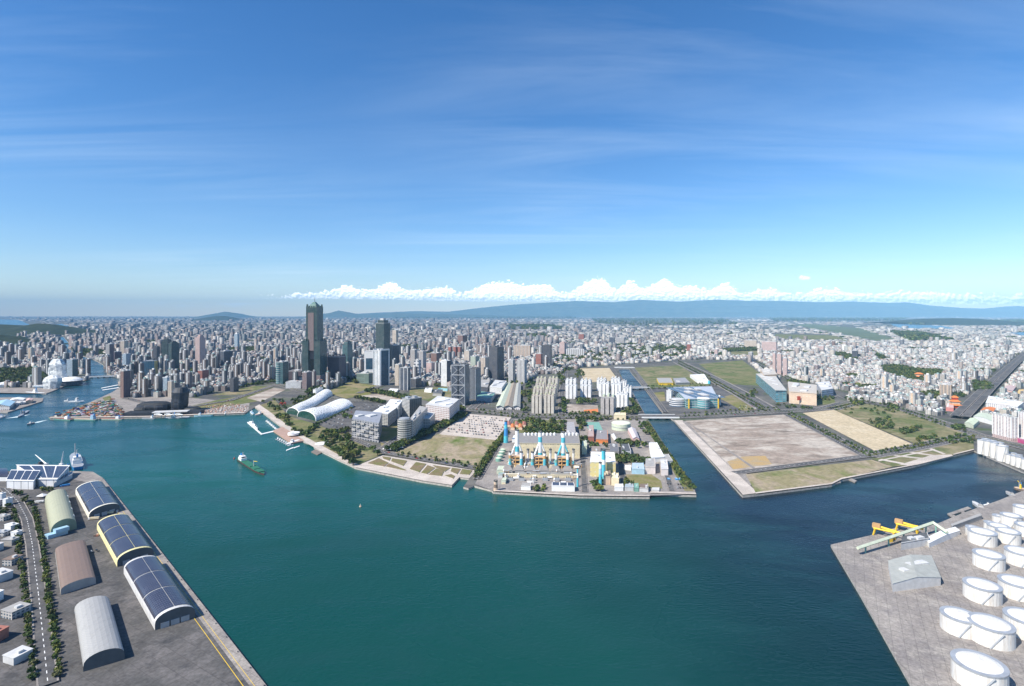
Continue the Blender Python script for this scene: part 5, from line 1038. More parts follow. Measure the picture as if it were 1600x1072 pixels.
p = G(1108, 600) - Vector(ws.location); MB().lathe(p.x, p.y - 1, [(5.5, 1), (5.5, 13)], 16).build('sign_drum', turq, ws)
block('teal_mall', 'long teal glass mall wing with curved front', 'mall', [(1212, 628), (1229, 628), (1208, 596), (1181, 598)], 38, fc('teal_mall_facade', (0.16, 0.27, 0.31), (0.05, 0.16, 0.20), 12, 6, .8, .6, (.45, .45, .44), rough=.4), flat('mall_roof2', (.48, .46, .42)), units=4)
m2 = block('beige_mall', 'beige tiled mall block with a red sign panel', 'mall', [(1233, 630), (1276, 634), (1276, 618), (1231, 612)], 38, fc('beige_mall_facade', (0.66, 0.50, 0.36), (0.5, 0.36, 0.25), 10, 9, .5, .12, (.48, .45, .4)), flat('mall_roof3', (.50, .46, .40)), units=5)
p = G(1248, 632) - Vector(m2.location); MB().box(p.x, p.y - .8, 14, 11, 1, 13, .06).build('sign_panel', red, m2)
block('round_mall_end', 'rounded beige rear block of the teal mall', 'mall', [(1194, 603), (1214, 602), (1209, 591), (1188, 592)], 44, tan, flat('mall_roof3', 0), units=2)
block('grid_office', 'white office block with a grey lattice side right of the beige mall', 'office block', [(1284, 622), (1302, 619), (1296, 606), (1276, 608)], 26, fc('lattice_facade', (0.66, 0.68, 0.72), (0.10, 0.12, 0.15), 9, 8, .6, .6), lgrey, units=3)
# ---- right side buildings
for i, (pxs, h_, wm_, rm_, g_, lb) in enumerate((([(1507, 666), (1521, 670), (1530, 662), (1516, 658)], 9, lgreen, flat('mint_roof', (.55, .62, .45)), 4, 'mint roofed shed nearest the highway foot'), ([(1521, 656), (1550, 664), (1556, 657), (1530, 650)], 10, white, lgreen, 4, 'long mint roofed factory left of the pink white slab'),
        ([(1532, 646), (1552, 648), (1556, 642), (1538, 641)], 9, white, orange, 3, 'orange tiled temple hall behind the mint factory'), ([(1478, 642), (1490, 643), (1490, 636), (1479, 635)], 10, flat('rose_wall', (.55, .22, .2)), pink, 0, 'rose pink block below the orange temple'), ([(1560, 642), (1590, 648), (1600, 640), (1572, 634)], 22, f_white, white, 0, 'white row of flats above the mint factory'),
        ([(1540, 640), (1566, 642), (1568, 632), (1545, 628)], 20, f_white, white, 0, 'white flats with greenish roofs beside the highway'), ([(1566, 612), (1582, 614), (1588, 606), (1574, 604)], 7, pink, flat('pinkgrey_roof', (.5, .38, .36)), 3, 'pinkish roofed school hall right of the highway'), ([(1587, 622), (1606, 624), (1610, 614), (1592, 612)], 8, cream, flat('ochre_roof', (.62, .44, .18)), 3, 'ochre roofed hall at the right edge'),
        ([(1586, 690), (1600, 694), (1606, 688), (1592, 684)], 9, flat('magenta_wall', (.45, .08, .2)), lgrey, 0, 'magenta low shop below the pink white slab'))):
    block('hall_building', lb, 'building', pxs, h_, wm_, rm_, units=0 if g_ else 2, gable=g_)
def temple(label, pxc, w_, n=3, h0=8):
    o = thing('temple', label, 'temple', G(*pxc), R(-15)); z = 0
    for i in range(n):
        s = 1 - .25 * i; MB().box(0, 0, z, w_ * s * .8, w_ * s * .55, h0).build('hall', red if i % 2 == 0 else tan, o); z += h0
        MB().box(0, 0, z, w_ * s * 1.05, w_ * s * .75, h0 * .75, ts=.35, bottom=True).build('roof', orange, o); z += h0 * .5
temple('orange roofed temple among the houses near the highway', (1492, 637), 34); temple('orange roofed temple inside the dark city wood', (1436, 591), 40, 2)
OCC += [(G(1492, 637).x, G(1492, 637).y, 25)]
# ---- storage tanks at the harbour corner and lower right
_k = NM('weathered_tank', .55, .3); tankm = _k.color(_k.mix(_k.rng(_k.noise(0.5, 5, sc3=(1.5, 1.5, .12), rough=.7), .45, .72, 0, .7), (0.72, 0.71, 0.67), (0.42, 0.34, 0.26)))
def tank(label, pxc, r, h_, grp, mt=None):
    mt = mt or tankm
    o = thing('storage_tank', label, 'tank', G(*pxc), 0, grp); MB().lathe(0, 0, [(r, 0), (r, h_)], 28).build('shell', mt, o, smooth=False)
    MB().lathe(0, 0, [(r * 1.02, h_), (r * .6, h_ + r * .12), (0, h_ + r * .18)], 28).build('roof', mt, o); MB().lathe(0, 0, [(r * 1.02, h_ - .1), (r * 1.02, h_ + 1)], 28).build('railing', steel, o)
    q = MB(); q.bar((-r * .7, -r * .76, 0), (-r * .2, -r * 1.03, h_), .5); q.build('stair', steel, o)
    OCC.append((o.location.x, o.location.y, r + 3))
CORN = [(1533.5, 709, 7, 29), (1544, 712, 7, 30), (1554, 715.5, 7, 31), (1566, 720, 10, 30), (1540, 705, 7, 26), (1551, 708, 7, 26), (1562, 711, 7, 26), (1577, 724, 6, 17), (1585, 727, 6, 18), (1593, 730, 6, 19), (1602, 733, 6, 19), (1583, 720, 6, 15), (1592, 723, 6, 15)]
for i, (x, y, r, h_) in enumerate(CORN): tank(['first', 'second', 'third', 'fourth, widest', 'first rear', 'second rear', 'third rear', 'first short', 'second short', 'third short', 'fourth short', 'first short rear', 'second short rear'][i] + ' white silo from the harbour corner along the quay', (x, y), r, h_, 'white silos at the harbour corner')
BT = [(1520, 836, 8, 10), (1535, 848, 15, 14), (1560, 836, 12, 12), (1580, 820, 12, 13), (1598, 806, 11, 13), (1547, 827, 7, 9), (1575, 846, 13, 13), (1605, 836, 13, 13), (1560, 815, 7, 8), (1545, 885, 15, 14), (1595, 880, 15, 14), (1535, 935, 16, 14), (1590, 930, 16, 14), (1500, 985, 15, 14), (1548, 1000, 17, 15), (1605, 990, 17, 15), (1530, 1066, 18, 15)]
rown = ['back', 'second', 'third', 'fourth', 'front']
for i, (x, y, r, h_) in enumerate(BT): tank(f"{['squat', 'big', 'broad', 'domed', 'plain', 'narrow', 'pale'][i % 7]} white oil tank in the lower right farm, {['farthest left', 'left of centre', 'centre', 'right of centre', 'at the right edge'][min(4, max(0, int((x - 1450) / 32)))]}, {rown[min(4, int((y - 800) / 55))]} row", (x, y), r, h_, 'oil tanks at the lower right')
# lower right quay: gantries, conveyor, sheds
for i, (x, y) in enumerate(((1382, 838), (1417, 831))):
    o = thing('yellow_unloader', ['left', 'right'][i] + ' yellow crane on the lower right coal quay', 'crane', G(x, y), R(-42)); q = MB()
    for s in (-1, 1):
        for k in (-1, 1): q.bar((s * 12, k * 5, 0), (s * 10, k * 4, 9), .7)
    q.bar((-12, -4, 9), (12, -4, 9), .9); q.bar((-12, 4, 9), (12, 4, 9), .9); q.build('portal', yellow, o); MB().box(-9, 0, 9.5, 9, 7, 5).build('machine_house', ochre, o); MB().bar((-6, 0, 11), (18, 0, 8.5), 1.3).build('boom', yellow, o)
conv = thing('conveyor_bridge', 'long green covered conveyor bridge over the lower right quay', 'conveyor', G(1450, 835)); q = MB(); bb = Vector(conv.location)
P3 = [(G(1340, 868) - bb + Vector((0, 0, 9))), (G(1400, 850) - bb + Vector((0, 0, 11))), (G(1458, 833) - bb + Vector((0, 0, 14))), (G(1480, 845) - bb + Vector((0, 0, 11)))]
for a, b_ in zip(P3, P3[1:]): q.bar(a, b_, 1.6)
q.build('gallery', lgreen, conv)
for a, b_ in zip(P3, P3[1:]):
    for t_ in (.2, .8): c_ = a.lerp(b_, t_); MB().bar((c_.x, c_.y, 0), (c_.x, c_.y, c_.z - 1.5), .8).build('support', seagreen, conv)
block('yellow_hopper', 'small yellow hopper between the cranes', 'hopper', [(1388, 848), (1395, 847), (1397, 843), (1390, 844)], 5, yellow, yellow, units=0)
block('quay_warehouse', 'dark roofed quay warehouse below the conveyor', 'warehouse', [(1408, 860), (1452, 852), (1448, 842), (1410, 848)], 8, lgrey, dgrey, units=2)
block('quay_warehouse', 'long white pipe shed beside the dark roofed warehouse', 'warehouse', [(1452, 856), (1500, 836), (1492, 830), (1446, 848)], 6, white, white, units=0, gable=2)
block('quay_warehouse', 'long thin grey store on the lower right quay', 'warehouse', [(1488, 829), (1534, 812), (1531, 808), (1486, 825)], 5, grey, grey, units=0)
block('quay_warehouse', 'grey walled warehouse below the dark roofed one', 'warehouse', [(1395, 925), (1470, 915), (1455, 880), (1388, 888)], 9, lgrey, flat('dull_grey_roof', 0), units=3, gable=4)
# floating docks, wharves
def deck(label, px, z, mat, cat='jetty', name='jetty', t=1.6):
    c, P = L2W([(G(x, y, 1).x, G(x, y, 1).y) for x, y in px]); o = MB().prism(P, -1.5, z, bottom=True).build(name, mat, None, (c.x, c.y, 0)); return tag(o, label, cat)
deck('U shaped floating dock off the lower right quay, long side', [(1480, 803), (1512, 792), (1518, 795), (1484, 806)], 1.6, concrete); deck('left arm of the U shaped floating dock', [(1484, 806), (1490, 805), (1496, 808), (1490, 810)], 1.7, concrete); deck('right arm of the U shaped floating dock', [(1500, 799), (1504, 798), (1511, 803), (1506, 805)], 1.7, concrete)
deck('long white floating breakwater of the marina', [(386, 660), (388, 659), (410, 678), (408, 679)], 1.0, white); deck('short white breakwater arm joining the marina deck', [(408, 679), (408.5, 677.5), (427, 673), (428, 674.5)], 1.05, white)
deck('brown plank covered marina deck', [(427, 674), (441, 668), (476, 690), (455, 694), (450, 690)], 3.4, flat('brown_deck', (.40, .27, .21)))
deck('square wooden raft below the blue pond', [(486, 706), (494, 702), (506, 706), (496, 711)], 1.5, flat('raft_wood', (.20, .17, .14)))
deck('thin white pontoon below the yachts, left piece', [(447, 703), (458, 698.5), (459, 699.5), (448, 704)], .9, white); deck('thin white pontoon below the yachts, right piece', [(459, 699), (468, 696), (468.5, 697), (460, 700)], .9, white)
deck('grey ruined jetty on the big lot shore', [(1180, 774), (1296, 760), (1314, 755), (1312, 752), (1180, 770)], 2.4, concrete); deck('small concrete jetty stub on the big lot shore', [(1326, 750), (1330, 748), (1339, 752), (1336, 754)], 2.0, concrete)
deck('long pale wharf pontoon in the inner basin, upper', [(158, 606), (184, 601), (184, 602), (158, 607)], 1, white); deck('long pale wharf pontoon in the inner basin, lower', [(160, 609), (186, 605), (186, 606), (160, 610)], 1, white)
o = thing('ring_pavilion', 'white ring pavilion on the brown marina deck', 'pavilion', G(459, 681)); MB().lathe(0, 0, [(6, 3), (6, 7), (14, 8), (14, 3.2)], 24).build('ring', white, o); MB().lathe(0, 0, [(10, 0), (10, 3.1)], 20).build('wall', glassm, o)
pond = thing('blue_pond', 'bright blue pond with a white rim on the shore', 'pond', G(504, 694)); MB().lathe(0, 0, [(15, .9), (15, 1.6)], 28).build('water_basin', flat('pond_blue', (0.02, 0.28, 0.62), .2), pond); MB().lathe(0, 0, [(15.1, 1.0), (16.6, 1.0), (16.6, 2.1), (15.1, 2.1)], 28).build('rim', white, pond)
o = thing('red_sculpture', 'red frame sculpture in the park left of the exhibition hall', 'sculpture', G(440, 633)); q = MB(); [q.bar((i * 6 - 9, (i % 2) * 8, 0), (i * 6 - 3, 4 - (i % 2) * 8, 9), 1.0) for i in range(4)]; q.build('frame', red, o)
# ---- boats and ships
wake = flat('wake_foam', (0.55, 0.66, 0.68), .8, .3, .5)
def ship(label, bow, stern, beam, cat='ship', name='ship', hull=blue, deckm=grey, house=white, hh=8, hpos=.78, fb=3.5, cargo=None, funnel=True, masts=1, group=None, crane=0, red_boot=True):
    B, A = G(*bow, 0), G(*stern, 0); c = (A + B) / 2; d = B - A; L = d.length; o = thing(name, label, cat, (c.x, c.y, 0), math.atan2(d.y, d.x), group)
    st = [(-.5, .72), (-.42, .95), (0, 1), (.28, .95), (.42, .55), (.5, .03)]; lo = [(x * L * .97, w_ * beam / 2 * .85) for x, w_ in st]; up = [(x * L, w_ * beam / 2) for x, w_ in st]
    P0 = lo + [(x, -y) for x, y in lo[::-1]]; P1 = up + [(x, -y) for x, y in up[::-1]]; P0.reverse(); P1.reverse()
    MB().prism(P0, -.8, fb, 0, 1, P1).build('hull', [hull, deckm], o)
    hx = L * (.5 - hpos); w1 = beam * .72
    MB().box(hx, 0, fb, L * .13, w1, hh * .45).build('deckhouse', house, o); MB().box(hx, 0, fb + hh * .45, L * .10, w1 * .85, hh * .3).build('bridge', house, o)
    if L > 20: MB().box(hx + L * .05 + .2, 0, fb + hh * .5, .3, w1 * .7, hh * .16).build('window_band', black, o)
    if funnel: MB().box(hx - L * .05, 0, fb + hh * .75, L * .035, w1 * .25, hh * .35, ts=.8).build('funnel', blue, o)
    for i in range(masts): x = hx + L * .02 if i == 0 else L * (.25 - .25 * (i - 1)); MB().bar((x, 0, fb + (hh * .7 if i == 0 else 0)), (x, 0, fb + hh * 1.5), max(.12, L * .004)).build('mast', steel, o)
    if cargo:
        for i in range(cargo[1]): MB().box(L * (.34 - .5 * i / max(1, cargo[1])), 0, fb, L * .42 / cargo[1], beam * .7, 1.6).build('hatch_cover', cargo[0], o)
    for i in range(crane): x = L * (.1 + .2 * i); MB().bar((x, 0, fb), (x, 0, fb + hh * 1.1), .6).build('crane_post', steel, o); MB().bar((x, 0, fb + hh), (x + L * .14, 0, fb + hh * 1.3), .4).build('crane_boom', yellow, o)
    return o
ship('green decked dredger with a black red hull alone in mid harbour', (413, 743), (374, 718), 15, 'dredger', hull=flat('ship_hull_dark', (.10, .05, .05)), deckm=green, hpos=.86, cargo=(green, 3), hh=11, fb=3.5, crane=1)
ship('grey hulled cargo boat moored leftmost at the scrap wharf tip', (76, 654), (112, 657), 13, hull=seagreen, deckm=brick, hh=11, hpos=.82)
ship('teal freighter with a blue white bridge moored second at the scrap wharf', (114, 656), (151, 657), 13, hull=seagreen, deckm=tan, house=lblue, hh=15, hpos=.85)
ship('yellow green striped boat moored third along the scrap wharf', (154, 655.5), (192, 656), 12, hull=lgreen, deckm=brick, house=white, hh=9, hpos=.8)
ship('small grey work boat left of the black terminal quay', (222, 654.5), (242, 655), 8, hull=steel, hh=8)
ship('white patrol ship moored before the black terminal tower', (257, 654), (296, 653), 12, hull=lgrey, deckm=lgrey, hh=12, hpos=.35)
ship('turquoise decked boat right of the black terminal', (303, 651), (333, 650), 10, hull=lblue, deckm=seagreen, hh=8, hpos=.3)
ship('small white boat moored at the rubble wharf end', (338, 649), (356, 648), 7, hull=white, hh=7)
ship('white ferry moored at the concert hall quay', (40, 613.5), (68, 615.5), 14, 'ferry', hull=white, deckm=white, hh=15, hpos=.55)
ship('white yacht with a raised bridge in the inner basin', (132, 628), (108, 628.5), 13, 'yacht', hull=white, deckm=white, hh=15, hpos=.5, funnel=False)
ship('small white launch left of the white yacht', (100, 627), (108, 627), 7, 'boat', hull=white, hh=7, funnel=False)
navy = flat('navy_grey', (.25, .28, .32))
ship('grey naval patrol boat steaming up the channel', (28, 653), (44, 643), 9, 'patrol boat', hull=navy, deckm=navy, house=navy, hh=9, hpos=.5, masts=2)
ship('small white ferry at the left edge with a wake', (8, 651), (-3, 655), 8, 'ferry', hull=white, hh=7, hpos=.5)
ship('small launch trailing a white wake in the channel', (42, 664.5), (53, 661.5), 6, 'boat', hull=navy, hh=5, hpos=.5, funnel=False)
ship('white yacht moored inside the marina breakwater, larger', (398, 667), (391, 660), 7, 'yacht', hull=white, deckm=white, hh=7, hpos=.5, funnel=False)
ship('white sailing boat moored inside the marina breakwater, smaller', (402, 672), (399, 668), 4, 'yacht', hull=white, deckm=white, hh=6, hpos=.5, funnel=False)
ship('white motor yacht moored below the park bank, upper one', (391, 644), (396, 648), 6, 'yacht', hull=white, deckm=lblue, hh=6, hpos=.5, funnel=False); ship('white moored catamaran by the marina head pier', (399, 650), (412, 645), 10, 'yacht', hull=white, deckm=tan, hh=7, hpos=.5, funnel=False)
MT = ['first', 'second', 'third', 'fourth', 'fifth', 'sixth', 'seventh']
for i in range(7): x, y = 415 + i * 2.7, 658 + i * 2.3; ship(f'{MT[i]} white yacht from the top in the marina row left of the promenade', (x, y), (x + 5, y + 1.5), 3.6, 'yacht', name='yacht', hull=white, deckm=lgrey, hh=4, hpos=.5, fb=1.4, funnel=False, group='yachts along the promenade')
for i in range(7): x, y = 430 + i * 3.2, 688 + i * 1.5; ship(f'{MT[i]} white yacht from the left in the row below the brown deck', (x, y), (x + 9, y - 2.5 + i * .2), 3.8, 'yacht', name='yacht', hull=white, deckm=lgrey, hh=5, hpos=.5, fb=1.5, funnel=False, group='yachts below the brown deck')
ship('big white yacht moored right of the yacht row', (446, 697), (467, 689), 8, 'yacht', hull=white, deckm=white, hh=8, hpos=.5, funnel=False)
ship('blue white cargo ship berthed end-on behind the ferry terminal', (116, 712), (122, 735), 19, hull=blue, deckm=steel, house=white, hh=17, hpos=.75, fb=7, masts=2)
ship('grey barge berthed along the ferry terminal quay', (70, 732), (108, 733), 12, 'barge', hull=dgrey, deckm=tan, house=grey, hh=6, hpos=.9, cargo=(tan, 2))
ship('dark coal barge at the left end of the terminal quay', (50, 729), (70, 729), 16, 'barge', hull=black, deckm=dgrey, house=dgrey, hh=9, hpos=.7)
ship('grey barge moored at the upper end of the lower right quay', (1520, 786), (1534, 796), 7, 'barge', hull=lgrey, deckm=lgrey, house=grey, hh=4, hpos=.85, funnel=False); ship('small white boat beside the grey barge', (1537, 790), (1546, 789), 4, 'boat', hull=white, deckm=white, hh=3, fb=1.2, funnel=False)
ship('grey lighter moored by the quay near the right edge', (1572, 770), (1584, 777), 6, 'barge', hull=lgrey, deckm=grey, house=grey, hh=3, funnel=False)
ship('crane barge with a yellow mast at the right edge', (1584, 764), (1606, 768), 12, 'barge', hull=brown, deckm=tan, house=yellow, hh=9, crane=1, hpos=.5)
for lb, px in (('foam wake of the small launch', [(52, 661), (58, 659), (75, 656), (60, 660.5)]), ('foam wake of the small ferry', [(8, 654), (30, 650), (48, 647.5), (30, 652)])):
    tag(sheet('wake', [(G(x, y, 0).x, G(x, y, 0).y) for x, y in px], .12, wake), lb, None, None, 'stuff')
for lb, pxc, r, mt in (('lone buoy floating in the mid harbour', (563, 792), 1.8, tan), ('small red buoy left of the dredger', (366, 717), 1.6, red)):
    o = thing('buoy', lb, 'buoy', (G(*pxc, 0).x, G(*pxc, 0).y, 0)); MB().lathe(0, 0, [(r, -.5), (r, 1.2), (r * .5, 1.6), (r * .3, 3.4), (0, 3.8)], 12).build('float', mt, o); MB().bar((0, 0, 3.5), (0, 0, 5), .15).build('lamp_post', white, o)
# harbour cranes behind the terminal
for lb, pxc, ang, mt, tip in (('white luffing crane with a raised boom on the barge quay', (96, 733), 0, white, (4, 0, 34)), ('grey slewing crane leaning left on the barge quay', (72, 733), 0, steel, (-26, 6, 26))):
    o = thing('harbour_crane', lb, 'crane', G(*pxc), ang); q = MB()
    for i in (-1, 1):
        for j in (-1, 1): q.bar((i * 3, j * 3, 0), (i * 1.5, j * 1.5, 7), .5)
    q.build('portal', mt, o); MB().box(0, 0, 7, 6, 5, 4).build('cab', mt, o); q = MB(); q.bar((-1, 0, 10), tip, .7, r2=.35); q.bar((1, 0, 10), tip, .7, r2=.35); q.build('boom', mt, o)
# ---- vehicles
def car_mesh(L=4.6, w_=1.9, h_=1.5):
    m = MB(); m.box(0, 0, .35, L, w_, .6, m=0); m.box(-.2, 0, .95, L * .56, w_ * .92, .55, m=1, mt=0, ts=.78)
    for i in (-1, 1):
        for j in (-1, 1): m.box(i * L * .31, j * w_ * .44, 0, .65, .22, .62, m=2)
    return m
cm_ = NM('car_paint', 0.3, 0.5); cm_.color(cm_.n('ShaderNodeObjectInfo').outputs['Color']); tyre = flat('tyre_black', (.02, .02, .02)); glz = flat('car_glass', (.03, .04, .05), .15)
car_me = car_mesh().mesh('car', [cm_.mat, glz, tyre])
CARC = [('white', (.78, .78, .77)), ('silver', (.48, .49, .50)), ('black', (.03, .03, .035)), ('navy', (.04, .07, .16)), ('red', (.4, .04, .03)), ('grey', (.2, .2, .21))]
NCAR = [0]; ORDN = ['first', 'second', 'third', 'fourth', 'fifth', 'sixth', 'seventh', 'eighth', 'ninth', 'tenth', 'eleventh', 'twelfth', 'thirteenth', 'fourteenth', 'fifteenth', 'sixteenth', 'seventeenth', 'eighteenth', 'nineteenth', 'twentieth']
def lot_cars(quad, rows, cols, fill, where_, sc=1.0, stag=0, rot90=True):
    a, b_, c, d = [G(x, y) for x, y in quad]; ang = math.atan2((b_ - a).y, (b_ - a).x) + (math.pi / 2 if rot90 else 0)
    for i in range(rows):
        for j in range(cols):
            if random.random() > fill or NCAR[0] >= 300: continue
            p = a.lerp(b_, (j + .5) / cols).lerp(d.lerp(c, (j + .5) / cols), (i + .5) / rows)
            nm, cl = CARC[(0, 0, 0, 1, 1, 2, 2, 2, 3, 5, 5, 2, 0, 1, 3, 2, 5, 4)[random.randint(0, 17)]]
            o = bpy.data.objects.new('parked_car', car_me); COL.objects.link(o); o.location = (p.x, p.y, LAND + 1.45); o.rotation_euler = (0, 0, ang + random.uniform(-.04, .04)); o.scale = (sc, sc, sc); o.color = (*cl, 1); NCAR[0] += 1
            tag(o, f'{nm} car in {ORDN[rows - 1 - i]} row, {ORDN[j]} from left, {where_}', 'car', f'cars parked {where_}')
lot_cars([(692, 676), (776, 685), (797, 655), (729, 649)], 9, 19, .62, 'in the pale lot above the dry field', 1.35)
lot_cars([(556, 672), (600, 664), (640, 646), (598, 634)], 5, 12, .72, 'right of the exhibition hall', 1.3)
lot_cars([(503, 662), (524, 672), (600, 634), (560, 630)], 10, 4, .8, 'along the exhibition hall flank', 1.3, rot90=False)
lot_cars([(735, 632), (765, 634), (770, 624), (742, 622)], 3, 9, .8, 'beside the cross braced tower', 1.3)
lot_cars([(1130, 640), (1190, 640), (1180, 634), (1126, 634)], 2, 12, .5, 'in front of the striped mall', 1.3)
lot_cars([(1045, 766), (1075, 767), (1068, 756), (1040, 755)], 2, 7, .6, 'on the harbour tip yard', 1.1)
lot_cars([(60, 782), (72, 776), (78, 786), (64, 792)], 1, 4, .9, 'beside the white pyramid canopy', 1.0)
lot_cars([(126, 858), (150, 852), (160, 870), (135, 876)], 1, 3, .9, 'left of the yellow warehouse', 1.0)
k = 0
for pts_, wd in ROADS[:12]:
    for (x1, y1), (x2, y2) in zip(pts_, pts_[1:]):
        L_ = math.hypot(x2 - x1, y2 - y1); s = random.uniform(10, 60)
        while s < L_ and NCAR[0] < 300 and k < 60:
            nx, ny = -(y2 - y1) / L_, (x2 - x1) / L_; of = wd * .22 * random.choice((-1, 1)); nm, cl = CARC[random.randint(0, 5)]
            o = bpy.data.objects.new('moving_car', car_me); COL.objects.link(o); o.location = (x1 + (x2 - x1) * s / L_ + nx * of, y1 + (y2 - y1) * s / L_ + ny * of, LAND + 1.6); o.rotation_euler = (0, 0, math.atan2(y2 - y1, x2 - x1)); o.scale = (1.2, 1.2, 1.2); o.color = (*cl, 1)
            tag(o, f'{nm} car driving on the avenues between the lots', 'car', 'cars driving on the avenues'); s += random.uniform(60, 220); NCAR[0] += 1; k += 1
for i, (x, y, a) in enumerate(((148, 812, 12), (170, 803, 12), (103, 760, 40), (62, 786, 15))):
    o = thing('trailer_truck', ['cream trailer at the left door of the far solar warehouse', 'cream trailer at the right door of the far solar warehouse', 'blue truck on the wharf beside the terminal', 'white truck beside the curved port road'][i], 'truck', G(x, y), R(a)); MB().box(0, 0, 1.1, 11, 2.6, 2.7, bottom=True).build('trailer', [cream, cream, blue, white][i], o); MB().box(-7, 0, .8, 2.2, 2.4, 2.4).build('cab', [white, white, blue, white][i], o)
    for s in (-4, 0, 4, -7): MB().lathe(0, 0, [(.5, -1.3), (.5, 1.3)], 8).build('wheel', tyre, o, (s, 0, .5)).rotation_euler = (R(90), 0, 0)
qa, qb = G(163, 749), G(417, 1072); nb = 26
for i in range(nb):
    p = qa.lerp(qb, i / (nb - 1)) + Vector((-2.2, 0, 0)); o = thing('bollard', f'black mooring bollard on the left quay edge, {ORDN[i] if i < 20 else ["twenty first", "twenty second", "twenty third", "twenty fourth", "twenty fifth", "twenty sixth"][i - 20]} from the top', 'bollard', p, 0, 'bollards along the left quay'); MB().lathe(0, 0, [(.45, 0), (.35, .7), (.6, .8), (.6, 1.0), (0, 1.1)], 10).build('post', dgrey, o)
dq = (qb - qa).normalized(); nq = Vector((dq.y, -dq.x, 0)); m = MB()
for off, wd_ in ((13.5, .35), (7.0, .25)):
    a_, b_ = qa - nq * -off, qb - nq * -off; a_, b_ = qa + nq * off, qb + nq * off
    m.face([(a_.x - wd_, a_.y, LAND + .16), (a_.x + wd_, a_.y, LAND + .16), (b_.x + wd_, b_.y, LAND + .16), (b_.x - wd_, b_.y, LAND + .16)][::-1])
tag(m.build('quay_markings', yellow), kind='structure')
for i, (x, y) in enumerate(((196, 826), (206, 838), (183, 800), (152, 772), (262, 925), (150, 838), (118, 865))):
    o = thing('cargo_pallet_stack', ['rusty gear pile on the quay right of the yellow warehouse', 'brown gear pile lower down the quay edge', 'small crate stack beside the far solar warehouse corner', 'white crate stack at the quay bend', 'crate stack by the nearest solar warehouse', 'grey crate stack in front of the far solar warehouse', 'brown crate stack below the blue annex'][i], 'crates', G(x, y), i * .7)
    for k in range(4): MB().box((k % 2) * 2.6 - 1.3, (k // 2) * 2.2 - 1.1, 0, 2.3, 1.9, 1.2 + .8 * ((k + i) % 3)).build('crate', [brown, tan, lgrey, brick][(i + k) % 4], o)
# ---- scrap heaps / containers on the wharf and rubble
CC = [('rusty red', (.30, .09, .05)), ('blue', (.05, .10, .25)), ('white', (.62, .62, .6)), ('orange', (.5, .2, .07)), ('green', (.06, .18, .12)), ('brown', (.16, .10, .08)), ('grey', (.25, .26, .28)), ('pale tan', (.5, .42, .33))]
cont_m = NM('container_paint', 0.6, 0.3); cont_m.color(cont_m.n('ShaderNodeObjectInfo').outputs['Color'])
mm = MB(); mm.box(0, 0, 0, 12, 2.6, 2.6)
for i in range(9): mm.box(-5.4 + i * 1.35, 0, .1, .5, 2.75, 2.4)
for x in (-6, 6): mm.box(x, 0, 0, .3, 2.8, 2.75)
cont_me = mm.mesh('container', [cont_m.mat]); WH = W2([(84, 650), (112, 642), (150, 630), (176, 625), (190, 640), (196, 650), (192, 651.5), (86, 652)]); n_c = 0
while n_c < 290:
    x = random.uniform(min(p[0] for p in WH), max(p[0] for p in WH)); y = random.uniform(min(p[1] for p in WH), max(p[1] for p in WH))
    if not pip(WH, [x], [y])[0]: continue
    nm, cl = CC[random.randint(0, 7)]; lv = random.choice((0, 0, 0, 1, 1, 2)); s = random.uniform(.7, 1.0)
    o = bpy.data.objects.new('cargo_container', cont_me); COL.objects.link(o); o.location = (x, y, LAND + .2 + lv * 2.7); o.rotation_euler = (0, 0, random.choice((0, 1.57)) + random.uniform(-.4, .4)); o.scale = (s, s * 1.5, s * 1.2); o.color = (*[c * random.uniform(.8, 1.2) for c in cl], 1); n_c += 1
    tag(o, f'{nm} container or crate in the crowded heap on the left wharf', 'container', 'containers and crates heaped on the left wharf')
rk = ico(1)
def heap(name, label, px, n, r0, r1, base_c):
    P = W2(px); xs = [p[0] for p in P]; ys = [p[1] for p in P]; V = []; Fc = []; off = 0; cc = []; k = 0
    while k < n:
        x, y = random.uniform(min(xs), max(xs)), random.uniform(min(ys), max(ys))
        if not pip(P, [x], [y])[0]: continue
        r = random.uniform(r0, r1); V.append(rk[0] * (1 + RNG.uniform(-.25, .25, (len(rk[0]), 1))) * (r, r, r * .7) + (x, y, LAND + r * .2)); Fc.append(rk[1] + off); off += len(rk[0]); k += 1
        cc.append(np.repeat(np.clip(np.array([random.choice(base_c)]) * random.uniform(.7, 1.3), 0, 1), len(rk[1]), 0))
    o = bpy.data.objects.new(name, fastmesh(name, np.concatenate(V), np.concatenate(Fc), [leafm.mat], np.concatenate(cc))); COL.objects.link(o); tag(o, label, None, None, 'stuff')
heap('rubble', 'brown and grey rubble heaped on the wharf end right of the black terminal', [(315, 645), (322, 636), (360, 631), (388, 634), (385, 643), (360, 647), (325, 648)], 500, .8, 3.2, [(.35, .25, .2), (.45, .38, .33), (.28, .2, .17), (.5, .48, .45), (.4, .2, .14)])
heap('rubble', 'loose scrap between the containers on the left wharf', [(84, 650), (112, 642), (150, 630), (176, 625), (190, 640), (196, 650)], 500, .6, 2.2, [(.35, .18, .12), (.15, .14, .16), (.4, .36, .34), (.2, .25, .3)])
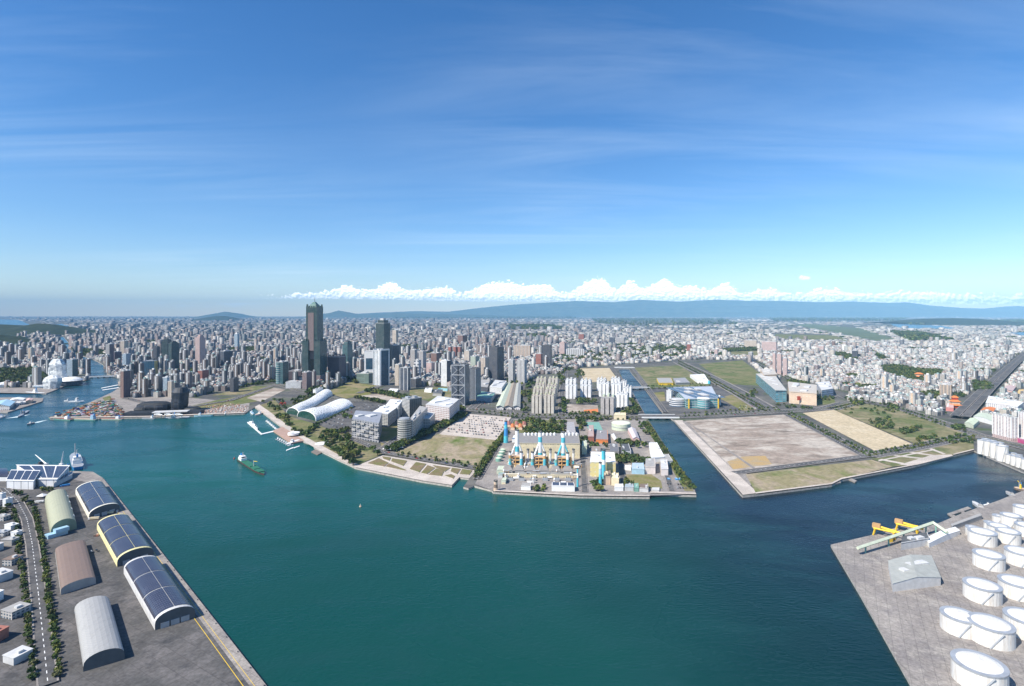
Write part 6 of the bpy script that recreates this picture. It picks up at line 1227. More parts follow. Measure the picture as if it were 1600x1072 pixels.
# ---- planned trees
TREE_LABELS = {
 'hedge': ('dark green tree in the thick belt along the left edge of the dry lot', 'trees in the belt left of the dry lot'), 'hedge2': ('green tree in the row between the dry lot and the power station road', 'trees right of the dry lot'),
 'shore': ('leafy tree on the shore right of the blue pond', 'trees on the park shore'), 'station': ('green tree in the wood behind the turbine hall', 'trees behind the turbine hall'), 'station2': ('green tree among the station workshops', 'trees among the station workshops'),
 'canal': ('bushy yellow green tree on the left bank of the canal', 'trees on the left canal bank'), 'port': ('green street tree beside the curved port road', 'trees on the curved port road'), 'red': ('round reddish brown tree beside the curved port road', 'reddish tree'),
 'belt': ('green tree in the belt between the tallest tower and the dry lawn', 'trees below the tallest tower'), 'hallpark': ('green tree in the gardens around the exhibition hall', 'trees around the exhibition hall'), 'avenue': ('small tree lining the avenue beside the lots', 'small trees lining the avenues'),
 'lot': ('dark bush standing in the green lot at the right', 'bushes in the green lot'), 'condo': ('green tree between the condominiums and the avenue', 'trees by the condominiums')}
trees_line([(612, 705), (640, 690), (680, 672), (712, 656), (724, 648)], 9, 6.5, 'hedge', rows=3, rw=9)
trees_line([(792, 676), (770, 704), (752, 732), (744, 748)], 8, 4.8, 'hedge2', rows=2, rw=7)
for x, y, r in ((535, 718, 12), (545, 724, 14), (552, 716, 11), (527, 708, 9), (540, 706, 8), (560, 712, 8), (583, 706, 9), (590, 712, 8), (552, 727, 9)): P_ = G(x, y); TREES.append((P_.x, P_.y, r, r * 1.5, 'shore'))
trees_in([(500, 672), (552, 694), (575, 705), (552, 716), (515, 704), (495, 684)], 50, 6, 'shore'); trees_in([(510, 678), (545, 672), (560, 680), (548, 692)], 22, 7, 'shore')
trees_in([(803, 658), (870, 658), (876, 684), (812, 683)], 70, 7, 'station'); trees_in([(872, 660), (884, 660), (884, 692), (872, 694)], 22, 7, 'station'); trees_in([(902, 658), (916, 658), (918, 698), (902, 698)], 28, 7, 'station'); trees_in([(900, 654), (956, 654), (956, 659), (902, 659)], 24, 6, 'station')
trees_in([(960, 684), (985, 690), (988, 702), (962, 698)], 20, 6.5, 'station2'); trees_in([(968, 694), (1012, 696), (1016, 728), (980, 726)], 40, 7, 'station2'); trees_in([(962, 715), (986, 718), (988, 728), (964, 726)], 14, 6.5, 'station2'); trees_in([(926, 756), (938, 756), (940, 770), (928, 770)], 10, 6, 'station2')
trees_in([(975, 752), (990, 752), (990, 762), (975, 762)], 6, 5, 'station2'); trees_in([(920, 694), (950, 697), (950, 701), (920, 700)], 10, 5, 'station2'); trees_in([(825, 762), (860, 763), (858, 770), (828, 769)], 9, 4.5, 'station2')
trees_line([(1008, 662), (1025, 688), (1045, 716), (1066, 746), (1080, 764)], 8, 4.2, 'canal', rows=2, rw=6); trees_in([(996, 662), (1012, 662), (1030, 690), (1012, 692)], 22, 6.5, 'canal'); trees_line([(984, 622), (994, 636), (998, 644)], 12, 5, 'canal', rows=2)
trees_line([(55, 800), (58, 815), (62, 832), (65, 850)], 5, 3, 'port'); trees_in([(18, 768), (34, 770), (52, 785), (46, 796)], 10, 4, 'port'); trees_in([(58, 764), (92, 766), (90, 774), (62, 772)], 10, 3.5, 'port'); trees_line([(22, 800), (27, 830), (30, 860), (40, 940), (52, 1060)], 9, 3.4, 'port'); trees_line([(66, 850), (74, 920), (92, 1060)], 7, 3.2, 'port')
trees_in([(-10, 790), (12, 792), (22, 812), (-5, 812)], 8, 3.8, 'port')
P_ = G(54, 798); TREES.append((P_.x, P_.y, 5, 6.5, 'red'))
trees_line([(486, 616), (510, 606), (548, 590)], 14, 10, 'belt', rows=3, rw=14); trees_line([(548, 590), (556, 600)], 14, 9, 'belt')
trees_in([(455, 628), (490, 618), (494, 626), (462, 640)], 26, 8, 'hallpark'); trees_in([(430, 652), (448, 650), (458, 666), (445, 668)], 16, 6.5, 'hallpark'); trees_in([(452, 672), (478, 676), (496, 664), (500, 668), (478, 684)], 26, 6, 'hallpark'); trees_in([(410, 628), (440, 622), (446, 640), (420, 646)], 24, 5.5, 'hallpark')
trees_line([(575, 612), (605, 617), (640, 625)], 11, 8, 'belt', rows=3, rw=12); trees_line([(556, 622), (600, 631)], 12, 6.5, 'belt', rows=2, rw=10); trees_in([(605, 628), (640, 632), (660, 640), (640, 642)], 20, 7, 'belt'); trees_line([(700, 628), (706, 638), (724, 642)], 10, 8, 'belt', rows=2, rw=10); trees_line([(500, 662), (550, 638)], 9, 3.5, 'hallpark'); trees_in([(535, 650), (553, 652), (552, 656), (538, 655)], 9, 6, 'hallpark')
trees_in([(640, 596), (690, 598), (690, 606), (640, 604)], 24, 8, 'belt')
for seg in ([(1234, 648), (1292, 678), (1358, 712)], [(1360, 712), (1430, 699), (1500, 684)], [(1306, 640), (1350, 630), (1400, 640), (1480, 666)], [(1110, 594), (1160, 622), (1196, 642)], [(1060, 567), (1110, 592)], [(750, 644), (800, 651), (1000, 656)], [(1070, 650), (1220, 640)], [(620, 711), (680, 720), (744, 731)], [(1012, 607), (1060, 604), (1124, 601)], [(1182, 568), (1230, 592), (1300, 620)]):
    trees_line([(x, y + 1.6) for x, y in seg], 17, 3.6, 'avenue'); trees_line([(x, y - 2.6) for x, y in seg], 17, 3.6, 'avenue')
trees_in([(1358, 658), (1388, 655), (1398, 668), (1385, 676), (1360, 664)], 34, 6, 'lot'); trees_in([(1405, 674), (1440, 668), (1438, 674), (1412, 680)], 22, 6, 'lot'); trees_in([(1428, 687), (1462, 681), (1460, 687), (1434, 692)], 20, 5, 'lot'); trees_in([(1312, 640), (1400, 636), (1396, 648), (1330, 648)], 18, 4.5, 'lot'); trees_in([(1480, 678), (1524, 682), (1520, 694), (1480, 696)], 30, 4.5, 'lot'); trees_in([(1496, 664), (1512, 672), (1504, 678), (1488, 670)], 14, 6, 'lot')
trees_in([(1320, 622), (1345, 624), (1350, 634), (1330, 632)], 16, 7, 'lot'); trees_in([(1378, 630), (1402, 632), (1402, 640), (1380, 638)], 14, 6, 'lot')
trees_in([(815, 600), (835, 600), (828, 645), (816, 646)], 40, 8, 'condo'); trees_in([(878, 625), (934, 626), (932, 632), (880, 632)], 30, 7, 'condo'); trees_in([(872, 585), (886, 580), (884, 600), (874, 604)], 18, 9, 'condo'); trees_in([(874, 634), (884, 634), (884, 646), (876, 646)], 12, 7, 'condo'); trees_in([(964, 641), (998, 640), (1000, 648), (966, 649)], 20, 7.5, 'condo'); trees_in([(884, 645), (936, 646), (936, 650), (884, 650)], 18, 5, 'condo'); trees_in([(898, 578), (912, 580), (914, 592), (900, 594)], 16, 8, 'condo')
trees_in([(1276, 622), (1304, 620), (1306, 626), (1280, 628)], 10, 6, 'lot'); trees_in([(1160, 612), (1184, 612), (1186, 620), (1166, 622)], 14, 7, 'lot'); trees_in([(1210, 632), (1270, 636), (1268, 640), (1212, 637)], 22, 4.5, 'lot')
import re
# ---------------------------------------------------------------- the wide city
FRONT = [(-900, 606), (60, 606), (75, 600), (95, 590), (137, 584), (137, 592), (100, 604), (60, 640), (150, 615), (188, 604), (200, 622), (300, 620), (340, 613), (420, 599), (455, 606), (510, 610), (548, 595), (610, 592), (640, 603), (700, 603), (706, 620), (735, 632), (758, 604), (794, 600), (829, 598), (840, 585), (878, 585), (905, 574), (990, 568), (1065, 562), (1120, 562), (1165, 562), (1200, 590), (1240, 594), (1268, 598), (1308, 610), (1330, 627), (1400, 640), (1486, 668), (1526, 680), (1550, 692), (1620, 700), (1900, 800), (1900, 1072), (-900, 1072)]
LAKES = [[(0, 499), (30, 500), (48, 508), (-60, 508), (-160, 500)], [(60, 510), (96, 506), (112, 510), (90, 513)], [(1392, 506), (1470, 509), (1500, 514), (1430, 514), (1398, 511)], [(1560, 521), (1640, 517), (1700, 525), (1600, 525)]]
WOODS = [([(-60, 578), (62, 576), (74, 590), (60, 604), (-60, 605)], 7), ([(1374, 573), (1400, 571), (1440, 578), (1478, 580), (1474, 588), (1440, 600), (1400, 592), (1378, 582)], 7), ([(-200, 520), (0, 523), (25, 527), (50, 536), (40, 545), (-200, 560)], 14),
         ([(925, 498), (1130, 498), (1160, 507), (1000, 510), (930, 505)], 26), ([(860, 562), (895, 548), (930, 552), (905, 566), (862, 580)], 8), ([(795, 508), (860, 508), (890, 515), (800, 516)], 18),
         ([(920, 548), (1060, 536), (1090, 556), (1030, 562), (920, 562)], 8), ([(1390, 518), (1440, 520), (1490, 532), (1420, 534)], 16), ([(1200, 497), (1420, 497), (1400, 502), (1210, 502)], 30), ([(600, 495), (900, 495.5), (900, 498), (620, 498)], 40),
         ([(1440, 524), (1470, 523), (1470, 530), (1445, 531)], 10), ([(1520, 596), (1548, 600), (1552, 612), (1525, 612)], 7), ([(1300, 552), (1320, 553), (1345, 563), (1310, 562)], 9), ([(1360, 548), (1375, 556), (1400, 566), (1372, 562)], 9),
         ([(355, 545), (400, 543), (400, 552), (360, 552)], 8), ([(112, 545), (160, 548), (165, 556), (130, 556)], 7), ([(1230, 594), (1262, 600), (1268, 606), (1232, 600)], 7), ([(1310, 600), (1370, 605), (1368, 610), (1318, 606)], 7), ([(440, 570), (470, 566), (470, 574), (445, 578)], 7),
         ([(1130, 547), (1182, 544), (1184, 548), (1132, 550)], 9), ([(630, 541), (680, 541), (680, 546), (635, 546)], 10), ([(1400, 505), (1600, 500), (1600, 505), (1420, 508)], 30), ([(820, 524), (850, 522), (860, 530), (830, 530)], 12), ([(1330, 585), (1345, 590), (1330, 594), (1318, 590)], 7)]
OPEN = [[(1243, 508), (1262, 506), (1345, 513), (1402, 530), (1370, 535)], [(1130, 543), (1184, 544), (1188, 558), (1140, 558)], [(1272, 600), (1304, 608), (1308, 634), (1270, 634)], [(1200, 520), (1300, 523), (1330, 532), (1220, 531)], [(97, 524), (110, 530), (112, 546), (125, 556), (165, 566), (170, 590), (134, 586), (128, 570), (100, 556), (92, 540), (88, 528)],
        [(1513, 598), (1532, 596), (1540, 606), (1518, 610)]] + [w for w, _ in WOODS if w[0] not in ((920, 548), (860, 562))]
pal_left = np.array([(.28, .27, .27), (.38, .35, .33), (.18, .165, .17), (.11, .10, .11), (.32, .24, .21), (.55, .51, .47), (.22, .15, .13), (.68, .65, .61), (.14, .16, .19), (.40, .32, .27)])
pal_right = np.array([(.72, .68, .60), (.78, .76, .70), (.56, .51, .44), (.64, .57, .47), (.38, .36, .33), (.74, .68, .58), (.40, .32, .27), (.50, .52, .47), (.66, .64, .60), (.20, .18, .17)])
def band(Y0, Y1, s, seed, fill=0.84):
    rng = np.random.default_rng(seed); out = []
    for lo, hi, ang in ((-1.1, -0.30, -4), (-0.30, 0.12, -24), (0.12, 0.5, -40), (0.5, 1.1, -62)):
        a = math.radians(ang); n = int(1.3 * Y1 / s) + 2
        ii, jj = np.meshgrid(np.arange(-n, n), np.arange(-n, n)); ii = ii.ravel(); jj = jj.ravel()
        U = (ii + 0.38 * (np.floor(ii / 3)) + 0.9 * np.floor(ii / 18)) * s; Vv = (jj + 0.55 * np.floor(jj / 8) + 1.2 * np.floor(jj / 24)) * s
        X = U * math.cos(a) - Vv * math.sin(a); Yy = U * math.sin(a) + Vv * math.cos(a) + Y0
        r = X / np.maximum(Yy, 1); k = (Yy > Y0) & (Yy < Y1) & (r > lo) & (r <= hi) & (rng.random(len(X)) < fill)
        X, Yy = X[k], Yy[k]; m = len(X)
        jj_ = .08 if s < 60 else .6; X = X + rng.uniform(-jj_, jj_, m) * s; Yy = Yy + rng.uniform(-jj_, jj_, m) * s
        out.append(np.stack([X, Yy, np.full(m, a), np.full(m, s)], 1))
    return np.concatenate(out)
C = np.concatenate([band(1500, 2900, 19, 1, .9), band(2900, 4300, 27, 2, .88), band(4300, 7000, 42, 3, .8), band(7000, 13000, 85, 4, .72), band(13000, 28000, 190, 5, .55), band(28000, 50000, 420, 6, .4)])
px = 800 + F * C[:, 0] / C[:, 1]; py = HZ + F * (H - LAND) / C[:, 1]
keep = ~pip(FRONT, px, py) & pip(coast_w + [(88000, 500), (88000, 55000), (-88000, 55000), (-88000, coast_w[0][1])], C[:, 0], C[:, 1])
for q in OPEN + LAKES: keep &= ~pip(q, px, py)
for x, y, r in OCC: keep &= (C[:, 0] - x) ** 2 + (C[:, 1] - y) ** 2 > (r * 0.85 + 8) ** 2
for pts, wd in ROADS + [([(G(x, y).x, G(x, y).y) for x, y in HIGHWAY], 60)]:
    for (x1, y1), (x2, y2) in zip(pts, pts[1:]):
        L2 = (x2 - x1) ** 2 + (y2 - y1) ** 2; t = np.clip(((C[:, 0] - x1) * (x2 - x1) + (C[:, 1] - y1) * (y2 - y1)) / L2, 0, 1)
        keep &= (C[:, 0] - x1 - t * (x2 - x1)) ** 2 + (C[:, 1] - y1 - t * (y2 - y1)) ** 2 > (wd / 2 + 14) ** 2
# hills stay green, and small pockets of trees and plots break the grid
hillmask = pip([(-300, 500), (60, 503), (135, 523), (120, 524), (0, 524), (-300, 524)], px, py) | pip([(1385, 500), (1490, 496), (1605, 505), (1600, 509), (1385, 508)], px, py) | pip([(300, 495), (380, 495), (378, 502), (300, 502)], px, py)
keep &= ~hillmask
keep &= ~((C[:, 1] > 9000) & (np.sin(C[:, 1] * .0011 + 2.2 * np.sin(C[:, 0] * .0004)) > .45) & (RNG.random(len(C)) < .9))
keep &= ~((pip(WOODS[6][0], px, py) | pip(WOODS[4][0], px, py)) & (RNG.random(len(C)) < .72))
gap = np.sin(C[:, 0] * 0.006 + 2 * np.sin(C[:, 1] * 0.0021)) * np.sin(C[:, 1] * 0.0047 + 1.3 * np.sin(C[:, 0] * 0.0033)); pocket = gap > np.where(C[:, 1] > 4000, 0.66, 0.76)
C, px, py, pocket = C[keep], px[keep], py[keep], pocket[keep]
POCK = C[pocket]; C, px, py = C[~pocket], px[~pocket], py[~pocket]
N = len(C); leftness = np.clip((1050 - px) / 300, 0, 1)
sz = C[:, 3]; w = sz * RNG.uniform(.6, 1.0, N); d = sz * RNG.uniform(.7, 1.0, N)
far = np.clip(C[:, 1] / 12000, 0, 1)
h = RNG.gamma(4.0, 2.4, N) + 4.5 + leftness * 5
dens = np.clip(0.5 + 0.8 * np.sin(C[:, 0] * .0016 + 1) * np.sin(C[:, 1] * .0011 + 2), 0.05, 1)
ph = (0.012 + 0.12 * leftness * dens + 0.02 * (far > .3)) * (px > -50)
tall = RNG.random(N) < ph; h = np.where(tall, RNG.uniform(30, 58, N) + leftness * RNG.uniform(0, 42, N), h)
h = np.where(C[:, 1] > 12000, np.where(tall, h, h * .7), h)
w = np.where(tall & (C[:, 1] < 9000), np.clip(w, 12, 27), w); d = np.where(tall & (C[:, 1] < 9000), np.clip(d, 12, 24), d)
w = np.where(C[:, 1] > 13000, np.minimum(w, 130), w); d = np.where(C[:, 1] > 13000, np.minimum(d, 90), d)
mixr = RNG.random(N) < leftness * 0.8
col = np.where(mixr[:, None], pal_left[RNG.integers(0, 10, N)], pal_right[RNG.integers(0, 10, N)]) * RNG.uniform(.85, 1.1, (N, 1))
roofc = np.clip(np.where((RNG.random(N) < .4)[:, None], col * .9, np.array([(.44, .43, .40), (.27, .27, .27), (.24, .31, .27), (.55, .54, .51), (.24, .14, .10), (.72, .71, .67)])[RNG.integers(0, 6, N)]), 0, .88)
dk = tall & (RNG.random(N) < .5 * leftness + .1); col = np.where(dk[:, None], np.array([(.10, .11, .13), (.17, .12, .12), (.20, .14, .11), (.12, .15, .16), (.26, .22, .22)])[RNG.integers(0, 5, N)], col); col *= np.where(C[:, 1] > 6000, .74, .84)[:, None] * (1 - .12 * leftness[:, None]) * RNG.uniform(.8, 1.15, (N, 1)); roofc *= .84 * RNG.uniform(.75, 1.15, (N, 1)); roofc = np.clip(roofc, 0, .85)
size = (w + d) * (h + 8) / (C[:, 1] ** 2) * ((px > -10) & (px < 1610))
# the 290 tall and the 290 low blocks that show largest are things of their own
ti = np.where(tall)[0]; ti = ti[np.argsort(-size[ti])][:285]; li = np.where(~tall)[0]; li = li[np.argsort(-size[li])][:285]
single = np.zeros(N, bool); single[ti] = True; single[li] = True
citym = facade('city_facade', attr='Col', glass=(0.10, 0.11, 0.12), su=5, sv=3.4, fu=.5, fv=.5)
blockm = facade('block_facade', attr='obj', glass=(0.07, 0.08, 0.09), su=4.6, sv=3.3, fu=.52, fv=.5)
def boxes(C, w, d, h, col, roofc, z0=None):
    n = len(C); c, s = np.cos(C[:, 2]), np.sin(C[:, 2]); z0 = np.full(n, LAND) if z0 is None else z0; V = []
    for zz in (z0, z0 + h):
        for i, j in ((-1, -1), (1, -1), (1, 1), (-1, 1)): V.append(np.stack([C[:, 0] + i * w / 2 * c - j * d / 2 * s, C[:, 1] + i * w / 2 * s + j * d / 2 * c, zz], 1))
    V = np.stack(V, 1).reshape(-1, 3); Fq = np.array([(0, 1, 5, 4), (1, 2, 6, 5), (2, 3, 7, 6), (3, 0, 4, 7), (4, 5, 6, 7)]); Fc = (np.arange(n)[:, None, None] * 8 + Fq).reshape(-1, 4)
    z = np.zeros(n); uv = []
    for L in (w, d, w, d): uv.append(np.stack([z, z, L, z, L, h, z, h], 1))
    uv.append(np.stack([z, z, w, z, w, d, z, d], 1)); uv = np.stack(uv, 1).reshape(-1, 2)
    cols = np.stack([col, col, col, col, roofc], 1).reshape(-1, 3); return V, Fc, uv, cols
def mass(name, label, sets):
    V, Fc, U, K = [], [], [], []; o = 0
    for a, b_, c, dd in sets: V.append(a); Fc.append(b_ + o); U.append(c); K.append(dd); o += len(a)
    ob = bpy.data.objects.new(name, fastmesh(name, np.concatenate(V), np.concatenate(Fc), [citym], np.concatenate(K), np.concatenate(U))); COL.objects.link(ob)
    return tag(ob, label, None, None, 'stuff')
M_ = ~single
sets = [boxes(C[M_], w[M_], d[M_], h[M_], col[M_], roofc[M_])]
n1 = M_ & (C[:, 1] < 5200)              # stair houses and sheds on the nearer roofs
for fx, fy, fs, fh in ((.2, .15, .38, 3.2), (-.22, -.2, .28, 2.4)):
    cc = C[n1].copy(); a = cc[:, 2]; k = int(n1.sum()); ox = w[n1] * fx * RNG.uniform(-1, 1, k); oy = d[n1] * fy * RNG.choice([-1, 1], k)
    cc[:, 0] += ox * np.cos(a) - oy * np.sin(a); cc[:, 1] += ox * np.sin(a) + oy * np.cos(a)
    cr_ = np.array([(.75, .75, .74), (.45, .44, .43), (.30, .42, .40), (.42, .2, .15), (.6, .58, .54)])[RNG.integers(0, 5, k)]
    sets.append(boxes(cc, w[n1] * fs * RNG.uniform(.7, 1.3, k), d[n1] * fs * RNG.uniform(.7, 1.3, k), fh * RNG.uniform(.7, 1.4, k), cr_, cr_ * .9, LAND + h[n1]))
mass('distant_city_blocks', 'countless pale blocks of the city spreading to the horizon', sets)
def cname(c):
    r, g, b_ = c; L = (r + g + b_) / 3
    if L > .66: return 'white'
    if r - b_ > .09: return 'cream' if L > .58 else ('salmon' if L > .42 else 'brown')
    return 'pale grey' if L > .5 else ('grey' if L > .33 else 'dark grey')
LM = [(o.matrix_world.translation, o) for o in []]
land = [((o.location.x, o.location.y), o['label']) for o in bpy.data.objects if o.get('category') in ('skyscraper', 'office tower', 'residential tower', 'residential slab', 'mall', 'exhibition hall', 'power hall', 'terminal', 'temple', 'concert hall') and o.parent is None]
lxy = np.array([q[0] for q in land]); lpx = 800 + F * lxy[:, 0] / lxy[:, 1]
used = {}
def where(x, y, ppx):
    k = int(np.argmin((lxy[:, 0] - x) ** 2 + (lxy[:, 1] - y) ** 2)); lx, ly = lxy[k]; lab = land[k][1]
    side = 'left of' if ppx < lpx[k] - 4 else ('right of' if ppx > lpx[k] + 4 else ('straight behind' if y > ly else 'in front of'))
    short = ' '.join(lab.split()[:6]); 
    for wd in (' of', ' the', ' a', ' with', ' in', ' and', ' from', ',', ' left', ' by', ' beside', ' behind', ' among', ' on', ' at', ' rising', ' standing', ' amid', ' right'):
        for _ in range(2):
            if short.endswith(wd): short = short[:-len(wd)]
    return side, short
order = np.concatenate([ti, li]); order = order[np.argsort(C[order, 1])]
ORD = ['nearest', 'second', 'third', 'fourth', 'fifth', 'sixth', 'seventh', 'eighth', 'ninth', 'tenth', 'eleventh', 'twelfth', 'thirteenth', 'fourteenth', 'fifteenth', 'sixteenth', 'seventeenth', 'eighteenth', 'nineteenth', 'twentieth']
housem = [flat('roof_house_white', (.72, .72, .70)), flat('roof_house_grey', (.42, .42, .41)), flat('roof_house_green', (.28, .40, .38))]
recs = []
for i in order:
    x, y, a = C[i, 0], C[i, 1], C[i, 2]; isT = bool(tall[i]); c_ = col[i]; hh = h[i]
    m = MB(); m.box(0, 0, 0, w[i], d[i], hh)
    if isT and RNG.random() < .5: m.box(0, 0, 0, w[i] * 1.25, d[i] * 1.25, RNG.uniform(6, 14))
    nm = 'high_rise' if isT else 'low_rise_house'
    o = m.build(nm, blockm, None, (x, y, LAND), a, color=(*[float(v) for v in c_], 1))
    side, short = where(x, y, px[i])
    stem_ = f"{cname(c_)} {'tall tower block' if isT and hh > 62 else ('tower block' if isT else ('mid-rise house' if hh > 20 else 'low house'))}"
    tag(o, None, 'tower block' if isT else 'house', 'tower blocks of the inner city' if isT else 'low houses of the inner city'); recs.append((o, stem_, side, short))
    hm = housem[int(RNG.integers(0, 3))]
    ox = float(RNG.uniform(-.2, .2)) * w[i]
    MB().box(ox, float(RNG.uniform(-.2, .2)) * d[i], hh, w[i] * .42, d[i] * .38, 3.2 if not isT else 5).build('roof_house', hm, o)
    if isT:
        MB().box(0, -d[i] / 2 - .5, 1, w[i] * .34, 1.0, hh - 3).build('balcony_stack', lgrey if sum(c_) < 1.4 else tan, o)
    if not isT and RNG.random() < .5: MB().lathe(-ox + 1, d[i] * .3, [(1.1, hh), (1.1, hh + 2.2), (0, hh + 2.6)], 8).build('water_tank', steel, o)
cnt = {}
for o, s_, sd_, sh_ in recs: cnt.setdefault((s_, sd_, sh_), []).append(o)
for (s_, sd_, sh_), L in cnt.items():
    for k, o in enumerate(L):
        nth = '' if len(L) == 1 else ((ORD + ['twenty-' + q for q in ['first'] + ORD[1:9]] + ['thirtieth'] + ['thirty-' + q for q in ['first'] + ORD[1:9]])[min(k, 37)] + ' ')
        o['label'] = f"{nth}{s_} {sd_} the {sh_}"

# ---------------------------------------------------------------- tree masses and single trees
for q, r in WOODS:
    P = W2(q); A = abs(sum(P[i][0] * P[(i + 1) % len(P)][1] - P[(i + 1) % len(P)][0] * P[i][1] for i in range(len(P)))) / 2
    trees_in(q, int(min(900, A / (r * r * (2.3 if q[0] not in ((920, 548), (860, 562)) else 5.0)))), r, 'wood')
for p in POCK[POCK[:, 1] < 14000]:
    for _ in range(2): TREES.append((p[0] + random.uniform(-10, 10), p[1] + random.uniform(-10, 10), random.uniform(4, 8) * max(1, p[1] / 4000), random.uniform(7, 12), 'street'))
k = RNG.random(N) < .30
for x, y in zip(C[k & (C[:, 1] < 7000), 0], C[k & (C[:, 1] < 7000), 1]): TREES.append((x + random.uniform(12, 17), y + random.uniform(-14, 14), random.uniform(3, 5.5), random.uniform(6, 9), 'street'))
TA = np.array([t[:4] for t in TREES]); keys = [t[4] for t in TREES]
tpx = 800 + F * TA[:, 0] / TA[:, 1]
app = TA[:, 2] / TA[:, 1] * ((tpx > -5) & (tpx < 1605)) * np.array([k in TREE_LABELS for k in keys])
near = np.array([i for i in np.argsort(-app)[:290] if app[i] > 0], int); isn = np.zeros(len(TA), bool); isn[near] = True
variants = []
for vi in range(6):
    base = GREENS[vi % 5][None]; rg = np.random.default_rng(40 + vi)
    V, Fc, cc = crown_faces(1, np.array([[0, 0, 0.95]]), np.array([1.0]), np.array([0.8]), 170, base, rg, .20)
    cme = fastmesh('crown', V, Fc, [leafm.mat], cc)
    tb = MB(); tb.lathe(0, 0, [(.11, 0), (.07, .6), (.03, 1.1)], 7)
    for q in range(3): an = q * 2.1 + vi; tb.bar((0, 0, .5), (math.cos(an) * .5, math.sin(an) * .5, 1.05), .045, r2=.015)
    variants.append((cme, tb.mesh('trunk', [barkm])))
for n_i, i in enumerate(sorted(near, key=lambda i: (keys[i], TA[i, 0]))):
    cme, tme = variants[n_i % 6]; x, y, r, hh = TA[i]
    o = bpy.data.objects.new('tree', None); COL.objects.link(o); o.location = (x, y, LAND); o.scale = (r, r, hh * .62); o.rotation_euler = (0, 0, random.uniform(0, 6.28))
    for nm, me in (('trunk', tme), ('crown', cme)):
        c_ = bpy.data.objects.new(nm, me); COL.objects.link(c_); c_.parent = o
    lb, gp = TREE_LABELS[keys[i]]; tag(o, lb, 'tree', gp)
R_ = ~isn; T_ = TA[R_]; rg = np.random.default_rng(5)
for nm, lb, sel, K, fs in (('tree_mass', 'green trees filling the parks and streets of the city', T_[:, 1] < 3600, 40, .36), ('far_tree_mass', 'dark woods and tree belts far out in the city', T_[:, 1] >= 3600, 14, .6)):
    t = T_[sel]; n = len(t)
    cen = np.stack([t[:, 0], t[:, 1], LAND + t[:, 3] * .55], 1); base = GREENS[rg.integers(0, 5, n)]
    V, Fc, cc = crown_faces(n, cen, t[:, 2], t[:, 3] * .6, K, base, rg, fs)
    o = bpy.data.objects.new(nm, fastmesh(nm, V, Fc, [leafm.mat], cc)); COL.objects.link(o); tag(o, lb, None, None, 'stuff')
# ---------------------------------------------------------------- each repeat gets a label of its own
SET2 = ('skyscraper', 'office tower', 'residential tower', 'residential slab', 'mall', 'exhibition hall', 'power hall', 'terminal', 'temple', 'concert hall', 'building', 'office block', 'tank', 'shed', 'warehouse', 'hangar', 'canopy', 'store', 'shop', 'pond', 'tower')
l2 = [(o.location.x, o.location.y, o['label']) for o in bpy.data.objects if o.get('category') in SET2 and o.parent is None and o.location.y < 3200 and not any(w in o['label'] for w in ('silo',))]
l2x = np.array([(q[0], q[1]) for q in l2])
def near2(x, y):
    k = int(np.argmin((l2x[:, 0] - x) ** 2 + (l2x[:, 1] - y) ** 2)); lx, ly, lab = l2[k]; p, q = PX(x, y)[0], PX(lx, ly)[0]
    side = 'left of' if p < q - 5 else ('right of' if p > q + 5 else ('behind' if y > ly else 'in front of')); w_ = lab.replace(',', '').split()[:7]
    while w_ and w_[-1] in ('of', 'the', 'a', 'with', 'in', 'and', 'from', 'left', 'by', 'beside', 'behind', 'among', 'on', 'at', 'rising', 'standing', 'right', 'dark', 'its', 'two', 'green', 'right', 'white', 'middle', 'before', 'below'): w_.pop()
    return side, ' '.join(w_)
def relabel(sel, stem_of):
    D = {}
    for o in sel: D.setdefault(stem_of(o), []).append(o)
    for lb, L in D.items():
        L.sort(key=lambda o: PX(o.location.x, o.location.y)[0])
        for k, o in enumerate(L): o['label'] = lb if len(L) == 1 else f'{lb}, {ORD2[min(k, 29)]} from left'
ORD2 = ['first'] + ORD[1:] + ['twenty first', 'twenty second', 'twenty third', 'twenty fourth', 'twenty fifth', 'twenty sixth', 'twenty seventh', 'twenty eighth', 'twenty ninth', 'thirtieth']
tops = [o for o in bpy.data.objects if o.parent is None and o.get('category')]
def tree_stem(o):
    sd_, sh_ = near2(o.location.x, o.location.y); sz_ = 'large' if o.scale[0] > 8 else ('small' if o.scale[0] < 5 else 'medium'); return f"{sz_} {'round' if o.scale[2] < o.scale[0] else 'tall'} tree {sd_} {sh_}"
relabel([o for o in tops if o['category'] == 'tree' and 'reddish' not in o['label']], tree_stem)
relabel([o for o in tops if o.name.startswith('moving_car')], lambda o: f"{' '.join(o['label'].split()[:o['label'].split().index('car')])} car driving {near2(o.location.x, o.location.y)[0]} {near2(o.location.x, o.location.y)[1]}")
cx = sorted(PX(o.location.x, o.location.y)[0] for o in tops if o['category'] == 'container'); cy = sorted(PX(o.location.x, o.location.y)[1] for o in tops if o['category'] == 'container')
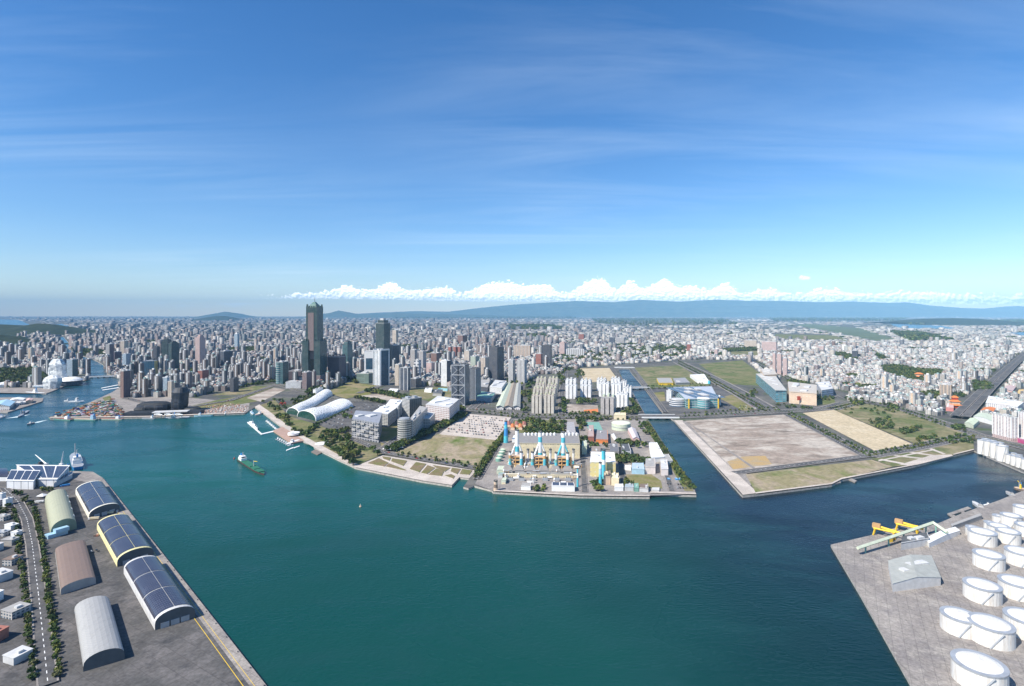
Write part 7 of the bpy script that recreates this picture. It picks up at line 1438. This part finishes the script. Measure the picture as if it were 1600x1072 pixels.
def cont_stem(o):
    p, q = PX(o.location.x, o.location.y); i = sum(p > cx[int(len(cx) * t)] for t in (.2, .4, .6, .8)); j = sum(q > cy[int(len(cy) * t)] for t in (.25, .5, .75))
    return f"{o['label'].split(' container')[0]} container, {['far left', 'left', 'middle', 'right', 'far right'][i]} part, {['inland', 'upper', 'lower', 'waterside'][j]} row of the wharf heap"
relabel([o for o in tops if o.name.startswith('cargo_container')], cont_stem)
def eq_stem(o): return ' '.join(o['label'].split()[:4]) + ' ' + ' '.join(near2(o.location.x, o.location.y))
relabel([o for o in tops if o['category'] == 'plant equipment'], eq_stem)
seen = {}
for o in tops: seen.setdefault(o['label'], []).append(o)
for lb, L in list(seen.items()):
    if len(L) > 1 and len(lb.split()) < 14:
        L.sort(key=lambda o: PX(o.location.x, o.location.y)[0])
        for k, o in enumerate(L): o['label'] = f'{lb}, {ORD2[min(k, 29)]} leftmost'
SUB = {'solar_array': 'roof', 'roof_vent': 'roof', 'roof_unit': 'roof', 'arch_rim': 'roof', 'window_band': 'deckhouse', 'mast': 'bridge', 'pier': 'shaft', 'brace': 'shaft', 'window': 'shaft', 'front_recess': 'shaft', 'railing': 'shell', 'stair': 'shell', 'walkway': 'shell', 'sign_panel': 'wall', 'fin': 'wall', 'balcony': 'wall', 'battlement': 'shaft', 'turret': 'shaft', 'door': 'end_wall', 'bay_roof': 'glass_bay', 'bushing': 'tank', 'radiator': 'tank', 'hatch_cover': 'hull', 'platform': 'shell', 'pipe': 'frame'}
for o in tops:
    kids = {}
    for c_ in o.children: kids.setdefault(re.sub(r'\.\d+$', '', c_.name), c_)
    for c_ in list(o.children):
        tgt = SUB.get(re.sub(r'\.\d+$', '', c_.name))
        if tgt in kids and kids[tgt] is not c_ and kids[tgt].location.length < 1e-6: c_.parent = kids[tgt]
print('labels', len(tops), 'shared', sum(len(v) for v in seen.values() if len(v) > 1), 'long', sum(len(k.split()) > 16 for k in seen))
print('buildings', N, 'singles', int(single.sum()), 'trees', len(TA))
